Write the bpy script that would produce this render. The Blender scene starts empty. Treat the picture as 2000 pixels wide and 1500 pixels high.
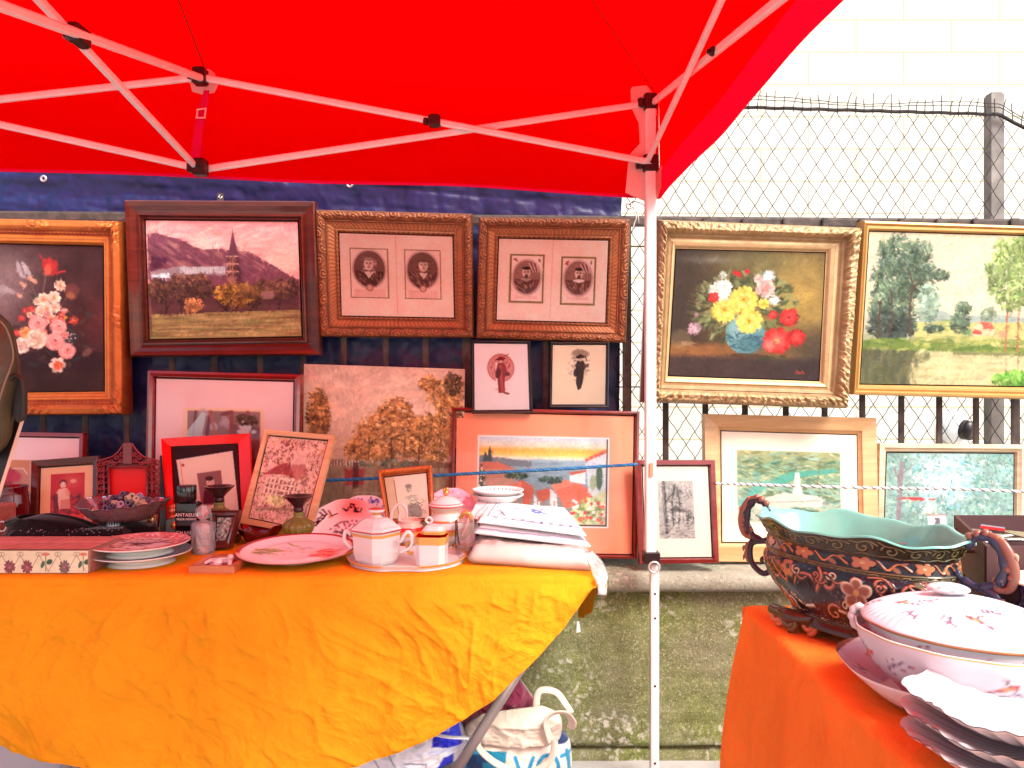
import bpy, math, random
import numpy as np
from mathutils import Vector
R = math.radians
random.seed(7); rng = np.random.default_rng(7)
SC = bpy.context.scene
# ---------------------------------------------------------------- camera, sky, sun, exposure
H = 1.2; F = 1500.0
cam_d = bpy.data.cameras.new('camera'); cam = bpy.data.objects.new('camera', cam_d)
SC.collection.objects.link(cam); SC.camera = cam
cam.location = (0, 0, H); cam.rotation_euler = (R(90), 0, 0)
cam_d.sensor_width = 36; cam_d.lens = 36 * F / 2000; cam_d.clip_end = 500; cam_d.clip_start = 0.02
world = bpy.data.worlds.new('World'); SC.world = world; world.use_nodes = True
SUN_EL, SUN_AZ = 47, 142     # azimuth measured from +Y clockwise: behind the camera, to the right
nt = world.node_tree
sky = nt.nodes.new('ShaderNodeTexSky'); sky.sky_type = 'NISHITA'; sky.sun_disc = False
sky.sun_elevation = R(SUN_EL); sky.sun_rotation = R(SUN_AZ); sky.air_density = 1.0; sky.dust_density = 4.0
nt.links.new(sky.outputs[0], nt.nodes['Background'].inputs[0]); nt.nodes['Background'].inputs[1].default_value = 0.15
sd = bpy.data.lights.new('sun', 'SUN'); sd.energy = 2.4; sd.angle = R(26); sd.color = (1, 0.96, 0.9)
sun = bpy.data.objects.new('sun', sd); SC.collection.objects.link(sun)
az = R(SUN_AZ); el = R(SUN_EL)
dirv = Vector((math.sin(az) * math.cos(el), math.cos(az) * math.cos(el), math.sin(el)))
sun.rotation_euler = dirv.to_track_quat('Z', 'Y').to_euler(); sun.location = (0, -3, 6)
SC.view_settings.view_transform = 'Standard'; SC.view_settings.look = 'None'
SC.view_settings.exposure = 1.12; SC.view_settings.gamma = 1
SC.cycles.max_bounces = 10; SC.cycles.transparent_max_bounces = 16; SC.cycles.caustics_refractive = False
SC.cycles.sample_clamp_indirect = 6
SC.cycles.use_denoising = True
# ---------------------------------------------------------------- helpers
def P(px, py, d):
    return np.array([(px - 1000) / F * d, d, H - (py - 750) / F * d])
def on_z(px, py, z):
    d = (H - z) * F / (py - 750.0)
    return P(px, py, d)
BASE = {}
def thing(name, label, cat, loc, group=None):
    o = bpy.data.objects.new(name, None); SC.collection.objects.link(o)
    o.location = tuple(float(v) for v in loc); o.empty_display_size = .05
    o['label'] = label; o['category'] = cat
    if group: o['group'] = group
    BASE[o.name] = np.array(loc, float)
    return o
def tag(o, label, cat, group=None, kind=None):
    if label: o['label'] = label
    if cat: o['category'] = cat
    if group: o['group'] = group
    if kind: o['kind'] = kind
    return o
def link_mesh(name, V, faces, mat, parent=None, smooth=True, colors=None, loops=None, origin=None):
    V = np.asarray(V, float)
    if parent is not None: b = BASE[parent.name]
    elif origin is not None: b = np.array(origin, float)
    else: b = np.zeros(3)
    V = V - b
    me = bpy.data.meshes.new(name)
    if isinstance(faces, np.ndarray):
        k = faces.shape[1]
        me.vertices.add(len(V)); me.vertices.foreach_set('co', V.astype(np.float32).ravel())
        me.loops.add(faces.size); me.loops.foreach_set('vertex_index', faces.astype(np.int32).ravel())
        me.polygons.add(len(faces))
        me.polygons.foreach_set('loop_start', np.arange(0, faces.size, k, dtype=np.int32))
        me.polygons.foreach_set('loop_total', np.full(len(faces), k, dtype=np.int32))
        me.update(calc_edges=True)
    else:
        me.from_pydata([tuple(v) for v in V], [], faces)
    me.polygons.foreach_set('use_smooth', np.full(len(me.polygons), smooth))
    if colors is not None:
        ca = me.color_attributes.new('Col', 'FLOAT_COLOR', 'POINT')
        c = np.ones((len(V), 4), np.float32); c[:, :3] = np.asarray(colors).reshape(-1, 3)
        ca.data.foreach_set('color', c.ravel())
    me.update()
    if mat: me.materials.append(mat)
    o = bpy.data.objects.new(name, me); SC.collection.objects.link(o)
    if parent is not None:
        o.parent = parent; BASE[o.name] = BASE[parent.name]
    else:
        o.location = tuple(b); BASE[o.name] = b
    return o
def grid_faces(nv, nu, closed=False, off=0):
    a = np.arange(nv * nu).reshape(nv, nu)
    b = np.roll(a, -1, axis=1) if closed else a[:, 1:]
    a2 = a if closed else a[:, :-1]
    f = np.stack([a2[:-1], b[:-1], b[1:], a2[1:]], -1).reshape(-1, 4)
    return f + off
def grid_obj(name, G, mat, parent=None, colors=None, closed=False, smooth=True, origin=None):
    nv, nu = G.shape[:2]
    return link_mesh(name, G.reshape(-1, 3), grid_faces(nv, nu, closed), mat, parent, smooth, colors, origin=origin)
class MB:
    def __init__(s): s.v = []; s.f = []; s.c = []
    def add(s, V, Fs, col=None):
        o = len(s.v); V = [tuple(float(q) for q in x) for x in V]
        s.v += V; s.f += [tuple(int(i) + o for i in f) for f in Fs]
        if col is not None:
            c = np.asarray(col, float)
            s.c += [tuple(c)] * len(V) if c.ndim == 1 else [tuple(x) for x in c.reshape(-1, 3)]
        return s
    def hexa(s, p, col=None):   # 8 points: bottom 4 then top 4
        return s.add(p, [(3, 2, 1, 0), (4, 5, 6, 7), (0, 1, 5, 4), (1, 2, 6, 5), (2, 3, 7, 6), (3, 0, 4, 7)], col)
    def box(s, a, b, col=None, bev=0):
        x0, y0, z0 = a; x1, y1, z1 = b
        if bev:
            # bevelled box: rings
            e = bev
            rings = []
            for z, i in ((z0, e), (z0 + e, 0), (z1 - e, 0), (z1, e)):
                r = []
                for (cx, cy, sx, sy) in ((x0, y0, 1, 1), (x1, y0, -1, 1), (x1, y1, -1, -1), (x0, y1, 1, -1)):
                    r += [(cx + sx * (i + (e if k else 0)) if False else cx + sx * (i + e * k), cy + sy * (i + e * (1 - k)), z) for k in ((0, 1) if sx * sy > 0 else (1, 0))]
                rings += r
            fs = [tuple(range(7, -1, -1)), tuple(range(24, 32))]
            for k in range(3):
                for j in range(8):
                    fs.append((k * 8 + j, k * 8 + (j + 1) % 8, (k + 1) * 8 + (j + 1) % 8, (k + 1) * 8 + j))
            return s.add(rings, fs, col)
        return s.hexa([(x0, y0, z0), (x1, y0, z0), (x1, y1, z0), (x0, y1, z0), (x0, y0, z1), (x1, y0, z1), (x1, y1, z1), (x0, y1, z1)], col)
    def bar(s, a, b, w, h, up=(0, 0, 1), col=None):
        a = Vector(a); b = Vector(b); d = (b - a).normalized(); up = Vector(up)
        sd_ = d.cross(up)
        if sd_.length < 1e-4: sd_ = d.cross(Vector((0, 1, 0)))
        sd_.normalize(); u = sd_.cross(d).normalized()
        c = .22
        sec = [(-.5, -.5 + c), (-.5 + c, -.5), (.5 - c, -.5), (.5, -.5 + c), (.5, .5 - c), (.5 - c, .5), (-.5 + c, .5), (-.5, .5 - c)]
        V = [tuple(p + sd_ * (x * w) + u * (y * h)) for p in (a, b) for x, y in sec]
        fs = [tuple(range(7, -1, -1)), tuple(range(8, 16))] + [(i, (i + 1) % 8, 8 + (i + 1) % 8, 8 + i) for i in range(8)]
        return s.add(V, fs, col)
    def tube(s, pts, r, n=8, cap=True, closed=False, flat=1.0, col=None):
        pts = [Vector([float(q) for q in p]) for p in pts]; m = len(pts)
        rs = r if hasattr(r, '__len__') else [r] * m
        V = []; prev = None
        for i, p in enumerate(pts):
            if closed: t = pts[(i + 1) % m] - pts[i - 1]
            else: t = pts[min(i + 1, m - 1)] - pts[max(i - 1, 0)]
            t = t.normalized() if t.length > 1e-9 else Vector((0, 0, 1))
            if prev is None:
                u = t.orthogonal().normalized()
                if abs(t.z) < .95: u = t.cross(Vector((0, 0, 1))).normalized()
            else:
                u = prev - t * prev.dot(t)
                u = u.normalized() if u.length > 1e-6 else t.orthogonal().normalized()
            prev = u; w = t.cross(u)
            for k in range(n):
                a = 2 * math.pi * k / n
                V.append(p + u * (math.cos(a) * rs[i]) + w * (math.sin(a) * rs[i] * flat))
        fs = []
        mm = m if closed else m - 1
        for i in range(mm):
            j = (i + 1) % m
            for k in range(n):
                fs.append((i * n + k, i * n + (k + 1) % n, j * n + (k + 1) % n, j * n + k))
        if cap and not closed:
            fs += [tuple(range(n - 1, -1, -1)), tuple((m - 1) * n + k for k in range(n))]
        return s.add(V, fs, col)
    def lathe(s, prof, c, n=24, sx=1, sy=1, col=None):
        V = []; 
        for r_, z in prof:
            for k in range(n):
                a = 2 * math.pi * k / n
                V.append((c[0] + math.cos(a) * r_ * sx, c[1] + math.sin(a) * r_ * sy, c[2] + z))
        fs = []
        for i in range(len(prof) - 1):
            for k in range(n):
                fs.append((i * n + k, i * n + (k + 1) % n, (i + 1) * n + (k + 1) % n, (i + 1) * n + k))
        fs.append(tuple(range(n - 1, -1, -1))); fs.append(tuple((len(prof) - 1) * n + k for k in range(n)))
        return s.add(V, fs, col)
    def sph(s, c, r, n=12, sz=1, col=None):
        prof = [(max(math.sin(math.pi * i / n), .02) * r, -math.cos(math.pi * i / n) * r * sz) for i in range(n + 1)]
        return s.lathe(prof, c, max(8, n + 2), col=col)
    def build(s, name, mat, parent=None, smooth=False, origin=None):
        return link_mesh(name, s.v, s.f, mat, parent, smooth, s.c if s.c else None, origin=origin)
def autosmooth(o, ang=40):
    me = o.data
    me.polygons.foreach_set('use_smooth', np.full(len(me.polygons), True))
    try: me.set_sharp_from_angle(angle=R(ang))
    except Exception: pass
    return o
# numpy value noise
TAB = rng.random((256, 256))
def vn(x, y):
    x = np.asarray(x, float); y = np.asarray(y, float)
    xi = np.floor(x).astype(int); yi = np.floor(y).astype(int); fx = x - xi; fy = y - yi
    fx = fx * fx * (3 - 2 * fx); fy = fy * fy * (3 - 2 * fy)
    g = lambda a, b: TAB[a & 255, b & 255]
    return (g(xi, yi) * (1 - fx) + g(xi + 1, yi) * fx) * (1 - fy) + (g(xi, yi + 1) * (1 - fx) + g(xi + 1, yi + 1) * fx) * fy
def fbm(x, y, o=4, g=.5):
    s = 0; a = 1; n = 0
    for i in range(o):
        s = s + a * vn(x * 2 ** i + 17.3 * i, y * 2 ** i + 9.1 * i); n += a; a *= g
    return s / n
def ridge(x, y, o=3):
    s = 0; a = 1; n = 0
    for i in range(o):
        s = s + a * (1 - np.abs(2 * vn(x * 2 ** i + 31.7 * i, y * 2 ** i + 5.3 * i) - 1)) ** 2; n += a; a *= .5
    return s / n
def lin(c):
    c = np.asarray(c, float) / 255.0
    return np.where(c <= .04045, c / 12.92, ((c + .055) / 1.055) ** 2.4)
# ---------------------------------------------------------------- materials
def mat(name, col, rough=.6, metal=0, bump=0, bscale=60, var=0, vscale=8, spec=.5, coat=0, attr=False, trans=0, ior=1.45, sss=0, sheen=0, bdist=.002, detail=6):
    m = bpy.data.materials.new(name); m.use_nodes = True; n = m.node_tree.nodes; l = m.node_tree.links
    b = n['Principled BSDF']
    b.inputs['Roughness'].default_value = rough; b.inputs['Metallic'].default_value = metal
    b.inputs['Specular IOR Level'].default_value = spec; b.inputs['Coat Weight'].default_value = coat
    b.inputs['Coat Roughness'].default_value = .08
    b.inputs['Transmission Weight'].default_value = trans; b.inputs['IOR'].default_value = ior
    if sss: b.inputs['Subsurface Weight'].default_value = sss; b.inputs['Subsurface Scale'].default_value = .01
    if sheen: b.inputs['Sheen Weight'].default_value = sheen
    tc = n.new('ShaderNodeTexCoord')
    if attr:
        src = n.new('ShaderNodeAttribute'); src.attribute_name = 'Col'; out = src.outputs['Color']
    else:
        src = n.new('ShaderNodeRGB'); src.outputs[0].default_value = (*[float(c) for c in col], 1); out = src.outputs[0]
    nz = n.new('ShaderNodeTexNoise'); nz.inputs['Scale'].default_value = vscale; nz.inputs['Detail'].default_value = 5
    l.new(tc.outputs['Object'], nz.inputs['Vector'])
    mr = n.new('ShaderNodeMapRange'); mr.inputs[3].default_value = 1 - max(var, .04); mr.inputs[4].default_value = 1 + max(var, .04)
    mr.inputs[1].default_value = .3; mr.inputs[2].default_value = .7
    l.new(nz.outputs[0], mr.inputs[0])
    mx = n.new('ShaderNodeVectorMath'); mx.operation = 'SCALE'
    l.new(out, mx.inputs[0]); l.new(mr.outputs[0], mx.inputs['Scale']); l.new(mx.outputs[0], b.inputs['Base Color'])
    if bump:
        nb = n.new('ShaderNodeTexNoise'); nb.inputs['Scale'].default_value = bscale; nb.inputs['Detail'].default_value = detail
        l.new(tc.outputs['Object'], nb.inputs['Vector'])
        bp = n.new('ShaderNodeBump'); bp.inputs['Strength'].default_value = bump; bp.inputs['Distance'].default_value = bdist
        l.new(nb.outputs[0], bp.inputs['Height']); l.new(bp.outputs[0], b.inputs['Normal'])
    return m
def wood(name, c1, c2, rough=.45, scale=6, coat=.2):
    m = mat(name, c1, rough, coat=coat); n = m.node_tree.nodes; l = m.node_tree.links; b = n['Principled BSDF']
    tc = n.new('ShaderNodeTexCoord'); mp = n.new('ShaderNodeMapping'); mp.inputs['Scale'].default_value = (1, 4, 8)
    nz = n.new('ShaderNodeTexNoise'); nz.inputs['Scale'].default_value = scale; nz.inputs['Detail'].default_value = 8; nz.inputs['Distortion'].default_value = 1.2
    cr = n.new('ShaderNodeValToRGB'); cr.color_ramp.elements[0].position = .35; cr.color_ramp.elements[1].position = .68
    cr.color_ramp.elements[0].color = (*c1, 1); cr.color_ramp.elements[1].color = (*c2, 1)
    l.new(tc.outputs['Object'], mp.inputs[0]); l.new(mp.outputs[0], nz.inputs['Vector']); l.new(nz.outputs[0], cr.inputs[0]); l.new(cr.outputs[0], b.inputs['Base Color'])
    bp = n.new('ShaderNodeBump'); bp.inputs['Strength'].default_value = .15; bp.inputs['Distance'].default_value = .001
    l.new(nz.outputs[0], bp.inputs['Height']); l.new(bp.outputs[0], b.inputs['Normal'])
    return m
def glassy(name, col, rough=.03, opacity=.15, ior=1.5):
    """thin clear glass: see-through with Fresnel reflection and a little tint"""
    m = bpy.data.materials.new(name); m.use_nodes = True; n = m.node_tree.nodes; l = m.node_tree.links
    n.remove(n['Principled BSDF']); out = n['Material Output']
    tr = n.new('ShaderNodeBsdfTransparent'); tr.inputs[0].default_value = (*col, 1)
    gl = n.new('ShaderNodeBsdfGlossy'); gl.inputs['Roughness'].default_value = rough
    df = n.new('ShaderNodeBsdfDiffuse'); df.inputs[0].default_value = (*col, 1)
    m1 = n.new('ShaderNodeMixShader'); m1.inputs[0].default_value = opacity
    fr = n.new('ShaderNodeFresnel'); fr.inputs[0].default_value = ior
    m2 = n.new('ShaderNodeMixShader')
    tc = n.new('ShaderNodeTexCoord'); nz = n.new('ShaderNodeTexNoise'); nz.inputs['Scale'].default_value = 9
    bp = n.new('ShaderNodeBump'); bp.inputs['Strength'].default_value = .05; bp.inputs['Distance'].default_value = .002
    l.new(tc.outputs['Object'], nz.inputs['Vector']); l.new(nz.outputs[0], bp.inputs['Height']); l.new(bp.outputs[0], gl.inputs['Normal'])
    l.new(tr.outputs[0], m1.inputs[1]); l.new(df.outputs[0], m1.inputs[2])
    l.new(fr.outputs[0], m2.inputs[0]); l.new(m1.outputs[0], m2.inputs[1]); l.new(gl.outputs[0], m2.inputs[2]); l.new(m2.outputs[0], out.inputs[0])
    return m
def gilt(name, hi, lo, rough=.38, metal=.55):
    """gilded relief: the Col attribute (height of the relief) blends worn gold on raised parts into a darker tone in the recesses"""
    m = bpy.data.materials.new(name); m.use_nodes = True; n = m.node_tree.nodes; l = m.node_tree.links; b = n['Principled BSDF']
    at = n.new('ShaderNodeAttribute'); at.attribute_name = 'Col'
    tc = n.new('ShaderNodeTexCoord'); nz = n.new('ShaderNodeTexNoise'); nz.inputs['Scale'].default_value = 30; nz.inputs['Detail'].default_value = 6
    l.new(tc.outputs['Object'], nz.inputs['Vector'])
    ad = n.new('ShaderNodeMath'); ad.operation = 'MULTIPLY_ADD'; ad.inputs[1].default_value = .5; ad.inputs[2].default_value = -.25
    l.new(nz.outputs[0], ad.inputs[0])
    a2 = n.new('ShaderNodeMath'); a2.use_clamp = True; l.new(ad.outputs[0], a2.inputs[0]); l.new(at.outputs['Fac'], a2.inputs[1])
    mx = n.new('ShaderNodeMix'); mx.data_type = 'RGBA'; mx.inputs['A'].default_value = (*lo, 1); mx.inputs['B'].default_value = (*hi, 1)
    l.new(a2.outputs[0], mx.inputs['Factor']); l.new(mx.outputs['Result'], b.inputs['Base Color'])
    b.inputs['Roughness'].default_value = rough; b.inputs['Metallic'].default_value = metal
    bp = n.new('ShaderNodeBump'); bp.inputs['Strength'].default_value = .3; bp.inputs['Distance'].default_value = .001
    l.new(nz.outputs[0], bp.inputs['Height']); l.new(bp.outputs[0], b.inputs['Normal'])
    return m
M = {}
M['paint'] = mat('painted_canvas', (1, 1, 1), .5, attr=True, bump=.3, bscale=420, bdist=.0006, spec=.2)
M['print'] = mat('printed_paper', (1, 1, 1), .75, attr=True, bump=.05, bscale=200, spec=.2)
M['glass'] = glassy('picture_glass', (1, 1, 1), .015, 0.0, 1.33)
M['china'] = mat('glazed_china', (1, 1, 1), .16, attr=True, coat=.12, spec=.4)
M['china_white'] = mat('white_china', (.70, .68, .66), .12, coat=.5, spec=.6)
M['cloth_attr'] = mat('printed_cloth', (1, 1, 1), .85, attr=True, bump=.3, bscale=500, bdist=.0008, sheen=.2)
M['gold_metal'] = mat('gold_trim', (.75, .42, .13), .25, metal=.8)
M['black_plastic'] = mat('black_plastic', (.015, .008, .01), .35, bump=.1, bscale=40)
M['dark'] = mat('dark_backing', (.05, .03, .025), .8)
# ---------------------------------------------------------------- painter: pictures are painted dab by dab, in photo pixels
class Cv:
    def __init__(s, x0, y0, x1, y1, res=.62, col=(128, 128, 128)):
        s.x0, s.y0, s.x1, s.y1, s.res = x0, y0, x1, y1, res
        s.w = max(4, int((x1 - x0) * res) + 1); s.h = max(4, int((y1 - y0) * res) + 1)
        s.sx = (s.w - 1) / (x1 - x0); s.sy = (s.h - 1) / (y1 - y0)
        s.a = np.ones((s.h, s.w, 3)) * np.array(col, float)
        s.X, s.Y = np.meshgrid(np.linspace(x0, x1, s.w), np.linspace(y0, y1, s.h))
    def win(s, xa, ya, xb, yb):
        i0 = max(0, int((ya - s.y0) * s.sy)); i1 = min(s.h, int((yb - s.y0) * s.sy) + 2)
        j0 = max(0, int((xa - s.x0) * s.sx)); j1 = min(s.w, int((xb - s.x0) * s.sx) + 2)
        if i0 >= i1 or j0 >= j1: return None
        return slice(i0, i1), slice(j0, j1)
    def blend(s, w, k, col):
        s.a[w] = s.a[w] * (1 - k[..., None]) + np.array(col, float) * k[..., None]
    def ell(s, cx, cy, rx, ry, col, al=1., soft=.25, rot=0):
        e = max(rx, ry) * 1.15 + 1
        w = s.win(cx - e, cy - e, cx + e, cy + e)
        if w is None: return s
        X = s.X[w] - cx; Y = s.Y[w] - cy
        if rot:
            c, q = math.cos(rot), math.sin(rot); X, Y = X * c + Y * q, -X * q + Y * c
        r = np.sqrt((X / rx) ** 2 + (Y / ry) ** 2)
        sf = max(soft, .7 / max(min(rx, ry), .3) * .6)
        s.blend(w, np.clip((1 + sf / 2 - r) / sf, 0, 1) * al, col); return s
    def poly(s, pts, col, al=1.):
        p = np.array(pts, float)
        w = s.win(p[:, 0].min() - 1, p[:, 1].min() - 1, p[:, 0].max() + 1, p[:, 1].max() + 1)
        if w is None: return s
        X = s.X[w]; Y = s.Y[w]; acc = np.zeros(X.shape)
        for dx, dy in ((-.25, -.25), (.25, -.25), (-.25, .25), (.25, .25)):
            ins = np.zeros(X.shape, bool); xx = X + dx / s.sx; yy = Y + dy / s.sy; j = len(p) - 1
            for i in range(len(p)):
                xi, yi = p[i]; xj, yj = p[j]
                if yi != yj:
                    ins ^= ((yi > yy) != (yj > yy)) & (xx < (xj - xi) * (yy - yi) / (yj - yi) + xi)
                j = i
            acc += ins
        s.blend(w, acc / 4 * al, col); return s
    def line(s, pts, wd, col, al=1.):
        for (xa, ya), (xb, yb) in zip(pts[:-1], pts[1:]):
            e = wd + 1.5
            w = s.win(min(xa, xb) - e, min(ya, yb) - e, max(xa, xb) + e, max(ya, yb) + e)
            if w is None: continue
            X = s.X[w] - xa; Y = s.Y[w] - ya; dx = xb - xa; dy = yb - ya; L = dx * dx + dy * dy + 1e-9
            t = np.clip((X * dx + Y * dy) / L, 0, 1); d = np.hypot(X - t * dx, Y - t * dy)
            s.blend(w, np.clip((wd / 2 + .8 - d) / 1.2, 0, 1) * al, col)
        return s
    def rect(s, xa, ya, xb, yb, col, al=1.): return s.poly([(xa, ya), (xb, ya), (xb, yb), (xa, yb)], col, al)
    def vgrad(s, stops, al=1., x=None):
        ys = [q[0] for q in stops]; cs = np.array([q[1] for q in stops], float)
        g = np.stack([np.interp(s.Y, ys, cs[:, k]) for k in range(3)], -1)
        s.a = s.a * (1 - al) + g * al; return s
    def mottle(s, amp=.12, sc=18, o=4, tint=(1, 1, 1), ax=1., seed=0):
        n = fbm(s.X / sc * ax + seed, s.Y / sc + seed * 1.7, o) - .5
        s.a = s.a * (1 + 2 * amp * n[..., None] * np.array(tint)); return s
    def wash(s, f, col):
        k = np.clip(f(s.X, s.Y), 0, 1)[..., None]; s.a = s.a * (1 - k) + np.array(col, float) * k; return s
    def dabs(s, n, fx, pal, ln, wd, ang=(0, 6.3), al=(.6, 1), rnd=None):
        r = rnd or random
        for _ in range(n):
            x, y = fx(); c = r.choice(pal); v = r.uniform(.88, 1.12)
            s.ell(x, y, r.uniform(*ln), r.uniform(*wd), [q * v for q in c], r.uniform(*al), .5, r.uniform(*ang))
        return s
    def foliage(s, cx, cy, rx, ry, pal, n=120, size=4, ang=(0, 6.3)):
        def f():
            t = random.uniform(0, 6.283); q = math.sqrt(random.random()) * random.uniform(.75, 1.08)
            return cx + math.cos(t) * rx * q, cy + math.sin(t) * ry * q
        sd0 = random.uniform(0, 90)
        for _ in range(int(n * 2.3)):
            x, y = f(); q = random.choice(pal); cl_ = float(fbm(np.array(x / 9 + sd0), np.array(y / 9), 2))
            v = (1.04 - .16 * (y - cy) / max(ry, 1) - .07 * (x - cx) / max(rx, 1)) * (.62 + .8 * cl_) * random.uniform(.86, 1.14)
            s.ell(x, y, random.uniform(size * .35, size * .95), random.uniform(size * .22, size * .5), [min(255, z * v) for z in q], random.uniform(.6, 1), .5, random.uniform(*ang))
        return s
    def painterly(s, n, ln=(3, 7), wd=(1, 2), ang=None, jit=.11, al=.6):
        """go over the whole picture with short strokes of the colour that is already there"""
        for _ in range(n):
            x = random.uniform(s.x0, s.x1); y = random.uniform(s.y0, s.y1)
            i = min(s.h - 1, int((y - s.y0) * s.sy)); j = min(s.w - 1, int((x - s.x0) * s.sx)); col = s.a[i, j] * (1 + random.uniform(-jit, jit)) + np.array([random.uniform(-5, 5), 0, random.uniform(-5, 5)])
            a = float(fbm(np.array(x / 40), np.array(y / 40), 2)) * 5 if ang is None else random.gauss(*ang)
            s.ell(x + random.uniform(-1.5, 1.5), y + random.uniform(-1.5, 1.5), random.uniform(*ln), random.uniform(*wd), np.clip(col, 0, 255), al, .5, a)
        return s.mottle(.05, 3.2, 2).mottle(.05, 22, 3, seed=random.uniform(0, 9))
    def tree(s, x, y0, y1, rx, ry, pal, trunk, tw=2, n=150, size=4):
        s.line([(x, y0), (x + random.uniform(-2, 2), (y0 + y1) / 2), (x + random.uniform(-3, 3), y1)], tw, trunk)
        for k in range(5):
            a = random.uniform(-1.1, 1.1); s.line([(x, y1 + ry * .7), (x + math.sin(a) * rx * .8, y1 - ry * .4)], tw * .5, trunk)
        for k in range(6):
            a = k * 1.05; s.foliage(x + math.cos(a) * rx * .5, y1 + math.sin(a) * ry * .5, rx * .6, ry * .55, pal, n // 6, size)
        return s
    def bloom(s, cx, cy, r, c1, c2, c3=None, rings=4, n=11, spiky=.5):
        c1 = np.array(c1, float); c2 = np.array(c2, float)
        for q in range(rings):
            rr = r * (1 - q / rings); k = q / max(1, rings - 1); nn = max(5, int(n * (1 - q / rings * .5)))
            for j in range(nn):
                a = 6.283 * j / nn + q * .4 + random.uniform(-.12, .12); d = rr * .62
                col = (c1 * (1 - k) + c2 * k) * random.uniform(.82, 1.14)
                s.ell(cx + math.cos(a) * d, cy + math.sin(a) * d * .92, rr * .42, rr * .42 * (1 - spiky * .6), col, .92, .35, a)
        if c3 is not None: s.ell(cx, cy, r * .18, r * .16, c3, .9, .5)
        return s
    def rose(s, cx, cy, r, c1, c2, dark):
        s.ell(cx, cy, r, r * .92, c1, 1, .2)
        for k in range(5):
            a = k * 1.26 + .4; s.ell(cx + math.cos(a) * r * .55, cy + math.sin(a) * r * .5, r * .5, r * .38, np.array(c1) * (.86 + .07 * k), .8, .4, a + 1.5)
        for k in range(4):
            a = k * 1.6; s.line([(cx + math.cos(a + t) * r * (.66 - .1 * k), cy + math.sin(a + t) * r * (.6 - .1 * k)) for t in np.linspace(0, 2.2, 7)], 1.2, c2, .8)
        s.ell(cx + r * .12, cy - r * .15, r * .2, r * .14, dark, .65, .7, .5)
        for k in range(9): a = k * .7; s.ell(cx + math.cos(a) * r * .78, cy + math.sin(a) * r * .72, r * .26, r * .12, np.array(c2) * random.uniform(.8, 1.05), .7, .4, a + 1.57)
        return s
    def script(s, x, y, h, seq, wd, col, sl=0., rot=0):
        """pen strokes: seq is a list of polylines in letter units (x right, y up, 1 = height)"""
        c, q = math.cos(rot), math.sin(rot)
        for pl in seq:
            pp = [(x + ((u + v * sl) * c + v * q) * h, y + ((u + v * sl) * q - v * c) * h) for u, v in pl]
            s.line(pp, wd, col)
        return s
    def out(s, tint=(1, 1, 1), gain=1., lo=.004, hi=.84):
        c = lin(np.clip(s.a, 0, 255)) / np.array(tint) * gain
        return np.clip(c, lo, hi)
    def at(s, u, v, **k):
        """sample at fractional coordinates (0..1)"""
        o = s.out(**k); j = np.clip(u * (s.w - 1), 0, s.w - 1.001); i = np.clip(v * (s.h - 1), 0, s.h - 1.001)
        j0 = j.astype(int); i0 = i.astype(int); fj = (j - j0)[..., None]; fi = (i - i0)[..., None]
        return (o[i0, j0] * (1 - fj) + o[i0, j0 + 1] * fj) * (1 - fi) + (o[i0 + 1, j0] * (1 - fj) + o[i0 + 1, j0 + 1] * fj) * fi
# ---------------------------------------------------------------- picture frames
def quad3(q, dt, db):
    """pixel corners TL TR BR BL -> points; top edge at depth dt, bottom at db"""
    return [P(*q[0], dt), P(*q[1], dt), P(*q[2], db), P(*q[3], db)]
def bil(Q, u, v):
    u = np.asarray(u)[..., None]; v = np.asarray(v)[..., None]
    return (Q[0] * (1 - u) + Q[1] * u) * (1 - v) + (Q[3] * (1 - u) + Q[2] * u) * v
def normal(Q):
    n = np.cross(Q[1] - Q[0], Q[3] - Q[0]); n /= np.linalg.norm(n)
    return n if n[1] < 0 else -n
def frame_mesh(name, parent, out_q, in_q, dt, db, prof, thick, m, step=.006, nt=10, orn=None, cav=None, smooth=True):
    O = quad3(out_q, dt, db); I = quad3(in_q, dt, db); n = normal(O)
    pt = [p[0] for p in prof]; ph = [p[1] for p in prof]
    V = []; C = []; Fs = []; off = 0
    for k in range(4):
        a, b = O[k], O[(k + 1) % 4]; c, d = I[k], I[(k + 1) % 4]
        L = np.linalg.norm(b - a); ns = max(2, int(L / step)) + 1
        W = np.linalg.norm(c - a) * .7
        s = np.linspace(0, 1, ns)
        ts = np.array(sorted(set(np.round(np.concatenate([np.linspace(0, 1, nt), pt]), 4))))
        S, T = np.meshgrid(s, ts)
        base = (a * (1 - S[..., None]) + b * S[..., None]) * (1 - T[..., None]) + (c * (1 - S[..., None]) + d * S[..., None]) * T[..., None]
        h = np.interp(T, pt, ph); cv = np.full(h.shape, .6)
        if orn is not None:
            dh, cv = orn(S * L, T, L, W, k); h = h + dh
        G = base + n * h[..., None]
        skirt = np.stack([G[0] - n * 0 , a * (1 - s[:, None]) + b * s[:, None] - n * thick])[::-1]
        rim = np.concatenate([skirt[:1], G])
        lastrow = (c * (1 - s[:, None]) + d * s[:, None]) - n * .006
        rim = np.concatenate([rim, lastrow[None]])
        cc = np.concatenate([np.zeros((1, ns)) + .1, cv, np.zeros((1, ns)) + .3])
        V.append(rim.reshape(-1, 3)); C.append(cc.reshape(-1)); Fs.append(grid_faces(rim.shape[0], ns, off=off)); off += rim.shape[0] * ns
    V = np.concatenate(V); C = np.concatenate(C)[:, None] * np.ones((1, 3)); Fs = np.concatenate(Fs)
    return link_mesh(name, V, Fs, m, parent, smooth, C)
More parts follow.
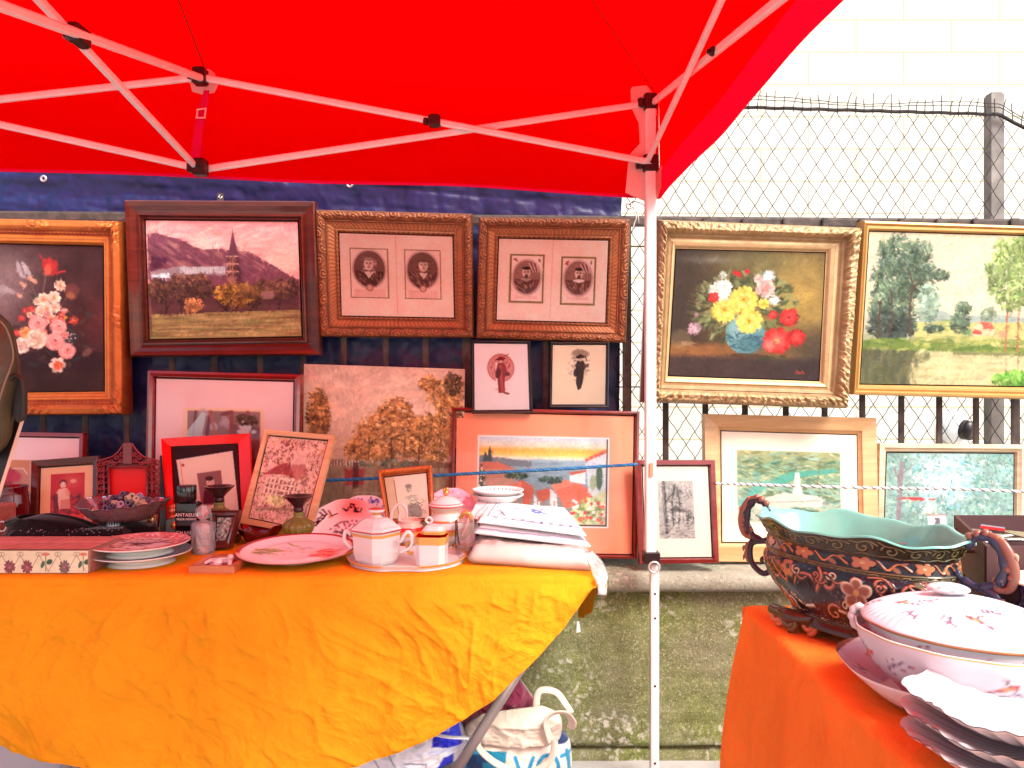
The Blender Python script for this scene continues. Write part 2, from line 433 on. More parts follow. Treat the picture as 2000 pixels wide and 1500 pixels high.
def sheet(name, parent, q, dt, db, off, cv, m, **k):
    Q = quad3(q, dt, db); n = normal(Q)
    u, v = np.meshgrid(np.linspace(0, 1, cv.w), np.linspace(0, 1, cv.h))
    G = bil(Q, u, v) + n * off
    return grid_obj(name, G, m, parent, cv.out(**k).reshape(-1, 3))
def flat(name, parent, q, dt, db, off, m, th=None):
    Q = quad3(q, dt, db); n = normal(Q); A = [x + n * off for x in Q]
    if th is None: return link_mesh(name, A, [(0, 3, 2, 1)], m, parent, False)
    B = [x + n * (off - th) for x in Q]
    return MB().hexa([B[3], B[2], A[2], A[3], B[0], B[1], A[1], A[0]]).build(name, m, parent)
def shrink(q, px):
    c = np.mean(np.array(q, float), 0); o = []
    for x, y in q: o.append((x - math.copysign(px, x - c[0]), y - math.copysign(px, y - c[1])))
    return o
# ================================================================ SETTING
M['pave'] = mat('pavement_asphalt', (.40, .39, .37), .9, bump=.6, bscale=120, var=.25, vscale=5, bdist=.004)
g = MB(); g.add([(-60, -60, 0), (60, -60, 0), (60, 60, 0), (-60, 60, 0)], [(0, 1, 2, 3)])
gr = g.build('ground', M['pave']); gr['kind'] = 'structure'
# building of pale stone slabs behind the fence
def stone_wall_mat():
    m = mat('pale_stone_slabs', (.8, .77, .68), .8); n = m.node_tree.nodes; l = m.node_tree.links; b = n['Principled BSDF']
    tc = n.new('ShaderNodeTexCoord'); mp = n.new('ShaderNodeMapping'); mp.inputs['Rotation'].default_value = (R(90), 0, 0)
    br = n.new('ShaderNodeTexBrick'); br.inputs['Scale'].default_value = 1; br.inputs['Mortar Size'].default_value = .006; br.inputs['Mortar Smooth'].default_value = .4
    br.inputs['Brick Width'].default_value = .62; br.inputs['Row Height'].default_value = .21
    br.inputs['Color1'].default_value = (.66, .63, .55, 1); br.inputs['Color2'].default_value = (.60, .56, .46, 1); br.inputs['Mortar'].default_value = (.42, .36, .24, 1)
    nz = n.new('ShaderNodeTexNoise'); nz.inputs['Scale'].default_value = 1.3; nz.inputs['Detail'].default_value = 7
    mr = n.new('ShaderNodeMapRange'); mr.inputs[3].default_value = .78; mr.inputs[4].default_value = 1.12
    v = n.new('ShaderNodeVectorMath'); v.operation = 'SCALE'
    l.new(tc.outputs['Object'], mp.inputs[0]); l.new(mp.outputs[0], br.inputs['Vector']); l.new(tc.outputs['Object'], nz.inputs['Vector'])
    l.new(nz.outputs[0], mr.inputs[0]); l.new(br.outputs['Color'], v.inputs[0]); l.new(mr.outputs[0], v.inputs['Scale']); l.new(v.outputs[0], b.inputs['Base Color'])
    return m
bt = thing('building', 'pale cream stone building wall seen through the wire fence', 'building', (1, 5.0, 0))
M['stone'] = stone_wall_mat()
w = MB(); w.box((-7, 5.0, -.05), (9, 5.6, 7)); w.build('wall', M['stone'], bt)
w = MB(); w.box((-7, 4.965, 4.35), (9, 4.998, 4.42)); w.box((-7, 4.95, -.04), (9, 4.998, .4)); w.build('string_course', mat('cream_stone_band', (.74, .7, .6), .8, var=.1, bump=.2), bt)
# round dark opening with white hood on that wall
c = P(1884, 836, 4.9)
vt = thing('wall_vent', 'white domed vent with a dark opening on the building wall', 'wall vent', c)
mb = MB(); 
for k in range(9):
    pass
G = []
for i in range(9):
    a = i / 8 * math.pi / 2
    G.append([(c[0] - .02 + math.cos(b_) * .1 * math.cos(a), 4.995 - math.sin(a) * .09, c[2] + math.sin(b_) * .11 * math.cos(a)) for b_ in np.linspace(0, 2 * math.pi, 25)[:-1]])
grid_obj('hood', np.array(G), mat('white_painted_metal', (.75, .75, .73), .4), vt, closed=True)
mb = MB(); mb.tube([(c[0] + .01, 4.93, c[2] - .01), (c[0] + .035, 4.88, c[2] - .02)], [.055, .05], 16, flat=1.2); mb.build('opening', M['black_plastic'], vt, True)
# low concrete wall with coping, moss and lichen
def moss(name, top=False):
    m = mat(name, (.2, .2, .12), .95); n = m.node_tree.nodes; l = m.node_tree.links; b = n['Principled BSDF']
    tc = n.new('ShaderNodeTexCoord')
    def noise(sc, det=8, ro=.6, dist=0):
        z = n.new('ShaderNodeTexNoise'); z.inputs['Scale'].default_value = sc; z.inputs['Detail'].default_value = det; z.inputs['Roughness'].default_value = ro; z.inputs['Distortion'].default_value = dist
        l.new(tc.outputs['Object'], z.inputs['Vector']); return z.outputs[0]
    def ramp(src, p0, p1, c0, c1):
        r = n.new('ShaderNodeValToRGB'); r.color_ramp.elements[0].position = p0; r.color_ramp.elements[1].position = p1
        r.color_ramp.elements[0].color = (*c0, 1); r.color_ramp.elements[1].color = (*c1, 1); l.new(src, r.inputs[0]); return r.outputs[0]
    def mix(f, a, b_):
        x = n.new('ShaderNodeMix'); x.data_type = 'RGBA'; l.new(f, x.inputs['Factor']); l.new(a, x.inputs['A']); l.new(b_, x.inputs['B']); return x.outputs['Result']
    if top: base = ramp(noise(5, 8, .65), .3, .7, (.16, .15, .11), (.38, .36, .29))
    else: base = ramp(noise(3.2, 8, .7), .35, .65, (.13, .125, .05), (.24, .22, .14))
    moss_c = ramp(noise(26, 6, .7), .35, .65, (.09, .105, .022), (.21, .24, .06))
    f1 = ramp(noise(2.0, 5, .6), .42 if not top else .55, .6 if not top else .72, (0, 0, 0), (1, 1, 1))
    c1 = mix(f1, base, moss_c)
    # lichen: clusters of small pale spots
    vo = n.new('ShaderNodeTexVoronoi'); vo.inputs['Scale'].default_value = 42
    wn = n.new('ShaderNodeTexNoise'); wn.inputs['Scale'].default_value = 30; wn.inputs['Detail'].default_value = 4
    ml = n.new('ShaderNodeVectorMath'); ml.operation = 'MULTIPLY_ADD'; ml.inputs[1].default_value = (.06, .06, .06)
    l.new(tc.outputs['Object'], wn.inputs['Vector']); l.new(wn.outputs['Color'], ml.inputs[0]); l.new(tc.outputs['Object'], ml.inputs[2]); l.new(ml.outputs[0], vo.inputs['Vector'])
    sp = ramp(vo.outputs['Distance'], .22, .5, (1, 1, 1), (0, 0, 0))
    cl = ramp(noise(4.2, 4, .6, .5), .52, .62, (0, 0, 0), (1, 1, 1))
    mu = n.new('ShaderNodeMix'); mu.data_type = 'RGBA'; mu.blend_type = 'MULTIPLY'; mu.inputs['Factor'].default_value = 1; l.new(sp, mu.inputs['A']); l.new(cl, mu.inputs['B'])
    r = n.new('ShaderNodeRGB'); r.outputs[0].default_value = (.55, .53, .44, 1)
    c2 = mix(mu.outputs['Result'], c1, r.outputs[0])
    sk = ramp(noise(150, 3, .8), .54, .68, (0, 0, 0), (.85, .85, .85))
    r2 = n.new('ShaderNodeRGB'); r2.outputs[0].default_value = (.46, .44, .29, 1)
    c3 = mix(sk, c2, r2.outputs[0])
    dk = ramp(noise(90, 5, .8), .32, .46, (.42, .42, .38), (1, 1, 1))
    m2 = n.new('ShaderNodeMix'); m2.data_type = 'RGBA'; m2.blend_type = 'MULTIPLY'; m2.inputs['Factor'].default_value = 1; l.new(c3, m2.inputs['A']); l.new(dk, m2.inputs['B'])
    l.new(m2.outputs['Result'], b.inputs['Base Color'])
    bp = n.new('ShaderNodeBump'); bp.inputs['Strength'].default_value = .9; bp.inputs['Distance'].default_value = .006
    l.new(noise(70, 8, .75), bp.inputs['Height']); l.new(bp.outputs[0], b.inputs['Normal'])
    return m
lw = thing('low_wall', 'mossy concrete low wall with a weathered pale coping under the fence', 'wall', (0, 2.5, 0))
def wall_sheet(name, x0, x1, ring, m, amp, nu=700):
    ring = np.array(ring); nr = len(ring); xs = np.linspace(x0, x1, nu); G = np.zeros((nr, nu, 3))
    for i in range(nr):
        G[i, :, 0] = xs
        dn = (fbm(xs * 7 + i * 3.1, xs * 0 + i * .9, 5) - .5) * amp
        G[i, :, 1] = ring[i][0] + dn; G[i, :, 2] = ring[i][1] + (fbm(xs * 5 + 40 + i, xs * 0 + i * 1.3, 4) - .5) * amp * .8
    return grid_obj(name, G, m, lw)
zb = [.05 + .5 * k / 30 for k in range(31)]
wall_sheet('wall_body', -3.4, 4.6, [(2.447, -.02), (2.447, .02), (2.452, .034), (2.47, .04)] + [(2.452, .046), (2.436, .055)] + [(2.436, z) for z in zb[1:]] + [(2.436, .57)], moss('mossy_concrete'), .012)
cop = [(2.46, .548), (2.405, .55), (2.386, .556), (2.379, .566), (2.377, .58), (2.379, .592), (2.388, .602), (2.405, .607), (2.5, .612), (2.6, .616), (2.78, .616), (2.79, .60), (2.79, .0)]
wall_sheet('coping', -3.4, 4.6, cop, moss('weathered_coping', True), .007)
# ================================================================ FENCE
M['iron'] = mat('rusty_painted_iron', (.07, .05, .042), .7, bump=.8, bscale=60, var=.5, vscale=25, bdist=.003)
M['wire'] = mat('dark_rusty_wire', (.022, .016, .015), .75, var=.3, vscale=30)
M['galv'] = mat('galvanised_steel', (.21, .19, .175), .6, metal=.2, bump=.3, bscale=50, var=.3, vscale=14)
fe = thing('iron_fence', 'brown iron railing of flat upright bars standing on the low wall', 'fence', (0, 2.63, .61))
rail = MB(); rail.bar((-2.4, 2.633, 1.735 + .045), (4.6, 2.633, 1.724), .012, .036); rail.build('rail', M['iron'], fe)
rail = MB(); rail.bar((-2.4, 2.633, .665), (4.6, 2.633, .665), .012, .036); rail.build('rail', M['iron'], fe)
for px in [2, 84, 166, 248, 336, 419, 509, 592, 672, 753, 832, 912, 985, 1065, 1145, 1225, 1300, 1377, 1455, 1535, 1610, 1685, 1760, 1835, 1907, 1984, 2060] + list(range(2137, 3600, 77)):
    x = (px - 1000) / F * 2.62; wd = .03 if px in (912, 1225, 1984) else .02
    q = MB(); q.bar((x, 2.621, .62), (x + random.uniform(-.003, .003), 2.621, 1.765), wd, .008, up=(0, 1, 0)); q.build('bar', M['iron'], fe)
post = MB(); xp = (1942 - 1000) / F * 2.72; post.box((xp - .0225, 2.70, .618), (xp + .0225, 2.745, 2.222)); post.box((xp - .019, 2.704, 2.222), (xp + .019, 2.741, 2.228))
cl = thing('wire_mesh_fence', 'rusty diamond wire mesh with bent barbs strung above the low wall', 'fence', (1.1, 2.69, .61))
post.build('post', M['galv'], cl)
x0m, x1m = .36, 3.6; ztop = 2.145
def mesh_top(x): return 2.165 + (x - .86) * -.028 + (-.10 * min(x - 1.70, .35) / .2 if x > 1.70 else 0)
wm = MB(); yM = 2.672; sx = .0616; slope = 1.5
for fam in (1, -1):
    k = -45
    while k < 110:
        # line: x = xs + fam*(z-.62)/slope
        xs = x0m + k * sx; pts = []
        for z in np.arange(.62, 2.20, .0154):
            x = xs + fam * (z - .62) / slope
            if x0m <= x <= x1m and z <= mesh_top(x) - .012:
                j = (z - .62) / .0462
                jx = (vn(x * 2.1 + 5, z * 2.1) - .5) * .024; jz = (vn(x * 2.3 + 50, z * 1.9) - .5) * .02
                pts.append((x + jx + .0016 * math.sin(j * 6.28), yM + .0016 * fam * math.sin(j * 3.14159 + k), z + jz))
        if len(pts) > 1: wm.tube(pts, .00135, 4, cap=False)
        k += 1
wm.build('wire_mesh', M['wire'], cl, True)
q = MB()
for dz, r_ in ((0, .006), (.018, .0014), (.028, .0014), (-.006, .0014)):
    q.tube([(x, 2.682 - (.01 if r_ < .003 else 0), mesh_top(x) + dz * (1 + .3 * math.sin(x * 9)) + .001 * math.sin(x * 60)) for x in np.linspace(x0m - .1, x1m, 220)], r_, 6)
for z in (1.68, 1.19):
    q.tube([(x, 2.682, z + .001 * math.sin(x * 50)) for x in np.linspace(x0m, x1m, 40)], .0022, 5)
q.build('top_wire', M['wire'], cl, True)
q = MB()
x = x0m + .4
while x < x1m:
    h = random.uniform(.02, .042); t = random.uniform(-.25, .35) if random.random() > .3 else random.uniform(.3, .8); zt = mesh_top(x)
    q.tube([(x, yM, zt - .014), (x + .001, yM, zt + .012), (x + t * h * .5, yM, zt + .018 + h * .5), (x + t * h, yM - .002, zt + .018 + h)], .0016, 4)
    x += .0308 + random.uniform(-.003, .003)
q.build('barb', M['wire'], cl, True)
# ================================================================ BLUE TARPAULIN
tp = thing('blue_tarpaulin', 'creased navy blue tarpaulin hung behind the railing bars under the canopy', 'tarpaulin', (-.6, 2.69, .65))
xs = np.linspace(-2.45, .382, 420); vs = np.linspace(0, 1, 200); X, V_ = np.meshgrid(xs, vs)
ztop_l = 1.955 + .018 * np.exp(-((X + 1.05) / .28) ** 2) - .03 * (X + 1.4) / 1.8
Z = ztop_l * (1 - V_) + .63 * V_
fold = np.exp(-((Z - (ztop_l - .02)) / .05) ** 2)
Y = 2.685 - .022 * fold + .022 * (ridge(X * 1.1, Z * 9 + X * .8, 3) - .5) * np.clip((Z - 1.72) * 8, 0, 1) + .016 * (ridge(X * 6, Z * 4, 4) - .5) + .006 * (fbm(X * 40, Z * 40, 3) - .5)
Y = np.maximum(Y, 2.632 + .006 * vn(X * 9, Z * 9)) + .05 * np.clip((Z - 1.79) * 6, 0, 1) * 0
X = X + (V_ - .1) * -.012 * (X > .37)
M['tarp'] = mat('woven_blue_tarpaulin', (.009, .014, .085), .42, bump=.4, bscale=220, var=.25, vscale=30, spec=.6, bdist=.0015)
grid_obj('sheet', np.stack([X, Y, Z], -1), M['tarp'], tp)
def ring_part(name, c, r, rr, m, parent, ax='y'):
    pts = [(c[0] + math.cos(a) * r, c[1], c[2] + math.sin(a) * r) for a in np.linspace(0, 2 * math.pi, 21)[:-1]]
    return MB().tube(pts, rr, 6, closed=True).build(name, m, parent, True)
M['alu'] = mat('dull_aluminium', (.6, .58, .56), .35, metal=.7)
for px, py in ((85, 349), (683, 360), (1229, 402)):
    ring_part('eyelet', P(px, py, 2.61), .0085, .004, M['alu'], tp)
tie = thing('tie_cord', 'frayed white cord knotted through the tarpaulin corner eyelet beside the pole', 'cord', P(1240, 400, 2.6))
q = MB(); q.tube([P(1229, 400, 2.6), P(1238, 392, 2.55), P(1250, 396, 2.5), P(1262, 402, 2.45)], .0025, 6); q.tube([P(1238, 404, 2.6), P(1243, 425, 2.6), P(1238, 440, 2.6), P(1234, 455, 2.6)], .002, 6)
q.tube([P(1240, 402, 2.59), P(1246, 420, 2.59), P(1248, 436, 2.59)], .0018, 6); q.build('strand', mat('white_cord', (.6, .58, .54), .8), tie, True)
# ================================================================ CANOPY TENT
Cc = np.array([.414, 2.30, 0]); s_ = np.array([.03, -1, 0]); s_ /= np.linalg.norm(s_); b_v = np.array([-1.271, -.174, 0]); Lh = np.linalg.norm(b_v); b_v = b_v / Lh
def canopy_mat(name, col, k=.88):
    m = bpy.data.materials.new(name); m.use_nodes = True; n = m.node_tree.nodes; l = m.node_tree.links
    n.remove(n['Principled BSDF']); tr = n.new('ShaderNodeBsdfTranslucent'); df = n.new('ShaderNodeBsdfDiffuse'); mx = n.new('ShaderNodeMixShader')
    tr.inputs[0].default_value = (*col, 1); df.inputs[0].default_value = (*col, 1); mx.inputs[0].default_value = k
    tc = n.new('ShaderNodeTexCoord'); nz = n.new('ShaderNodeTexNoise'); nz.inputs['Scale'].default_value = 4; nz.inputs['Detail'].default_value = 4
    bp = n.new('ShaderNodeBump'); bp.inputs['Strength'].default_value = .3; bp.inputs['Distance'].default_value = .02
    l.new(tc.outputs['Object'], nz.inputs['Vector']); l.new(nz.outputs[0], bp.inputs['Height']); l.new(bp.outputs[0], df.inputs['Normal']); l.new(bp.outputs[0], tr.inputs['Normal'])
    l.new(df.outputs[0], mx.inputs[1]); l.new(tr.outputs[0], mx.inputs[2]); l.new(mx.outputs[0], n['Material Output'].inputs[0]); return m
M['canopy'] = canopy_mat('red_canopy_fabric', (.95, .0004, .0006))
M['hem'] = canopy_mat('doubled_red_hem', (.72, .012, .11), .45)
M['patch'] = canopy_mat('pale_reinforcement', (.86, .62, .60), .4)
M['white_metal'] = mat('white_enamelled_steel', (.72, .70, .69), .4, var=.08, vscale=20, bump=.1, bscale=30)
tent = thing('canopy_tent', 'bright red pop-up market canopy on a white folding frame', 'canopy', (Cc[0], Cc[1], 0))
EZ = 2.075; PK = Cc + b_v * Lh + s_ * Lh + np.array([0, 0, 2.95])
cor = [Cc, Cc + b_v * 2 * Lh, Cc + b_v * 2 * Lh + s_ * 2 * Lh, Cc + s_ * 2 * Lh]
eo = .035
cor = [c + (-b_v if i in (0, 3) else b_v) * eo + (-s_ if i in (0, 1) else s_) * eo + np.array([0, 0, EZ]) for i, c in enumerate(cor)]
PK = PK + np.array([0, 0, 0])
V = []; Fs = []; off = 0
for i in range(4):
    a, b = cor[i], cor[(i + 1) % 4]; n_ = 40
    G = np.zeros((n_, n_, 3))
    for j in range(n_):
        t = j / (n_ - 1)
        for k in range(n_):
            u = k / (n_ - 1)
            G[j, k] = (a * (1 - u) + b * u) * (1 - t) + PK * t
            G[j, k, 2] -= .05 * math.sin(math.pi * u) * math.sin(math.pi * min(1, t * 1.1)) * (1 - t)
    V.append(G.reshape(-1, 3)); Fs.append(grid_faces(n_, n_, off=off)); off += n_ * n_
link_mesh('roof', np.concatenate(V), np.concatenate(Fs), M['canopy'], tent)
VD = .297
for i in range(4):
    a, b = cor[i], cor[(i + 1) % 4]; nu_ = 90
    u = np.linspace(0, 1, nu_)[None, :, None]; v = np.linspace(0, 1, 14)[:, None, None]
    ed = a * (1 - u) + b * u; nrm = np.cross(b - a, [0, 0, 1]); nrm /= np.linalg.norm(nrm)
    wave = (.003 * np.sin(u * 23 + i) + .001 * np.sin(u * 51)) * v
    dz = VD + (.018 if i == 3 else 0) + (.003 * np.sin(u * 17 + 1))
    if i == 0: dz = dz + .012 * (1 - np.clip(u * 4, 0, 1))
    G = ed + nrm * wave * (1 if i else .6) - np.array([0, 0, 1.]) * dz * v
    grid_obj('valance', G, M['canopy'], tent)
    # hem: a doubled band at the lower edge, 2 mm inside
    hb = .75 if i in (3,) else (.975 if i == 0 else .88)
    v2 = np.linspace(hb, 1.0, 4)[:, None, None]
    G2 = ed + nrm * (.003 * np.sin(u * 23 + i) + .001 * np.sin(u * 51)) * v2 * (1 if i else .6) - np.array([0, 0, 1.]) * dz * v2
    inn = ((cor[0] + cor[2]) / 2 - (a + b) / 2); inn[2] = 0; inn /= np.linalg.norm(inn)
    grid_obj('hem', G2 + inn * .003, M['hem'], tent)
# roof seams
for i, tgt in ((0, cor[0]), (1, (cor[0] + cor[1]) / 2)):
    q = MB(); pts = [tgt * (1 - t) + PK * t + np.array([0, 0, -.004 - (.05 * math.sin(math.pi * min(1, t * 1.1)) * (1 - t) if i else 0)]) for t in np.linspace(.0, .98, 30)]
    q.tube(pts, .0022, 5); q.build('seam', mat('dark_red_seam', (.22, .0, .0), .8), tent, True)
def at_z(base, z): return np.array([base[0], base[1], z])
Mid = Cc + b_v * Lh; Far = Cc + b_v * 2 * Lh
X1 = (Cc + Mid) / 2; S1 = Cc + s_ * Lh; I1 = Mid + s_ * Lh
UZ, LZ, LZc, XZ = 2.043, 1.795, 1.859, 1.936
mp_ = lambda a, b, t: a * (1 - t) + b * t
def strut(a, b, w=.018, h=.013, off=(0, 0, 0)):
    q = MB(); o = np.array(off); q.bar(a + o, b + o, h, w); return q.build('truss_bar', M['white_metal'], tent)
fo = np.array([0, -.016, 0]); bo = np.array([0, .004, 0])
# back side: corner to mid, mid to far corner
strut(at_z(Mid, UZ), at_z(Cc, LZc), off=fo); strut(at_z(Mid, LZ), at_z(Cc, UZ), off=bo)
strut(at_z(Far, UZ), at_z(Mid, LZ), off=bo); strut(at_z(Far, LZ + .03), at_z(Mid, UZ), off=fo)
# right side
ro = np.array([-.012, 0, 0]); ri = np.array([.008, 0, 0])
strut(at_z(Cc, UZ), at_z(S1, LZ), off=ri); strut(at_z(Cc, LZc), at_z(S1, UZ + .02), off=ro)
S2 = Cc + s_ * 2 * Lh
strut(at_z(S1, LZ), at_z(S2, UZ), off=ri); strut(at_z(S1, UZ + .02), at_z(S2, LZ + .06), off=ro)
# inner truss to the centre of the tent, and on to the front side
strut(at_z(Mid, UZ), at_z(I1, 1.705), off=ri); strut(at_z(Mid, LZ), at_z(I1, 1.953), off=ro)
CM = at_z(Mid + s_ * 2 * Lh, 0)
strut(at_z(I1, 1.705), at_z(CM, UZ), off=ri); strut(at_z(I1, 1.953), at_z(CM, LZ), off=ro)
q = MB(); q.tube([at_z(I1, 1.68), at_z(I1, 2.93)], .014, 10); q.build('centre_mast', M['white_metal'], tent, True)
def bracket(c, w=.036, h=.046, d=.036):
    q = MB(); q.box((c[0] - w / 2, c[1] - d / 2, c[2] - h / 2), (c[0] + w / 2, c[1] + d / 2, c[2] + h / 2), bev=.004)
    q.tube([(c[0], c[1] - d / 2 - .004, c[2]), (c[0], c[1] - d / 2, c[2])], .005, 8)
    q.box((c[0] - w * .95, c[1] - d * .3, c[2] - h * .3), (c[0] - w / 2, c[1] + d * .3, c[2] + h * .25), bev=.003)
    return q.build('bracket', M['black_plastic'], tent)
bracket(at_z(Mid, UZ + .002) + fo); bracket(at_z(Mid, LZ) + fo); bracket(at_z(Cc, UZ) , .04, .05); bracket(at_z(Cc, LZc), .046, .05, .044)
q = mp_(at_z(Mid, UZ), at_z(Cc, LZc), .5); bracket(q + np.array([0, -.02, 0]), .034, .034, .03)
q = mp_(at_z(Mid, LZ), at_z(I1, 1.953), .5); bracket(q, .026, .036, .05)
q = mp_(at_z(Cc, UZ), at_z(S1, LZ), .5); bracket(q, .014, .02, .02)
# legs
def leg(c, zlow, zt, inner=True):
    q = MB()
    q.box((c[0] - .0155, c[1] - .0155, .68), (c[0] + .0155, c[1] + .0155, zt), bev=.003)
    q.build('leg', M['white_metal'], tent)
    q = MB(); q.box((c[0] - .0125 + .012, c[1] - .0125, .004), (c[0] + .0125 + .012, c[1] + .0125, .679), bev=.002); q.box((c[0] - .02, c[1] - .035, 0.001), (c[0] + .06, c[1] + .035, .004))
    lo = q.build('lower_leg', M['white_metal'], tent)
    q = MB()
    for z in (.575, .502, .07, .43 * 0 + .3): q.tube([(c[0] + .012, c[1] - .0138, z), (c[0] + .012, c[1] - .0122, z)], .0035, 8)
    if inner: q.build('pin_hole', M['black_plastic'], tent)
    q = MB(); q.box((c[0] - .022, c[1] - .024, .665), (c[0] + .026, c[1] + .022, .70), bev=.003); q.build('leg_clamp', M['black_plastic'], tent)
    pts = [(c[0] + .006 + math.cos(a) * .016, c[1] - .03, .658 + math.sin(a) * .016) for a in np.linspace(0, 6.283, 17)[:-1]]
    MB().tube(pts, .0034, 6, closed=True).build('pull_ring', M['alu'], tent, True)
leg(Cc, 0, 2.06); leg(Far, 0, 2.06); leg(Cc + s_ * 2 * Lh, 0, 2.06); leg(Far + s_ * 2 * Lh, 0, 2.06)
q = MB(); q.box((Cc[0] - .006, Cc[1] - .021, .925), (Cc[0] + .005, Cc[1] - .0157, .965)); q.build('sticker', mat('brown_tape', (.4, .22, .12), .7), tent)
q = MB(); q.box((Cc[0] - .004, Cc[1] - .012, LZc), (Cc[0] + .018, Cc[1] + .012, 2.0)); q.build('leg_sleeve', M['black_plastic'], tent)
# pale reinforcement patches in the corners and mid side
def patch(pts, th, name='corner_patch', m='patch'):
    q = MB(); n = len(pts); A = [np.array(p) for p in pts]; B = [p + np.array([0, .004, 0]) for p in A]
    q.add(A + B, [tuple(range(n)), tuple(range(2 * n - 1, n - 1, -1))] + [(i, i + n, (i + 1) % n + n, (i + 1) % n) for i in range(n)]); return q.build(name, M[m], tent)
patch([P(x, y, 2.303) for x, y in ((1232, 175), (1240, 158), (1262, 166), (1280, 188), (1284, 230), (1278, 300), (1285, 330), (1298, 318), (1296, 352), (1284, 388), (1268, 396), (1222, 376), (1226, 330), (1230, 302), (1250, 280), (1248, 240), (1233, 208))], 0)
patch([P(x, y, 2.15) for x, y in ((357, 130), (362, 112), (375, 106), (390, 112), (404, 132), (418, 142), (426, 162), (418, 180), (395, 184), (375, 178), (372, 165), (360, 150))], 0)
patch([P(x, y, 2.128) for x, y in ((398, 176), (408, 176), (404, 215), (396, 250), (390, 318), (371, 322), (374, 290), (381, 240), (390, 205))], 0, 'strap', 'hem')
pts = [P(x, y, 2.118) for x, y in ((386, 214), (402, 212), (400, 230), (384, 230))]
MB().tube(pts, .003, 6, closed=True).build('buckle', M['patch'], tent)
# ================================================================ PICTURES
TR_ = (1.0, .50, .44)      # colour of the light that comes through the red canopy, taken out of the paint colours
TM_ = (1.0, .66, .58)
TN_ = (1.0, .97, .92)
def mk_orn_scroll(p=.045, k1=2.6, amp=.006, inner=False):
    def f(S, T, L, W, k):
        n = max(2, round(L / p)); u = (S / L * n) % 1.0 - .5; u = u * np.where(((S / L * n).astype(int) % 2) == 0, 1, -1)
        v = (T - .22) / .36
        x = u * 1.9; y = v * 1.1 - .35 * np.sin(S / L * n * math.pi)
        r = np.hypot(x, y) + 1e-6; a = np.arctan2(y, x)
        sp = .5 + .5 * np.cos(a + 5.5 * r * k1)
        m = np.clip(1.25 - r, 0, 1) * np.clip((T - .02) * 14, 0, 1) * np.clip((.46 - T) * 14, 0, 1)
        band = np.clip((T - .52) * 20, 0, 1) * np.clip((.84 - T) * 20, 0, 1)
        br = .5 + .5 * np.sin((S / .0075 + T * 9) * 6.28 / 2.2) * np.sign(np.sin(T * 34))
        leaf = np.clip((T - .86) * 20, 0, 1) * (.5 + .5 * np.cos(S / .011 * 3.14))
        h = sp * m; fine = fbm(S * 260, T * 34 + k * 9, 3)
        dh = amp * (h * .9 + .3 * (fine - .5) * m) + .0016 * br * band + .0012 * leaf
        cv = .18 + .75 * h * (.6 + .6 * fine) + band * (.15 + .5 * br) + leaf * .4 + .25 * ((T < .02) | (np.abs(T - .49) < .025) | (np.abs(T - .85) < .02))
        return dh, np.clip(cv, 0, 1)
    return f
def mk_orn_leaf(p=.05, amp=.012, t0=.0, t1=.52, corner=.12, bead=True, calm=False):
    """leafy rococo relief, heavier at the corners and, when calm, only there and at the middle"""
    def f(S, T, L, W, k):
        e = np.minimum(S, L - S)
        cz = np.exp(-(e / corner) ** 2); mz = np.exp(-((S - L / 2) / (corner * .6)) ** 2)
        dens = np.clip(cz * 1.3 + mz * .9, 0, 1) if calm else np.clip(.72 + .5 * cz, 0, 1.2)
        m = np.clip((T - t0) * 12 + .15, 0, 1) * np.clip((t1 - T) * 12, 0, 1)
        wx = S / p * 2.2; wy = T * W / p * 2.2
        a = ridge(wx + .6 * fbm(wx, wy + 5, 2) * 3, wy * 1.1 + k * 13, 3)
        b = np.abs(np.sin((S / p + 1.3 * fbm(wx * .7, wy * .7 + k, 2)) * math.pi * 1.0 + T * 6))
        h = np.clip(a * .8 + b * .45 - .25, 0, 1) ** 1.2
        fine = vn(S * 420, T * W * 420 + k)
        dh = amp * h * m * dens + amp * .35 * (mz + cz) * m
        cv = .25 + .75 * h * m * dens + .35 * (1 - dens) * m
        if calm: dh = dh + amp * .25 * np.sin(S / L * math.pi * 2) ** 2 * m
        if bead:
            bb = np.clip(1 - np.abs((T - (t1 + .05)) / .05), 0, 1) * (.5 + .5 * np.cos(S / .008 * 3.14))
            dh = dh + .0025 * bb; cv = cv * (1 - .4 * (np.abs(T - t1 - .05) < .06)) + bb * .5
        inner = np.clip((T - t1 - .12) * 10, 0, 1)
        tr = (np.abs(T - .86) < .04) * (.5 + .5 * np.cos(S / .01 * 3.14)) * .4
        cv = cv * (1 - inner) + inner * (.8 - .45 * (np.abs(T - .80) < .025) + tr * 0)
        return dh, np.clip(cv * (.8 + .3 * fine), 0, 1)
    return f
M['gilt_red'] = gilt('aged_orange_gilt', (.80, .27, .045), (.24, .02, .008), .42, .35)
M['gilt_scroll'] = gilt('carved_brown_gilt', (.46, .17, .05), (.09, .02, .008), .55, .2)
M['gilt_cream'] = gilt('pale_rubbed_gilt', (.66, .47, .24), (.16, .085, .03), .5, .25)
M['gilt_plain'] = gilt('plain_yellow_gilt', (.66, .40, .13), (.32, .16, .05), .4, .35)
M['mahog'] = wood('dark_mahogany', (.055, .008, .005), (.11, .018, .009), .3, 5, .5)
M['red_lacquer'] = wood('glossy_dark_red_wood', (.16, .008, .006), (.26, .015, .010), .18, 3, .8)
M['red_small'] = wood('deep_red_painted_wood', (.13, .010, .012), (.20, .016, .016), .3, 5, .5)
M['beech'] = wood('golden_beech_wood', (.50, .27, .11), (.66, .40, .19), .45, 3)
M['pine'] = wood('pale_pine_wood', (.60, .34, .16), (.76, .50, .28), .45, 4)
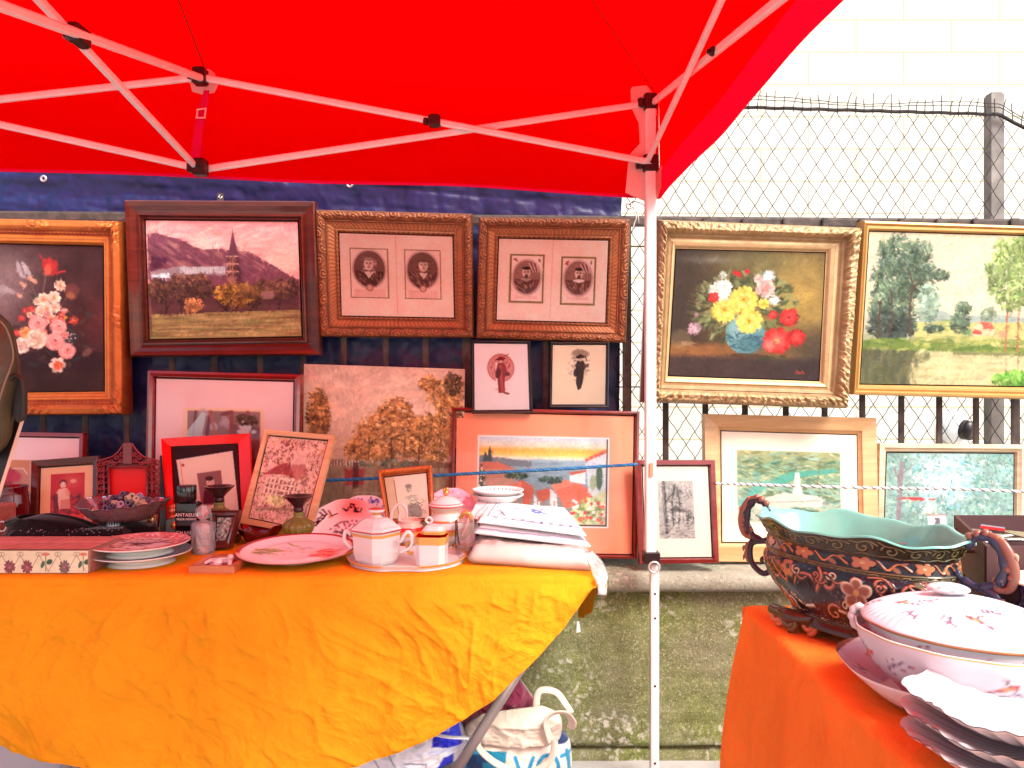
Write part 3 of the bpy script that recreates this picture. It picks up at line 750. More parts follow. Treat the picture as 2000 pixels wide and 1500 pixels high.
M['limed'] = wood('limed_cream_wood', (.50, .38, .24), (.64, .52, .36), .6, 6, .1)
M['thin_black'] = mat('black_moulding', (.02, .014, .012), .35, coat=.3)
FLAT = [(0, -.004), (.02, 0), (.98, 0), (1, -.006)]
def picture(name, label, outer, inner, dt, db, prof, thick, fm, cv=None, tint=TN_, orn=None, step=.006, nt=10, glass=True, m='print', group=None, cat='framed picture', art='picture_sheet', gain=1., rec=-.006, smooth=False, cvq=None):
    O = quad3(outer, dt, db); t = thing(name, label, cat, (O[2] + O[3]) / 2, group)
    fo_ = frame_mesh('frame', t, outer, inner, dt, db, prof, thick, fm, step, nt, orn, smooth=True if orn else True)
    if not orn: autosmooth(fo_, 28)
    flat('backing', t, shrink(outer, 6), dt, db, -max(thick * .55, .015), M['dark'], .004)
    if cv is not None:
        sheet(art, t, cvq or shrink(inner, -2), dt, db, rec, cv, M[m], tint=tint, gain=gain)
        if glass: flat('glass', t, shrink(inner, -1), dt, db, rec + .003, M['glass'])
    return t
HANG = 2.56
# ---- 1 flower painting at the left edge
c = Cv(-32, 472, 204, 770, .62, (62, 36, 36))
c.wash(lambda X, Y: .75 * np.exp(-((X - 0) / 70) ** 2 - ((Y - 560) / 90) ** 2), (150, 120, 116)).wash(lambda X, Y: .5 * np.clip((X - 120) / 80, 0, 1) * np.exp(-((Y - 620) / 60) ** 2), (110, 45, 42))
c.wash(lambda X, Y: .6 * (Y > 690), (44, 26, 30)).wash(lambda X, Y: .6 * (Y > 730), (58, 36, 32)).mottle(.2, 40)
for a, b, w_ in (((88, 530), (81, 570), 2), ((48, 535), (70, 580), 1.5), ((60, 600), (30, 560), 1.5), ((50, 555), (64, 580), 1.5), ((140, 560), (115, 600), 1), ((30, 590), (60, 620), 1)): c.line([a, b], w_, (110, 84, 70))
for k in range(46): c.ell(random.uniform(20, 175), random.uniform(570, 720), random.uniform(5, 14), random.uniform(2, 5), random.choice([(66, 58, 50), (52, 56, 52), (80, 62, 48), (50, 40, 40)]), .6, .5, random.uniform(0, 3))
for x, y in ((88, 515), (96, 512), (104, 518)): c.ell(x, y, 7, 17, (170, 42, 40), .9, .3, (x - 95) * .03)
c.ell(92, 522, 7, 12, (205, 90, 70), .8, .5); c.line([(108, 528), (126, 524)], 4, (170, 45, 45)); c.line([(80, 500), (76, 492)], 3, (150, 40, 45))
for x, rot in ((34, -.3), (42, -.1), (48, -.6)): c.ell(x, 522, 5, 17, (178, 158, 156), .75, .4, rot)
c.ell(40, 522, 2.5, 14, (100, 70, 75), .6, .5, -.3)
for x, y in ((56, 540), (64, 545), (40, 552), (34, 575)): c.ell(x, y, 7, 4, (215, 150, 120), .8, .5, .7)
for x, y in ((5, 560), (14, 566), (-5, 566)): c.ell(x, y, 13, 5, (165, 145, 142), .6, .5, .3)
c.ell(140, 565, 14, 16, (120, 62, 56), .7, .5); c.ell(137, 573, 9, 7, (160, 100, 60), .6, .5)
W_ = (238, 200, 170); W2 = (205, 140, 112)
for x, y, r_ in ((116, 553, 12), (82, 582, 14), (104, 578, 14), (70, 586, 9), (88, 602, 15), (106, 598, 12), (76, 606, 12), (98, 620, 10)): c.bloom(x, y, r_, W_, W2, (200, 130, 60), 3, 9)
for x, y in ((46, 605), (58, 602), (38, 620), (28, 650)): c.bloom(x, y, 8, (190, 60, 58), (220, 90, 80), None, 2, 7)
c.bloom(45, 650, 13, (230, 150, 90), (220, 120, 60), None, 3); c.bloom(120, 618, 11, (225, 150, 60), (240, 170, 70), None, 2, 6); c.bloom(144, 623, 10, (205, 70, 52), (235, 120, 80), None, 2, 7)
PK_, PK2, PKD = (236, 140, 128), (250, 180, 165), (130, 40, 44)
c.rose(70, 632, 18, PK_, PK2, PKD); c.rose(112, 638, 17, PK_, PK2, PKD); c.bloom(68, 662, 21, (240, 214, 180), (210, 160, 130), None, 5, 13, .3)
c.rose(104, 668, 19, PK_, PK2, PKD); c.bloom(37, 676, 17, (236, 212, 188), (200, 150, 130), None, 4, 11, .3); c.rose(129, 687, 17, (244, 160, 140), PK2, PKD)
for k in range(16): c.ell(random.uniform(122, 148), random.uniform(648, 672), 2.2, 2.2, (170, 158, 158), .9, .4)
c.bloom(110, 716, 17, (240, 205, 178), (235, 200, 170), None, 1, 6, .2); c.bloom(111, 717, 10, (230, 100, 60), (240, 130, 80), (210, 80, 50), 3, 9)
c.ell(170, 690, 12, 7, (150, 105, 85), .6, .5, -.6)
for k in range(26): a = random.uniform(0, 6.28); q_ = random.uniform(.2, 1); c.bloom(92 + math.cos(a) * 48 * q_, 640 + math.sin(a) * 52 * q_, random.uniform(5, 9), random.choice([(226, 130, 118), (236, 190, 160), (214, 110, 90), (190, 70, 70)]), random.choice([(240, 170, 150), (200, 120, 100)]), None, 2, 8)
for x, y, r_ in ((70, 632, 18), (112, 638, 17), (104, 668, 19), (129, 687, 17)): c.rose(x, y, r_, PK_, PK2, PKD)
c.bloom(68, 662, 20, (236, 208, 176), (206, 156, 128), None, 5, 15, .5); c.bloom(37, 676, 16, (230, 204, 180), (196, 146, 126), None, 4, 12, .5)
c.painterly(1400)
picture('flower_painting', 'dark flower painting in ornate orange gilt frame, leftmost picture on the railing', [(-86, 425), (240, 432), (247, 810), (-82, 812)], [(-30, 474), (201, 479), (203, 765), (-28, 768)], HANG, HANG + .02,
        [(0, .0), (.06, .016), (.3, .022), (.5, .012), (.56, .012), (.62, .006), (.7, .01), (.9, .006), (1, -.006)], .045, M['gilt_red'], c, (1, .86, .78), mk_orn_leaf(.03, .012, .02, .5, .075, True, True), .0028, 26, False, 'paint', cat='painting')
# ---- 2 church landscape
c = Cv(278, 425, 594, 668, .62, (120, 60, 56))
c.vgrad([(425, (205, 110, 104)), (470, (230, 130, 118)), (520, (240, 150, 128)), (560, (200, 110, 104)), (620, (110, 56, 50)), (668, (120, 90, 50))]).mottle(.16, 34, 4, (1, 1.1, 1.1), .5)
for k in range(40): c.ell(random.uniform(285, 590), random.uniform(432, 505), random.uniform(12, 34), random.uniform(1.5, 4), random.choice([(236, 150, 128), (170, 84, 88), (245, 170, 140)]), .35, .8, random.uniform(-.5, .1))
hill = [(280, 452), (300, 450), (325, 458), (350, 463), (372, 476), (395, 484), (430, 482), (462, 487), (490, 487), (520, 505), (545, 520), (575, 540), (594, 548), (594, 600), (278, 600)]
c.poly(hill, (112, 50, 58))
for k in range(160):
    x = random.uniform(282, 585); y = random.uniform(462, 540)
    if y > np.interp(x, [p[0] for p in hill[:13]], [p[1] for p in hill[:13]]) + 3: c.ell(x, y, random.uniform(5, 16), random.uniform(1.5, 4), random.choice([(150, 78, 76), (84, 38, 50), (175, 100, 88), (96, 46, 54)]), .5, .6, .6)
for k in range(18): c.ell(random.uniform(283, 315), random.uniform(502, 520), 7, 5, (74, 28, 42), .8, .5)
c.poly([(284, 530), (330, 520), (400, 520), (440, 528), (440, 538), (380, 536), (330, 540), (284, 541)], (150, 110, 104), .8)
c.poly([(345, 520), (440, 519), (440, 532), (345, 536)], (170, 140, 134), .8); c.poly([(286, 536), (322, 532), (330, 548), (318, 543), (286, 541)], (205, 190, 192), .9)
for x in range(355, 440, 6): c.line([(x, 522), (x, 534)], 1.2, (200, 170, 160), .7)
c.line([(416, 535), (416, 478)], 1.6, (120, 66, 62))
c.poly([(440, 600), (446, 500), (470, 500), (474, 600)], (140, 74, 62)); c.poly([(446, 500), (457, 448), (459, 448), (470, 500)], (96, 42, 50)); c.line([(458, 450), (458, 440)], 1, (90, 40, 44))
c.poly([(460, 500), (470, 500), (476, 600), (464, 600)], (78, 34, 38)); 
for y in (506, 522, 538): 
    for x in (447, 453, 459): c.ell(x, y, 1.6, 5, (62, 26, 26), .9, .3)
    c.line([(443, y - 8), (468, y - 8)], 1.2, (200, 120, 96))
c.poly([(284, 556), (340, 550), (440, 560), (590, 552), (590, 612), (284, 618)], (72, 36, 34), .75)
dk = [(66, 34, 30), (92, 50, 36), (52, 26, 26), (110, 62, 40)]
for x, y1, rx, ry in ((300, 568, 26, 26), (345, 562, 26, 30), (385, 560, 30, 30), (560, 566, 34, 26), (520, 570, 26, 24), (495, 585, 22, 20)): c.foliage(x, y1, rx, ry, dk, 170, 5)
for x, y0, y1 in ((344, 632, 580), (383, 628, 575), (312, 632, 590), (548, 620, 590), (500, 630, 585)): c.line([(x, y0), (x + 3, y1)], 3, (58, 28, 24)); c.line([(x, y0 - 20), (x + 14, y1)], 1.6, (58, 28, 24))
c.foliage(372, 600, 22, 16, [(190, 110, 60), (160, 84, 46)], 60, 4)
c.foliage(458, 578, 44, 26, [(150, 88, 34), (112, 58, 26), (184, 116, 46), (84, 40, 22)], 420, 4); c.foliage(490, 572, 30, 16, [(120, 70, 36), (90, 50, 30)], 120, 4)
c.line([(452, 640), (444, 622), (438, 606), (450, 590)], 5, (48, 22, 18)); c.line([(440, 612), (420, 592)], 3, (48, 22, 18)); c.line([(445, 620), (470, 596)], 3, (52, 24, 20)); c.line([(478, 632), (488, 612), (500, 600)], 3.5, (48, 22, 18)); c.rect(512, 572, 540, 588, (180, 110, 100), .6)
c.poly([(284, 620), (380, 616), (592, 612), (592, 668), (284, 668)], (150, 108, 62)); 
for k in range(130): c.ell(random.uniform(286, 592), random.uniform(618, 664), random.uniform(10, 34), random.uniform(1, 2.6), random.choice([(190, 140, 84), (120, 84, 50), (120, 110, 56), (206, 150, 96), (96, 60, 40)]), .5, .6)
c.script(566, 660, 4, [[(0, 0), (1, 1), (2, 0), (3, 1), (4, 0), (5, .6)]], 1, (190, 110, 80))
c.painterly(2600)
picture('church_painting', 'landscape painting of a church spire and hills in a wide dark mahogany frame', [(243, 390), (617, 392), (627, 695), (255, 698)], [(281, 428), (582, 431), (590, 658), (289, 664)], HANG - .01, HANG,
        [(0, -.01), (.04, .006), (.12, .012), (.3, .010), (.55, .002), (.68, .0), (.72, .008), (.8, .009), (.86, .0), (.92, .002), (1, -.008)], .03, M['mahog'], c, (1, .6, .52), None, .02, 16, False, 'paint', cat='painting')
hk = thing('picture_hook', 'small rusty wire hook over the rail above the church painting', 'hook', P(430, 382, 2.6))
q = MB(); q.box(tuple(P(424, 392, 2.6)), tuple(P(436, 377, 2.6) + np.array([0, .006, 0]))); q.build('plate', M['iron'], hk); q = MB(); q.tube([P(430, 380, 2.596), P(427, 384, 2.59), P(431, 388, 2.59), P(434, 383, 2.59)], .0015, 6); q.build('bent_wire', M['alu'], hk, True)
# ---- 3, 4 pairs of portrait engravings
def portrait(c, cx, cy, rx, ry, hair, coat, style=0, bg=(120, 72, 62)):
    c.ell(cx, cy, rx + 2.5, ry + 2.5, (150, 100, 88), 1, .1); c.ell(cx, cy, rx + 1.3, ry + 1.3, (240, 200, 182), 1, .1)
    c.ell(cx, cy, rx, ry, bg, 1, .06)
    def ins(x, y): return ((x - cx) / rx) ** 2 + ((y - cy) / ry) ** 2 < .93
    for k in range(120):
        x = cx + random.uniform(-rx, rx); y = cy + random.uniform(-ry, ry)
        if ins(x, y): c.ell(x, y, 3, .7, random.choice([(90, 52, 46), (150, 100, 86)]), .4, .5, .3)
    # shoulders
    pts = [(cx + rx * .93 * math.cos(a), cy + ry * .93 * math.sin(a)) for a in np.linspace(.12, 3.02, 16)] + [(cx - rx * .35, cy + ry * .12), (cx + rx * .35, cy + ry * .12)]
    c.poly(pts, coat)
    for k in range(60):
        x = cx + random.uniform(-rx, rx) * .8; y = cy + random.uniform(.2, .9) * ry
        if ins(x, y): c.ell(x, y, 5, 1.1, random.choice([np.array(coat) * 1.5, np.array(coat) * .6, (190, 140, 120)]), .55, .5, 1.1 + (x - cx) * .03)
    hx, hy = cx + (1.5 if style % 2 else -1), cy - ry * .26; hr = rx * .30
    if style in (0, 1):
        for k in range(60): c.ell(hx + random.uniform(-1.5, 1.5) * hr, hy + random.uniform(-1.1, 1.9) * hr, 2.8, 2.2, np.array(hair) * random.uniform(.6, 1.5), .8, .4)
    c.ell(hx, hy, hr, hr * 1.3, (226, 178, 156), 1, .25)
    c.ell(hx + hr * .35, hy + .5, hr * .6, hr * 1.1, (190, 135, 115), .5, .6)
    for q_ in (-1, 1): c.ell(hx + q_ * hr * .4, hy - hr * .15, hr * .2, hr * .12, (60, 34, 30), .9, .4); c.line([(hx + q_ * hr * .2, hy - hr * .38), (hx + q_ * hr * .6, hy - hr * .38)], .8, (80, 48, 42), .8)
    c.line([(hx, hy - hr * .1), (hx + 1, hy + hr * .35), (hx - .6, hy + hr * .42)], .8, (120, 74, 62), .8); c.line([(hx - hr * .25, hy + hr * .7), (hx + hr * .25, hy + hr * .7)], 1., (110, 52, 46), .9)
    c.ell(hx, hy - hr * 1.12, hr * .95, hr * .42, hair, .95, .4)
    if style in (2, 3): c.ell(hx, hy + hr * 1.2, hr * .5, hr * .5, (60, 32, 28), .95, .4); c.line([(hx - hr * .35, hy + hr * .55), (hx + hr * .35, hy + hr * .55)], 1.4, (70, 38, 34), .9); c.poly([(hx - hr * 1.5, hy + hr * 1.6), (hx, hy + hr * 1.2), (hx + hr * 1.5, hy + hr * 1.6), (hx, hy + hr * 2.3)], (236, 196, 176), .8 if style == 3 else .5)
    else: c.poly([(hx - hr, hy + hr * 1.6), (hx + hr, hy + hr * 1.6), (hx, hy + hr * 3.1)], (232, 190, 170), .9)
    if style == 3: c.ell(hx, hy + hr * 1.75, hr * 1.3, hr * .34, (240, 205, 185), .95, .3)
def eng_lines(c, x0, x1, y0, n, dy=2.3):
    for k in range(n): c.line([(x0, y0 + k * dy), (x1, y0 + k * dy)], .8, (190, 128, 110), .7)
for idx in (0, 1):
    if idx == 0:
        c = Cv(657, 450, 891, 624, .8, (252, 188, 165)); c.mottle(.02, 60)
        c.line([(773, 452), (774, 620)], 1, (200, 130, 112), .8)
        for q_ in (0, 1):
            xa, ya, xb, yb = (677, 480, 757, 586) if q_ == 0 else (790, 480, 866, 586)
            c.rect(xa, ya, xb, yb, (120, 84, 44)); c.rect(xa + 2.2, ya + 2.2, xb - 2.2, yb - 2.2, (250, 186, 166))
            portrait(c, (xa + xb) / 2, 524, 33 if q_ == 0 else 32, 39, (150, 110, 96) if q_ == 0 else (110, 66, 54), (88, 46, 40) if q_ == 0 else (100, 56, 48), q_)
            eng_lines(c, xa + 8, xb - 8, 568, 7); 
            c.ell((xa + xb) / 2, 563, 8, 8, (150, 98, 84), .9, .2); c.ell((xa + xb) / 2, 563, 5, 5, (220, 160, 140), .9, .2)
        out, inn, lab = [(617, 410), (923, 418), (925, 660), (625, 658)], [(660, 453), (885, 460), (888, 622), (665, 618)], 'portrait engravings of two long haired men in carved frame beside the church painting'
        gm, tn = 'gilt_scroll', TM_
    else:
        c = Cv(965, 460, 1194, 636, .8, (250, 190, 168)); c.mottle(.02, 60); c.line([(1079, 464), (1077, 630)], 1, (205, 140, 120), .8)
        for q_ in (0, 1):
            xa, ya, xb, yb = (989, 492, 1062, 598) if q_ == 0 else (1097, 495, 1171, 600)
            c.rect(xa, ya, xb, yb, (128, 96, 44)); c.rect(xa + 4, ya + 4, xb - 4, yb - 4, (248, 190, 172))
            for k in range(6): c.ell(xa + 12 + random.uniform(-3, 3), ya + 14 + random.uniform(-4, 4), 2.5, 2, (170, 70, 62), .8); c.ell(xb - 11 + random.uniform(-2, 2), ya + 14 + random.uniform(-4, 4), 2, 2.6, (150, 100, 86), .6)
            portrait(c, (xa + xb) / 2, 542, 29, 37, (50, 26, 24), (110, 62, 54), 2 + q_, (150, 96, 84))
            for k in range(5): c.line([((xa + xb) / 2 + 4 + k * 4, 512), ((xa + xb) / 2 + 14 + k * 2.4, 530)], 2, (100, 44, 44) if k % 2 else (225, 170, 150), .8)
            eng_lines(c, xa + 14, xb - 14, 584, 2, 3.4)
        out, inn, lab = [(935, 424), (1231, 428), (1222, 670), (930, 662)], [(973, 464), (1190, 468), (1184, 632), (968, 626)], 'portrait engravings of two bearded men in carved frame nearest the tent pole'
        tn = TM_
    c.painterly(900, (1, 2.6), (.5, .9), jit=.05, al=.5)
    picture('engraving_pair', lab, out, inn, HANG, HANG + .02, [(0, .004), (.06, .014), (.25, .018), (.46, .008), (.5, .012), (.54, .006), (.84, -.002), (.88, .0), (.93, .002), (1, -.006)], .03, M['gilt_scroll'], c, tn, mk_orn_scroll(.046), .0022, 30, True, 'print', 'carved frames with paired engravings')
# ---- 5, 6 fashion prints
c = Cv(918, 662, 1040, 810, .9, (252, 206, 186)); c.mottle(.015, 60)
c.ell(978, 716, 31, 32, (196, 96, 88), 1, .05); c.ell(978, 716, 28.5, 29, (244, 180, 160), .35, .1)
for k in range(60):
    a = random.uniform(0, 6.28); c.ell(978 + 24 * math.cos(a) * random.uniform(.6, 1), 716 + 26 * math.sin(a) * random.uniform(.5, 1), 3, 1.3, random.choice([(170, 60, 60), (225, 140, 126), (150, 50, 52)]), .7, .5, 1.4)
c.rect(966, 704, 970, 760, (250, 204, 184)); c.ell(977, 764, 14, 3, (200, 140, 122), .7, .6)
c.poly([(970, 710), (974, 704), (984, 704), (990, 712), (992, 730), (986, 740), (986, 772), (972, 772), (970, 740), (966, 724)], (150, 40, 42))
c.poly([(974, 712), (980, 708), (984, 772), (978, 772)], (190, 78, 74), .8); c.ell(972, 728, 6, 12, (90, 22, 26), .9, .3, .3); c.ell(993, 730, 6, 4, (90, 22, 26), .9, .3)
c.ell(978, 701, 3.6, 4.4, (226, 160, 138)); c.ell(978, 696, 11, 3.4, (110, 20, 26), 1, .2, -.12); c.ell(979, 694, 7, 4, (130, 26, 30), 1, .3); c.line([(982, 693), (996, 685)], 1.5, (160, 60, 50))
c.ell(990, 773, 7, 2.4, (120, 40, 36), .9, .3, .2)
picture('fashion_print', 'small thin framed print of a woman in a red dress and hat', [(921, 665), (1036, 666), (1041, 807), (922, 808)], [(924, 669), (1032, 670), (1036, 802), (925, 803)], HANG - .05, HANG - .045, [(0, 0), (.4, .004), (1, 0)], .016, M['thin_black'], c, TM_, glass=True, group='small framed fashion prints')
c = Cv(1070, 665, 1192, 800, .9, (240, 214, 180)); c.mottle(.03, 50)
for k in range(120):
    a = random.uniform(0, 6.28); rr = random.uniform(.3, 1); c.ell(1130 + 25 * math.cos(a) * rr, 712 + 38 * math.sin(a) * rr, 3.2, 1.6, random.choice([(150, 130, 112), (190, 168, 144), (120, 100, 90)]), .45, .6, random.uniform(0, 3))
c.ell(1134, 684, 20, 9, (150, 120, 98), .8, .3, .1); c.line([(1134, 684), (1134, 700)], 1, (70, 60, 54))
c.poly([(1122, 712), (1127, 700), (1140, 700), (1148, 714), (1143, 722), (1140, 750), (1136, 764), (1129, 768), (1124, 750), (1126, 730)], (62, 44, 42)); c.ell(1126, 726, 7, 11, (50, 34, 36), .95, .3, .4); c.ell(1148, 712, 7, 3.5, (90, 70, 62), .9, .3, -.6)
c.ell(1134, 698, 3.4, 4.4, (206, 168, 140)); c.ell(1133, 692, 11, 3.2, (52, 36, 38), 1, .2, -.1); c.ell(1134, 690, 6, 3.6, (60, 42, 42)); c.line([(1144, 690), (1149, 700)], 1.6, (60, 40, 40))
picture('fashion_print', 'small thin framed print of a woman in a long black dress with parasol', [(1075, 668), (1190, 668), (1188, 797), (1073, 796)], [(1078, 672), (1186, 672), (1184, 792), (1076, 792)], HANG - .03, HANG - .025, [(0, 0), (.4, .004), (1, 0)], .016, M['thin_black'], c, (1, .80, .72), glass=True, group='small framed fashion prints')
# ---- 7 big matted picture in dark red frame behind the yellow table
c = Cv(296, 733, 580, 1050, .62, (252, 196, 176)); c.mottle(.02, 90); c.rect(352, 792, 520, 990, (246, 172, 140)); c.rect(361, 798, 512, 984, (150, 104, 96))
for k in range(60): c.ell(random.uniform(362, 512), random.uniform(800, 980), random.uniform(6, 16), random.uniform(4, 10), random.choice([(190, 150, 150), (110, 70, 76), (150, 100, 84), (90, 80, 70), (200, 172, 176), (120, 52, 60)]), .7, .4, random.uniform(0, 3))
for x in (372, 400, 424, 452, 478): c.line([(x, 860), (x + random.uniform(-18, 18), 800)], random.uniform(4, 9), random.choice([(150, 70, 66), (110, 48, 56), (180, 100, 84)]), .85)
c.poly([(361, 840), (392, 800), (400, 804), (392, 850), (361, 860)], (206, 206, 210), .7); c.poly([(361, 870), (512, 830), (512, 984), (361, 984)], (128, 60, 66), .5)
for k in range(12): c.ell(random.uniform(470, 505), random.uniform(826, 845), 6, 4, (215, 205, 200), .8, .4)
c.foliage(485, 815, 24, 12, [(84, 70, 52), (60, 50, 44)], 60, 5)
picture('matted_picture', 'large pale matted abstract picture in glossy dark red frame behind the wooden framed painting', [(288, 722), (590, 730), (583, 1062), (280, 1062)], [(302, 737), (574, 744), (570, 1046), (298, 1046)], 2.50, 2.43, [(0, -.006), (.15, .006), (.5, .011), (.85, .006), (1, -.006)], .02, M['red_lacquer'], c, TR_, glass=True, step=.05)
# ---- 8 unframed autumn canvas
c = Cv(588, 708, 910, 1092, .62, (200, 160, 130))
c.vgrad([(708, (196, 150, 126)), (800, (214, 172, 142)), (900, (180, 140, 110)), (925, (120, 92, 70)), (1092, (110, 84, 62))]).mottle(.1, 40)
for k in range(60): c.ell(random.uniform(600, 850), random.uniform(715, 830), random.uniform(10, 26), random.uniform(4, 10), random.choice([(226, 180, 150), (186, 144, 124), (232, 170, 140)]), .35, .8, random.uniform(-.5, .5))
AU = [(170, 110, 60), (120, 78, 44), (196, 136, 80), (84, 54, 34), (150, 92, 46)]
c.foliage(618, 812, 24, 58, AU + [(70, 48, 32)], 420, 5); c.foliage(612, 870, 26, 40, [(90, 62, 40), (130, 84, 50)], 150, 5)
for cx_, cy_, rx_, ry_ in ((870, 760, 38, 34), (880, 800, 28, 50), (838, 740, 22, 18), (890, 740, 24, 20), (745, 840, 36, 50), (775, 800, 32, 30), (710, 860, 26, 42), (690, 880, 20, 24), (800, 850, 44, 46), (850, 862, 46, 44), (835, 830, 34, 30), (740, 890, 44, 22)):
    c.foliage(cx_, cy_, rx_, ry_, AU, int(rx_ * ry_ / 5), 4.5)
c.foliage(885, 740, 20, 26, [(60, 44, 34), (90, 66, 44)], 90, 4)
for x in (860, 820, 765, 720, 790): c.line([(x, 915), (x + random.uniform(-4, 4), 850)], 2.4, (70, 46, 34), .8)
c.rect(588, 900, 910, 912, (96, 66, 50), .8); c.foliage(740, 905, 80, 8, [(100, 74, 52), (70, 90, 76), (160, 120, 84)], 160, 4)
for x in range(645, 705, 6): c.line([(x, 902), (x, 911)], 2.2, (216, 170, 150), .9)
c.rect(588, 915, 910, 1092, (140, 112, 84), .6)
for k in range(240):
    x = random.uniform(590, 908); y = random.uniform(915, 1088); c.ell(x, y, random.uniform(1.5, 4), random.uniform(6, 20), random.choice([(160, 132, 100), (104, 84, 64), (176, 148, 112), (90, 66, 52)]), .35, .8)
c.rect(672, 917, 710, 950, (150, 40, 40), .75); c.rect(688, 905, 700, 955, (70, 36, 34), .8); c.line([(690, 965), (740, 965)], 1, (190, 165, 130), .6)
c.painterly(3600)
t = thing('autumn_canvas', 'unframed autumn canvas of trees by a river standing on the wall', 'painting', P(750, 1088, 2.5))
ac = [(594, 711), (908, 721), (903, 1090), (590, 1086)]
flat('stretcher', t, ac, 2.56, 2.50, -.001, mat('raw_canvas_edge', (.55, .36, .27), .9), .018)
Q = quad3(ac, 2.56, 2.50); sheet('painted_canvas', t, ac, 2.56, 2.50, .0015, c, M['paint'], tint=(1, .68, .62))
# ---- 9 mediterranean print with orange mat
c = Cv(886, 804, 1244, 1088, .66, (244, 150, 112)); c.mottle(.02, 120)
c.rect(929, 850, 1196, 1037, (250, 226, 206)); c.rect(932, 853, 1193, 1034, (70, 56, 52)); ix0, iy0, ix1, iy1 = 934, 855, 1191, 1032
def clipv(): pass
g = c.win(ix0, iy0, ix1, iy1); sub = Cv(ix0, iy0, ix1, iy1, .66, (150, 160, 160))
s2 = sub; s2.vgrad([(855, (190, 196, 196)), (872, (214, 200, 170)), (880, (250, 170, 80)), (890, (250, 190, 90)), (897, (240, 216, 180)), (902, (150, 168, 172)), (950, (128, 140, 144)), (1032, (150, 130, 110))]).mottle(.06, 30)
s2.poly([(934, 892), (960, 896), (985, 897), (1010, 902), (1040, 903), (1040, 915), (934, 915)], (110, 110, 110), .9)
for k in range(22): s2.ell(random.uniform(940, 1100), random.uniform(905, 945), 16, 1.2, (96, 110, 120), .5, .6)
for x, y, h_ in ((946, 884, 14), (955, 874, 22), (952, 890, 10)): s2.poly([(x - 5, 906), (x - 3, y + 8), (x, y), (x + 3, y + 8), (x + 5, 906)], (70, 72, 66))
s2.poly([(934, 908), (968, 906), (1010, 922), (1005, 932), (1010, 990), (934, 985)], (190, 130, 104), .9); s2.poly([(934, 908), (970, 906), (1006, 920), (934, 922)], (196, 104, 76))
TRf = [(206, 110, 84), (190, 92, 66), (214, 126, 96)]
for pts, cc in (([(985, 960), (1020, 942), (1046, 958), (1030, 972), (990, 985)], 0), ([(1020, 942), (1046, 958), (1044, 972), (1036, 1000), (1024, 1000)], 1), ([(1080, 952), (1112, 940), (1130, 950), (1090, 970)], 2), ([(1090, 965), (1132, 946), (1166, 962), (1160, 990), (1108, 1000)], 0), ([(1048, 966), (1078, 958), (1080, 978), (1060, 990)], 1)): s2.poly(pts, TRf[cc])
for pts in ([(1046, 972), (1058, 990), (1060, 1030), (1044, 1030)], [(1078, 960), (1092, 972), (1096, 1030), (1080, 1030)], [(1100, 1000), (1110, 1000), (1112, 1030), (1098, 1030)], [(1118, 930), (1150, 918), (1150, 950), (1118, 944)]): s2.poly(pts, (222, 212, 204))
for x in (1086, 1104, 1052): s2.rect(x, 985, x + 3, 1030, (150, 120, 110), .8)
s2.poly([(1150, 900), (1191, 878), (1191, 1000), (1156, 965)], (206, 208, 212)); s2.poly([(1148, 896), (1191, 876), (1191, 884), (1150, 903)], (200, 96, 74)); s2.poly([(1118, 926), (1150, 918), (1150, 924), (1120, 932)], (200, 96, 74))
s2.ell(1178, 935, 7, 26, (84, 104, 80), 1, .2); s2.ell(1166, 945, 7, 16, (150, 160, 110), .8, .3)
s2.foliage(1010, 935, 26, 6, [(70, 86, 62), (50, 60, 50)], 60, 4); s2.foliage(1080, 942, 26, 8, [(66, 84, 62), (46, 60, 50)], 60, 4); s2.foliage(938, 945, 8, 32, [(70, 80, 50), (232, 220, 190), (50, 50, 40)], 60, 4)
s2.poly([(1110, 1032), (1120, 1006), (1150, 985), (1191, 960), (1191, 1032)], (196, 196, 150)); s2.foliage(1160, 1005, 34, 26, [(120, 136, 84), (214, 210, 170), (150, 160, 100)], 130, 6)
for k in range(34): s2.ell(random.uniform(1118, 1190), random.uniform(980, 1030), 3.6, 3.2, random.choice([(214, 60, 56), (230, 100, 84), (250, 232, 220)]), .95, .3)
for k in range(7): s2.ell(random.uniform(1060, 1075), random.uniform(1002, 1030), 5, 4, (226, 216, 200), .9, .4)
i0, j0 = g[0].start, g[1].start; sub.painterly(1100, (2, 5), (.8, 1.6)); hh = min(sub.h, c.h - i0); ww = min(sub.w, c.w - j0); c.a[i0:i0 + hh, j0:j0 + ww] = sub.a[:hh, :ww]
picture('coastal_print', 'terracotta roofs and sea print with broad orange mat in a thin dark red frame', [(883, 795), (1250, 803), (1245, 1093), (879, 1087)], [(890, 803), (1240, 811), (1236, 1084), (886, 1079)], 2.54, 2.46, [(0, -.004), (.2, .006), (.6, .008), (1, -.004)], .02, M['red_small'], c, (1, .80, .70), gain=1., glass=True, step=.05)
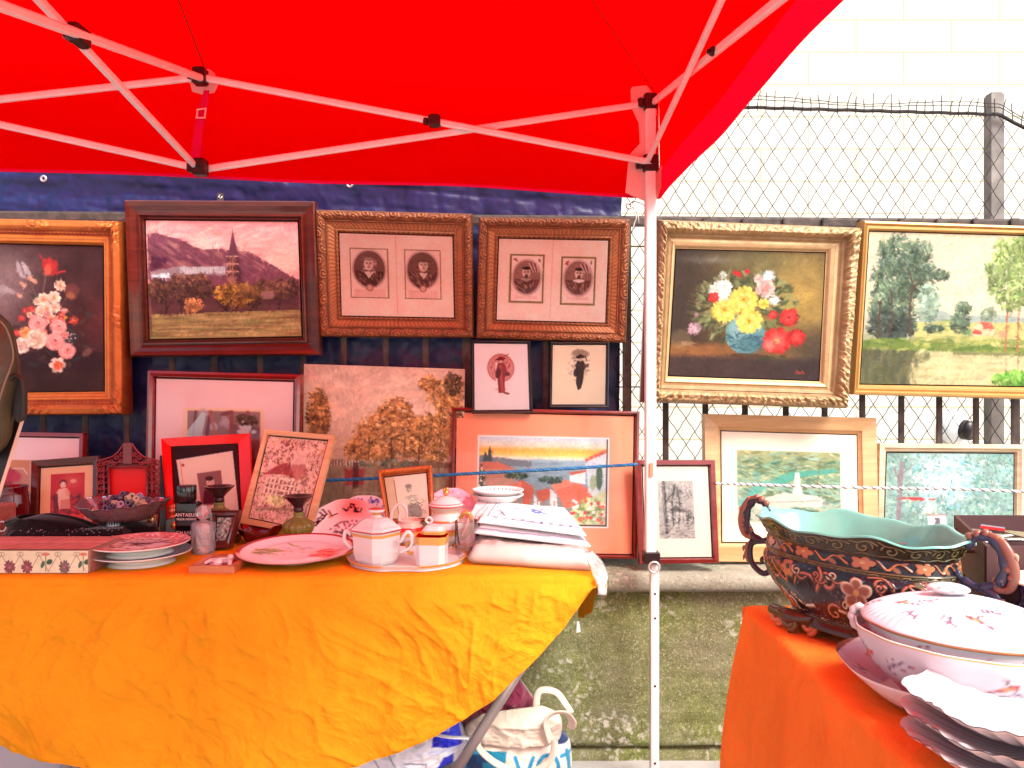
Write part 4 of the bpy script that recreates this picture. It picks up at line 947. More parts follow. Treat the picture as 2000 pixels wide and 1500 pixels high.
# ---- 10 chrysanthemum painting in ornate pale gold frame
c = Cv(1300, 480, 1618, 750, .7, (80, 64, 44))
c.wash(lambda X, Y: .95 * np.exp(-((X - 1570) / 110) ** 2 - ((Y - 570) / 110) ** 2), (170, 140, 72)).wash(lambda X, Y: .5 * np.exp(-((X - 1470) / 90) ** 2 - ((Y - 500) / 40) ** 2), (110, 112, 72)).wash(lambda X, Y: .8 * np.clip((1400 - X) / 90, 0, 1), (52, 44, 40)).wash(lambda X, Y: .9 * np.clip((X - 1520) / 90, 0, 1) * np.clip((Y - 620) / 60, 0, 1), (72, 60, 50))
c.wash(lambda X, Y: .9 * np.clip((Y - 672) / 14, 0, 1) * np.clip(1 - (X - 1400) / 190, 0, 1), (140, 92, 52)).wash(lambda X, Y: .9 * np.clip((Y - 700) / 12, 0, 1), (56, 44, 44)).wash(lambda X, Y: .4 * np.exp(-((X - 1370) / 50) ** 2 - ((Y - 500) / 8) ** 2), (150, 150, 140)).mottle(.12, 26)
c.ell(1320, 672, 22, 22, (150, 128, 92), .35, .3); c.rect(1322, 676, 1348, 684, (190, 160, 120), .4)
GR = [(88, 100, 60), (62, 76, 48), (116, 124, 76), (50, 60, 44), (140, 146, 96)]
for k in range(420):
    a = random.uniform(0, 6.28); rr = random.uniform(.2, 1.0) ** .7; x = 1455 + 112 * math.cos(a) * rr; y = 600 + 78 * math.sin(a) * rr
    c.ell(x, y, random.uniform(6, 13), random.uniform(1.8, 4), random.choice(GR), .75, .5, a + random.uniform(-.7, .7))
for k in range(26): a = random.uniform(2.2, 5.0); c.line([(1440, 620), (1450 + 120 * math.cos(a), 600 + 76 * math.sin(a))], 1, (120, 124, 80), .5)
c.ell(1457, 658, 42, 40, (96, 140, 140), 1, .06); c.ell(1445, 645, 24, 26, (140, 178, 172), .7, .7); c.ell(1470, 675, 30, 20, (66, 104, 110), .6, .6)
for k in range(70): a = random.uniform(0, 6.28); r_ = math.sqrt(random.random()); c.ell(1457 + 38 * math.cos(a) * r_, 668 + 24 * math.sin(a) * r_, random.uniform(3, 7), 1.4, (52, 84, 96), .7, .5, random.uniform(-.6, .6))
c.ell(1455, 624, 16, 4, (60, 70, 60), .8, .4); c.ell(1460, 702, 40, 5, (60, 44, 36), .6, .5)
YL, YD = (240, 206, 92), (206, 150, 40)
for x, y, r_ in ((1410, 606, 28), (1450, 583, 30), (1464, 628, 28)): c.bloom(x, y, r_, YL, YD, None, 6, 19, .95); c.bloom(x, y, r_ * .6, (250, 222, 120), YD, (190, 120, 30), 4, 13, .9)
c.bloom(1493, 590, 12, YL, YD, None, 3, 9)
c.bloom(1398, 566, 24, (216, 222, 206), (180, 190, 170), None, 5, 17, .95); c.bloom(1408, 556, 16, (236, 238, 224), (200, 206, 190), None, 3, 13, .9); c.bloom(1500, 532, 14, (196, 208, 210), (236, 236, 230), None, 3, 13, .9); c.bloom(1402, 532, 9, (210, 214, 196), (190, 196, 180), None, 2, 8)
c.bloom(1494, 558, 20, (240, 190, 178), (222, 110, 100), (230, 140, 120), 4, 10, .3); c.bloom(1478, 538, 10, (226, 186, 170), (206, 150, 140), None, 2, 8); c.bloom(1514, 582, 12, (200, 210, 200), (230, 232, 220), None, 3, 12, .9)
RD, RL = (190, 40, 38), (226, 90, 80)
for x, y, r_ in ((1385, 580, 12), (1514, 613, 11), (1548, 618, 21)): c.bloom(x, y, r_, RD, RL, (150, 24, 26), 3, 9, .4)
c.bloom(1525, 668, 30, (204, 44, 42), (236, 110, 96), (230, 150, 90), 5, 17, .85); c.bloom(1566, 660, 20, (190, 36, 38), (220, 80, 70), None, 4, 13, .8); c.bloom(1510, 678, 16, (226, 84, 76), (240, 130, 116), None, 3, 12, .8)
for x, y in ((1429, 526), (1437, 530), (1453, 523)): c.ell(x, y, 5, 6, (196, 40, 44), 1, .3)
c.bloom(1348, 648, 15, (176, 140, 150), (206, 176, 180), None, 4, 12, .9); c.bloom(1351, 619, 6, (150, 120, 124), (170, 140, 140), None, 2, 7)
for k in range(24): c.ell(random.uniform(1530, 1570), random.uniform(570, 600), 5, 2.2, (150, 140, 70), .6, .5, random.uniform(0, 3))
for k in range(10): c.ell(random.uniform(1490, 1540), random.uniform(700, 712), 8, 3, (56, 60, 44), .7, .5)
c.script(1568, 735, 5, [[(0, 0), (.6, 1), (1, 0), (1.6, .7), (2, 0), (3, .6), (3.6, 0)], [(0, -.5), (4, -.5)]], 1, (190, 70, 50))
c.painterly(2600)
picture('chrysanthemum_painting', 'yellow and red chrysanthemums in a turquoise vase, painting with ornate pale gold frame', [(1285, 428), (1683, 444), (1655, 798), (1270, 786)], [(1320, 485), (1615, 492), (1602, 745), (1305, 735)], 2.46, 2.48,
        [(0, -.008), (.05, .004), (.1, .016), (.35, .026), (.5, .010), (.56, .012), (.66, .004), (.75, .006), (.8, .010), (.9, .006), (1, -.008)], .07, M['gilt_cream'], c, TN_, mk_orn_leaf(.026, .016, .06, .5, .09, False), .0024, 30, False, 'paint', gain=.74, cat='painting')
t = picture('hidden_picture', 'dark red picture frame almost hidden behind the chrysanthemum painting beside the tent pole', [(1264, 436), (1400, 440), (1400, 790), (1250, 786)], [(1276, 450), (1390, 452), (1390, 778), (1262, 774)], 2.575, 2.565, FLAT, .02, M['red_small'], None, TN_, step=.05)
# ---- 11 lake landscape, plain gold frame
c = Cv(1676, 446, 2052, 760, .62, (214, 196, 158)); c.vgrad([(446, (222, 204, 168)), (520, (208, 198, 172)), (600, (230, 210, 170)), (625, (190, 190, 168)), (700, (150, 150, 96))]).mottle(.05, 60)
for k in range(40): c.ell(random.uniform(1780, 1960), random.uniform(455, 600), random.uniform(14, 34), random.uniform(4, 9), random.choice([(232, 214, 178), (196, 190, 168), (214, 200, 160)]), .4, .8, random.uniform(-.4, .1))
c.poly([(1790, 618), (1830, 604), (1870, 616), (1940, 610), (2050, 620), (2050, 640), (1790, 640)], (150, 166, 156), .8); c.poly([(1780, 630), (2050, 625), (2050, 690), (1780, 690)], (196, 186, 116))
for k in range(50): c.ell(random.uniform(1790, 2050), random.uniform(625, 680), random.uniform(10, 24), 2.4, random.choice([(210, 200, 130), (150, 160, 90), (120, 140, 80)]), .6, .6)
T1 = [(70, 88, 66), (92, 110, 80), (54, 70, 60), (112, 126, 96), (80, 96, 84)]
for a_ in ((1740, 490, 50, 42), (1770, 520, 46, 34), (1725, 540, 40, 44), (1800, 530, 34, 18), (1760, 560, 44, 26), (1712, 600, 30, 60), (1745, 620, 40, 50), (1835, 532, 14, 10), (1785, 485, 24, 24)): c.foliage(*a_, T1, int(a_[2] * a_[3] / 7), 5.5)
c.foliage(1730, 640, 50, 34, [(56, 62, 56), (70, 84, 70), (44, 50, 48)], 200, 7); c.foliage(1805, 590, 24, 44, [(130, 152, 128), (150, 170, 146), (112, 134, 112)], 200, 5)
for p_ in (((1772, 670), (1768, 600), (1772, 550), (1760, 520)), ((1728, 660), (1734, 620), (1728, 570)), ((1708, 660), (1706, 590)), ((1772, 560), (1795, 540))): c.line(list(p_), 4, (84, 66, 54), .9)
c.foliage(1878, 598, 17, 15, T1, 60, 5); c.foliage(1872, 630, 22, 24, T1, 110, 5); c.foliage(1930, 612, 16, 18, [(120, 134, 110), (140, 150, 120)], 60, 5); c.foliage(1820, 642, 22, 10, T1, 50, 5); c.foliage(1900, 650, 18, 6, [(110, 136, 90)], 30, 5)
c.poly([(1898, 650), (1900, 638), (1914, 626), (1936, 630), (1944, 640), (1944, 654), (1900, 658)], (222, 190, 150)); c.poly([(1912, 626), (1936, 628), (1944, 641), (1922, 641)], (204, 96, 76)); c.poly([(1896, 652), (1904, 642), (1916, 644), (1918, 652)], (206, 84, 70)); c.poly([(1950, 644), (1966, 644), (1970, 656), (1950, 658)], (220, 150, 110))
c.poly([(1676, 670), (1720, 664), (1800, 668), (1860, 672), (2050, 682), (2050, 692), (1860, 694), (1780, 690), (1676, 688)], (110, 130, 60)); 
for k in range(90): c.ell(random.uniform(1680, 2050), random.uniform(664, 690), random.uniform(6, 14), 3, random.choice([(150, 162, 80), (84, 110, 54), (126, 134, 72), (180, 176, 100)]), .7, .5, random.uniform(-.2, .2))
c.rect(1676, 690, 2052, 760, (206, 190, 140)); c.poly([(1676, 688), (1786, 690), (1770, 730), (1760, 760), (1676, 760)], (92, 94, 66)); 
for k in range(120): c.ell(random.uniform(1676, 1790), random.uniform(690, 760), random.uniform(2, 6), random.uniform(6, 16), random.choice([(72, 78, 60), (112, 110, 78), (90, 90, 56)]), .45, .7)
for k in range(60): c.ell(random.uniform(1790, 2050), random.uniform(696, 758), random.uniform(12, 30), 2, random.choice([(222, 206, 160), (186, 170, 116), (150, 150, 100)]), .45, .7)
c.foliage(1800, 700, 14, 14, [(150, 150, 104)], 30, 6); c.rect(1860, 690, 2052, 697, (96, 104, 60), .7)
for x in (1966, 1990): c.line([(x, 688), (x + 2, 620), (x + 6, 560)], 3.4, (170, 110, 76)); c.line([(x + 2, 700), (x + 2, 740)], 2, (150, 110, 80), .7)
T2 = [(110, 132, 70), (134, 152, 88), (90, 110, 60), (156, 166, 104)]
for a_ in ((1980, 480, 44, 34), (1950, 520, 28, 40), (2010, 540, 44, 50), (1975, 580, 30, 26), (2020, 470, 40, 30), (1940, 560, 14, 12)): c.foliage(*a_, T2, int(a_[2] * a_[3] / 7), 5.5)
c.foliage(2000, 746, 60, 18, [(70, 120, 44), (100, 150, 60), (130, 170, 76)], 220, 6, (-2.2, -1))
c.painterly(4200)
picture('lake_painting', 'wide landscape painting of trees beside a still lake in a plain gold frame', [(1686, 430), (2072, 443), (2070, 782), (1665, 771)], [(1698, 450), (2052, 460), (2050, 757), (1680, 751)], 2.48, 2.50,
        [(0, -.006), (.12, .006), (.3, .008), (.45, .0), (.6, .004), (.8, .004), (1, -.008)], .05, M['gilt_plain'], c, TN_, None, .03, 12, False, 'paint', gain=.74, cat='painting')
# ---- 12 aeroplane print in beech frame
c = Cv(1404, 835, 1682, 1064, .66, (236, 226, 200)); c.mottle(.015, 60); sub = Cv(1437, 875, 1648, 1024, .66, (140, 160, 130)); s2 = sub
s2.vgrad([(875, (160, 160, 110)), (920, (120, 150, 110)), (970, (150, 176, 156)), (1024, (190, 196, 170))])
for k in range(420):
    y = random.uniform(876, 1020); s2.ell(random.uniform(1437, 1648), y, random.uniform(5, 16), random.uniform(1, 3), random.choice([(84, 120, 84), (190, 186, 130), (60, 96, 76), (110, 170, 156), (206, 200, 160), (96, 110, 66), (150, 190, 170)]), .6, .5, random.choice([-.3, -.2, .1, .2, .5]))
s2.poly([(1500, 940), (1545, 918), (1640, 910), (1640, 918), (1560, 930), (1530, 948)], (70, 160, 140), .85); s2.poly([(1440, 985), (1470, 950), (1500, 935), (1500, 945), (1470, 975), (1440, 1000)], (96, 176, 160), .8)
s2.poly([(1468, 985), (1530, 962), (1600, 968), (1622, 982), (1606, 992), (1530, 992), (1480, 1000)], (210, 208, 190), .9); s2.poly([(1520, 980), (1450, 1010), (1470, 1016), (1560, 990)], (196, 196, 178), .8); s2.poly([(1550, 965), (1556, 920), (1564, 918), (1570, 966)], (226, 222, 206), .9); s2.line([(1470, 985), (1606, 978)], 1.6, (150, 150, 140)); s2.ell(1618, 983, 8, 4, (90, 100, 100), .6, .5)
for k in range(5): s2.line([(1600, 950), (1608, 890 + k)], 2, (110, 112, 84), .4)
g = c.win(1437, 875, 1648, 1024); i0, j0 = g[0].start, g[1].start; sub.painterly(1100, (2, 5), (.8, 1.6)); hh = min(sub.h, c.h - i0); ww = min(sub.w, c.w - j0); c.a[i0:i0 + hh, j0:j0 + ww] = sub.a[:hh, :ww]
picture('aeroplane_print', 'pale aeroplane over green fields, cream matted print in a broad golden beech frame', [(1374, 808), (1711, 816), (1716, 1100), (1380, 1097)], [(1408, 840), (1676, 848), (1680, 1062), (1410, 1060)], 2.58, 2.50, [(0, -.002), (.03, .006), (.8, .004), (.84, 0), (1, -.008)], .03, M['beech'], c, TN_, step=.05, gain=1., glass=True)
# ---- 13 small tree engraving
c = Cv(1250, 905, 1398, 1096, .9, (240, 232, 212)); c.mottle(.02, 60); sub = Cv(1284, 937, 1363, 1058, .9, (190, 188, 180)); s2 = sub
s2.mottle(.1, 12); s2.foliage(1325, 962, 40, 26, [(130, 130, 124), (100, 100, 96), (190, 188, 180)], 80, 3.5); s2.foliage(1349, 1015, 14, 24, [(90, 90, 86), (130, 128, 122), (70, 70, 68)], 45, 3.5)
s2.rect(1284, 1034, 1363, 1058, (178, 174, 164), .8); s2.poly([(1306, 1000), (1322, 990), (1344, 998), (1344, 1022), (1306, 1022)], (206, 204, 196)); s2.poly([(1302, 1002), (1324, 988), (1348, 1002)], (110, 108, 104))
for x in (1312, 1320, 1330, 1338): s2.line([(x, 1004), (x, 1022)], 1, (90, 88, 84))
for p_, w_ in ((((1300, 1046), (1298, 1000), (1296, 940)), 7), (((1316, 1030), (1314, 980), (1322, 945)), 3.5), (((1328, 1028), (1332, 985), (1326, 950)), 2.5), (((1298, 985), (1318, 960)), 2), (((1348, 1040), (1350, 1000)), 2)): s2.line(list(p_), w_, (84, 82, 78))
s2.line([(1297, 1040), (1295, 945)], 2, (170, 168, 160), .8)
for k in range(120): s2.ell(random.uniform(1284, 1363), random.uniform(1022, 1058), 6, 1, random.choice([(100, 98, 92), (210, 206, 196)]), .5, .5, random.uniform(-.3, .3))
g = c.win(1284, 937, 1363, 1058); i0, j0 = g[0].start, g[1].start; sub.painterly(1100, (2, 5), (.8, 1.6)); hh = min(sub.h, c.h - i0); ww = min(sub.w, c.w - j0); c.a[i0:i0 + hh, j0:j0 + ww] = sub.a[:hh, :ww]
picture('tree_engraving', 'small grey tree engraving in deep red frame standing behind the tent pole', [(1242, 898), (1397, 898), (1405, 1100), (1248, 1102)], [(1254, 909), (1385, 909), (1393, 1090), (1260, 1091)], 2.45, 2.41, [(0, -.003), (.1, .004), (.8, .006), (1, -.003)], .022, M['red_small'], c, TN_, gain=1., glass=True, step=.05)
# ---- 14 beige framed wood landscape
c = Cv(1722, 878, 1990, 1080, .66, (130, 160, 150)); c.wash(lambda X, Y: .9 * np.exp(-((X - 1840) / 60) ** 2 - ((Y - 925) / 50) ** 2), (196, 214, 216)); c.mottle(.2, 16)
for k in range(1500):
    x = random.uniform(1724, 1988); y = random.uniform(880, 1078); w_ = math.exp(-((x - 1850) / 46) ** 2 - ((y - 930) / 44) ** 2)
    if random.random() < w_ * .85: c.ell(x, y, 7, 3, random.choice([(206, 216, 216), (120, 190, 206), (226, 224, 220), (150, 196, 206)]), .6, .5, random.uniform(0, 3))
    else: c.ell(x, y, random.uniform(2, 5), random.uniform(1, 2), random.choice([(80, 150, 140), (110, 160, 130), (150, 176, 150), (96, 130, 110), (60, 120, 120), (190, 200, 180), (120, 128, 110)]), .8, .4, random.uniform(0, 3))
c.line([(1752, 1076), (1750, 1000), (1754, 900)], 9, (132, 110, 116), .85); c.line([(1752, 940), (1738, 912)], 4, (130, 106, 106), .8); c.line([(1753, 925), (1776, 904)], 3, (130, 106, 106), .8)
for k in range(16): c.ell(random.uniform(1760, 1822), 974 + random.uniform(-2, 3), 7, 2, (206, 52, 50), .9, .4)
c.foliage(1815, 1000, 16, 14, [(200, 206, 190), (170, 180, 160)], 60, 4); c.rect(1812, 1008, 1850, 1032, (226, 220, 212), .9); c.rect(1826, 1014, 1838, 1030, (110, 96, 104)); c.line([(1812, 1009), (1852, 1008)], 2, (196, 120, 110)); c.rect(1722, 1034, 1990, 1080, (150, 160, 140), .3)
c.painterly(1200)
picture('woodland_painting', 'turquoise green woodland painting with a red roof in a beige frame', [(1717, 865), (2006, 868), (2004, 1092), (1712, 1092)], [(1732, 882), (1984, 884), (1982, 1076), (1726, 1076)], 2.58, 2.50, [(0, -.004), (.06, .004), (.55, .008), (.8, .0), (.86, .002), (1, -.008)], .035, M['limed'], c, TN_, step=.05, gain=.74, glass=False, m='paint', cat='painting')
# ---- 15 lower left matted picture
c = Cv(-60, 848, 162, 1045, .62, (250, 186, 166)); c.rect(-10, 896, 138, 1000, (206, 120, 84)); c.mottle(.04, 50)
c.ell(20, 960, 24, 46, (150, 30, 44), .9, .2); c.ell(44, 935, 22, 20, (196, 120, 96), .8, .3); c.line([(24, 914), (46, 914), (54, 925)], 2, (250, 180, 160)); c.rect(-10, 966, 138, 1000, (96, 44, 38), .8); c.ell(20, 930, 22, 12, (190, 40, 60), .8, .4); c.rect(36, 960, 60, 990, (70, 40, 34), .7)
picture('still_life_print', 'pink matted still life print in thin red wood frame below the flower painting', [(-66, 840), (165, 845), (160, 1052), (-70, 1052)], [(-56, 850), (155, 854), (151, 1042), (-60, 1042)], 2.52, 2.44, [(0, -.004), (.2, .004), (.8, .006), (1, -.004)], .02, M['red_lacquer'], c, TR_, glass=True, step=.05)
# ---- 16 child photograph in dark frame with beaded edge
c = Cv(72, 905, 186, 1025, .9, (255, 130, 92)); c.rect(94, 919, 168, 1000, (190, 24, 24)); c.wash(lambda X, Y: .5 * np.exp(-((X - 140) / 24) ** 2 - ((Y - 935) / 18) ** 2) * (X > 94) * (X < 168) * (Y > 919), (230, 90, 66)); c.rect(94, 1000, 168, 1022, (240, 50, 34))
for k in range(60): c.ell(random.uniform(98, 165), random.uniform(962, 1000), 5, 3, random.choice([(120, 16, 18), (200, 60, 50), (90, 10, 14)]), .5, .5)
c.ell(121, 938, 8, 7, (120, 20, 22)); c.ell(121, 942, 6, 6.5, (245, 150, 120)); c.ell(119, 941, .9, .9, (90, 20, 20)); c.ell(124, 941, .9, .9, (90, 20, 20)); c.line([(119.5, 946), (123, 946)], .8, (150, 40, 36))
c.poly([(112, 950), (130, 948), (136, 966), (134, 990), (114, 992), (108, 968)], (238, 130, 104)); c.poly([(116, 972), (136, 970), (138, 990), (116, 994)], (220, 100, 76)); c.ell(112, 958, 5, 8, (245, 140, 112), .9, .3, .4); c.ell(131, 958, 5, 8, (225, 110, 88), .9, .3, -.4); c.rect(116, 990, 136, 996, (150, 30, 28)); c.ell(143, 935, 7, 4, (245, 150, 120), .7, .5); c.poly([(100, 962), (110, 958), (112, 1000), (102, 1000)], (110, 16, 18), .8)
t = picture('child_photograph', 'framed old photograph of a seated child with a white beaded frame edge', [(61, 899), (193, 889), (190, 1040), (58, 1040)], [(76, 912), (182, 905), (180, 1030), (73, 1030)], 2.36, 2.30, [(0, -.003), (.1, .003), (.9, .004), (1, -.003)], .014, M['mahog'], c, (1, .34, .28), glass=True, step=.05)
q = MB()
for k in range(34): p_ = P(61 - 3 * k / 33, 899 + 135 * k / 33, 2.355 - .055 * k / 33); q.sph(p_ + np.array([0, -.004, 0]), .0019, 5)
q.build('bead_edging', mat('white_beads', (.7, .62, .58), .3), t, True)
# ---- 17 carved openwork frame
def openwork():
    t = thing('carved_frame', 'small red carved openwork frame with a pointed crest behind the glass bowl', 'picture frame', P(250, 1035, 2.28))
    d = 2.29; q = MB()
    def T(pts, r_=.0032): q.tube([P(x, y, d) for x, y in pts], r_, 6)
    for sgn in (1, -1):
        fx = lambda x: 250 + sgn * (x - 250)
        for (cx_, cy_, r_) in ((262, 886, 5), (272, 893, 5), (283, 901, 5), (264, 899, 4.5), (276, 905, 4.5), (292, 903, 5.5), (303, 905, 6), (303, 917, 5.5), (302, 929, 5), (303, 941, 5.5), (302, 953, 5), (303, 965, 5.5), (302, 977, 5), (303, 989, 5), (254, 895, 4)):
            T([(fx(cx_ + math.cos(a) * r_ * (1 - a / 11)), cy_ + math.sin(a) * r_ * (1 - a / 11)) for a in np.linspace(0, 7.5, 14)], .0024)
        T([(fx(x), y) for x, y in ((250, 866), (258, 867), (262, 874), (270, 884), (280, 892), (296, 897), (310, 900), (312, 906), (309, 918), (311, 935), (309, 950), (311, 968), (309, 985), (311, 1000), (309, 1030))], .003)
        T([(fx(287), 912), (fx(287), 1030)], .0035); T([(fx(297), 900), (fx(297), 1030)], .0025)
        for y in range(916, 1030, 12): T([(fx(288), y), (fx(297), y + 5), (fx(307), y + 1)], .002)
    T([(213, 912), (287, 912)], .0035); T([(205, 903), (295, 903)], .0028); T([(232, 892), (268, 892)], .002)
    q.build('carving', mat('red_painted_carved_wood', (.22, .012, .014), .4, coat=.3), t, True)
    q = MB(); q.box(tuple(P(243, 905, d + .004)), tuple(P(257, 866, d - .004))); q.build('crest_block', M['red_small'], t)
    fr = [(208, 906), (292, 906), (290, 1034), (210, 1034)]; inn = [(214, 914), (285, 914), (284, 1030), (216, 1030)]
    frame_mesh('moulding', t, fr, inn, d + .006, d + .006, FLAT, .008, M['red_small'], .05, 4)
    flat('red_card', t, inn, d + .006, d + .006, -.004, mat('bright_red_card', (.75, .004, .004), .5), .002)
    return t
openwork()
# ---- 18 bright red frame with black mat and photograph
c = Cv(330, 862, 476, 1050, .8, (40, 24, 28)); c.poly([(338, 890), (464, 875), (474, 1050), (352, 1050)], (252, 176, 152)); c.line([(347, 894), (356, 1050)], 1.4, (210, 120, 96)); c.ell(352, 901, 3.4, 3.4, (170, 50, 40), .9, .3); c.line([(338, 890), (464, 876)], 1.6, (255, 200, 176))
c.poly([(382, 920), (436, 915), (440, 985), (388, 990)], (150, 84, 80)); c.ell(411, 940, 9, 11, (226, 160, 140)); c.ell(409, 932, 9, 5, (70, 34, 34)); c.poly([(392, 985), (396, 958), (408, 950), (424, 952), (438, 962), (440, 985)], (86, 24, 40)); c.ell(407, 940, 1, 1, (80, 40, 36)); c.ell(414, 940, 1, 1, (80, 40, 36)); c.line([(408, 946), (414, 946)], .9, (150, 70, 60))
t = picture('portrait_photograph', 'bright red frame with black mat around a small portrait photograph of a man', [(314, 856), (487, 846), (498, 1052), (327, 1056)], [(333, 872), (465, 866), (474, 1046), (343, 1048)], 2.34, 2.27, FLAT, .012, mat('bright_red_lacquer', (.80, .0, .0), .3, coat=.3), c, TR_, glass=True, step=.05, rec=-.004)
q = MB(); q.hexa([P(312, 1056, 2.31), P(330, 1056, 2.27), P(330, 1056, 2.262), P(312, 1056, 2.30), P(312, 890, 2.36), P(316, 890, 2.33), P(316, 890, 2.32), P(312, 890, 2.35)]); q.build('easel_flap', M['thin_black'], t)
# ---- 19 pine framed house painting
c = Cv(478, 844, 645, 1036, .8, (206, 130, 112)); c.mottle(.1, 14)
c.poly([(500, 940), (600, 930), (600, 990), (500, 1000)], (214, 150, 124)); c.poly([(486, 935), (530, 905), (556, 900), (585, 935), (540, 928)], (150, 50, 48)); c.poly([(556, 905), (600, 900), (618, 930), (585, 940)], (170, 84, 72))
for x in range(505, 596, 12):
    for y in (942, 954, 966): c.rect(x, y, x + 6, y + 8, (110, 48, 44), .8)
for k in range(900):
    x = random.uniform(480, 642); y = random.uniform(846, 1034)
    if 905 < y < 975 and 495 < x < 600 and random.random() < .8: continue
    if 870 < y < 925 and 560 < x < 600: continue
    up = y < 925; c.ell(x, y, random.uniform(2.5, 5), random.uniform(1, 1.8), random.choice([(140, 60, 56), (230, 160, 130), (110, 40, 40), (190, 110, 60), (96, 44, 38)] if up or random.random() < .3 else [(150, 110, 60), (90, 66, 44), (220, 160, 120), (120, 52, 44)]), .8, .4, random.uniform(0, 3))
c.foliage(540, 990, 30, 12, [(170, 150, 90), (206, 160, 100)], 70, 4); c.line([(490, 1015), (600, 1000)], 4, (110, 80, 50), .6)
c.painterly(900)
picture('house_painting', 'tilted pale pine framed painting of houses under red foliage', [(517, 838), (655, 850), (606, 1046), (468, 1022)], [(522, 849), (641, 859), (594, 1034), (484, 1012)], 2.28, 2.20, [(0, -.002), (.06, .003), (.94, .002), (1, -.004)], .018, M['pine'], c, TR_, glass=False, m='paint', step=.05, cat='painting')
# ---- 20 small gilt framed figure sketch
c = Cv(745, 918, 842, 1016, 1., (226, 208, 170)); c.rect(745, 918, 767, 1016, (206, 176, 140)); c.line([(766, 926), (767, 1014)], 1.2, (120, 80, 50)); c.mottle(.04, 20)
c.ell(798, 950, 8, 9, (190, 180, 156), .9, .4); c.ell(798, 943, 8, 5, (120, 116, 104), .8, .4); c.line([(795, 951), (797, 956)], 1, (80, 76, 70)); c.ell(795, 949, 1.1, .8, (70, 66, 60)); c.ell(801, 949, 1.1, .8, (70, 66, 60))
c.poly([(796, 960), (810, 968), (820, 985), (816, 1000), (800, 1012), (790, 1000), (792, 985)], (206, 196, 168)); c.poly([(792, 985), (818, 985), (826, 1000), (822, 1014), (786, 1012)], (120, 116, 108), .7)
for k in range(50): c.ell(random.uniform(790, 832), random.uniform(965, 1014), random.uniform(3, 9), .8, random.choice([(110, 106, 98), (150, 144, 130), (80, 78, 74)]), .6, .5, random.uniform(-.6, .9))
picture('figure_sketch', 'small pencil figure sketch in narrow gilt frame behind the tea set', [(737, 918), (843, 908), (850, 1018), (754, 1020)], [(748, 930), (834, 921), (840, 1012), (760, 1014)], 2.20, 2.15, [(0, -.002), (.2, .003), (.5, .004), (.8, .001), (1, -.004)], .014, M['gilt_red'], c, TM_, mk_orn_leaf(.010, .003, .05, .8, .02, False), .0016, 10, True)
# ================================================================ TABLES AND CLOTHS
TZ = .75
def cloth_mat(name, col, bs=500):
    m = mat(name, col, .9, bump=.35, bscale=bs, bdist=.0012, var=.10, vscale=5, spec=.08); n = m.node_tree.nodes; l = m.node_tree.links; b = n['Principled BSDF']
    tc = n.new('ShaderNodeTexCoord'); nz = n.new('ShaderNodeTexNoise'); nz.inputs['Scale'].default_value = 9; nz.inputs['Detail'].default_value = 8; nz.inputs['Roughness'].default_value = .62; nz.inputs['Distortion'].default_value = 1.6
    l.new(tc.outputs['Object'], nz.inputs['Vector'])
    rd = n.new('ShaderNodeTexNoise'); rd.noise_type = 'RIDGED_MULTIFRACTAL'; rd.inputs['Scale'].default_value = 7; rd.inputs['Detail'].default_value = 4; rd.inputs['Distortion'].default_value = .5
    mp = n.new('ShaderNodeMapping'); mp.inputs['Rotation'].default_value = (.4, .6, .5); mp.inputs['Scale'].default_value = (1, 1.6, .8); l.new(tc.outputs['Object'], mp.inputs[0]); l.new(mp.outputs[0], rd.inputs['Vector'])
    ad = n.new('ShaderNodeMath'); ad.operation = 'MULTIPLY_ADD'; ad.inputs[1].default_value = .5; l.new(rd.outputs[0], ad.inputs[0]); l.new(nz.outputs[0], ad.inputs[2])
    b2 = n.new('ShaderNodeBump'); b2.inputs['Strength'].default_value = .8; b2.inputs['Distance'].default_value = .014; l.new(ad.outputs[0], b2.inputs['Height'])
    old = [x for x in n if x.type == 'BUMP' and x != b2][0]; l.new(b2.outputs[0], old.inputs['Normal']); return m
M['yellow'] = cloth_mat('marigold_yellow_cotton', (.74, .31, .012))
M['orange'] = cloth_mat('orange_linen', (.80, .235, .035), 700)
def crease(X, Z, sc=1., seed=0):
    """a few long sharp folds running obliquely, plus fine crumple"""
    w = .14 * (fbm(X * 2 + seed, Z * 2, 3) - .5)
    a = ridge((X * .9 + Z * 1.3 + w) * 4.2 * sc + seed, (Z * .7 - X * .5) * 2.2 * sc, 3) ** 2.2
    b = ridge((X - Z * .8 + w) * 5.5 * sc + 7 + seed, (X + Z) * 3 * sc, 3) ** 2.6
    return .011 * a + .010 * b + .010 * ridge(X * 17 + 4 * fbm(X * 4, Z * 4, 2), Z * 14 + X * 6 + seed, 3) ** 1.6 + .004 * fbm(X * 30, Z * 30 + seed, 3)
bound = [(-60, 1425), (0, 1450), (40, 1465), (130, 1475), (230, 1498), (330, 1512), (480, 1522), (620, 1508), (700, 1488), (780, 1462), (850, 1430), (900, 1397), (960, 1357), (1010, 1310), (1060, 1264), (1100, 1222), (1130, 1182), (1158, 1146), (1168, 1136)]
yc = thing('yellow_tablecloth', 'crumpled marigold yellow cloth hanging in a curve from the left hand stall table', 'tablecloth', (-.4, 2.0, TZ))
yd = 1.775; xs = np.linspace(-1.30, .193, 420); pxs = 1000 + xs / yd * F
zb_ = H - (np.interp(pxs, [p[0] for p in bound], [p[1] for p in bound]) - 750) / F * yd
zb_[pxs < 0] = np.linspace(zb_[pxs < 0][-1] + .08, zb_[pxs < 0][-1], (pxs < 0).sum())
rows = []
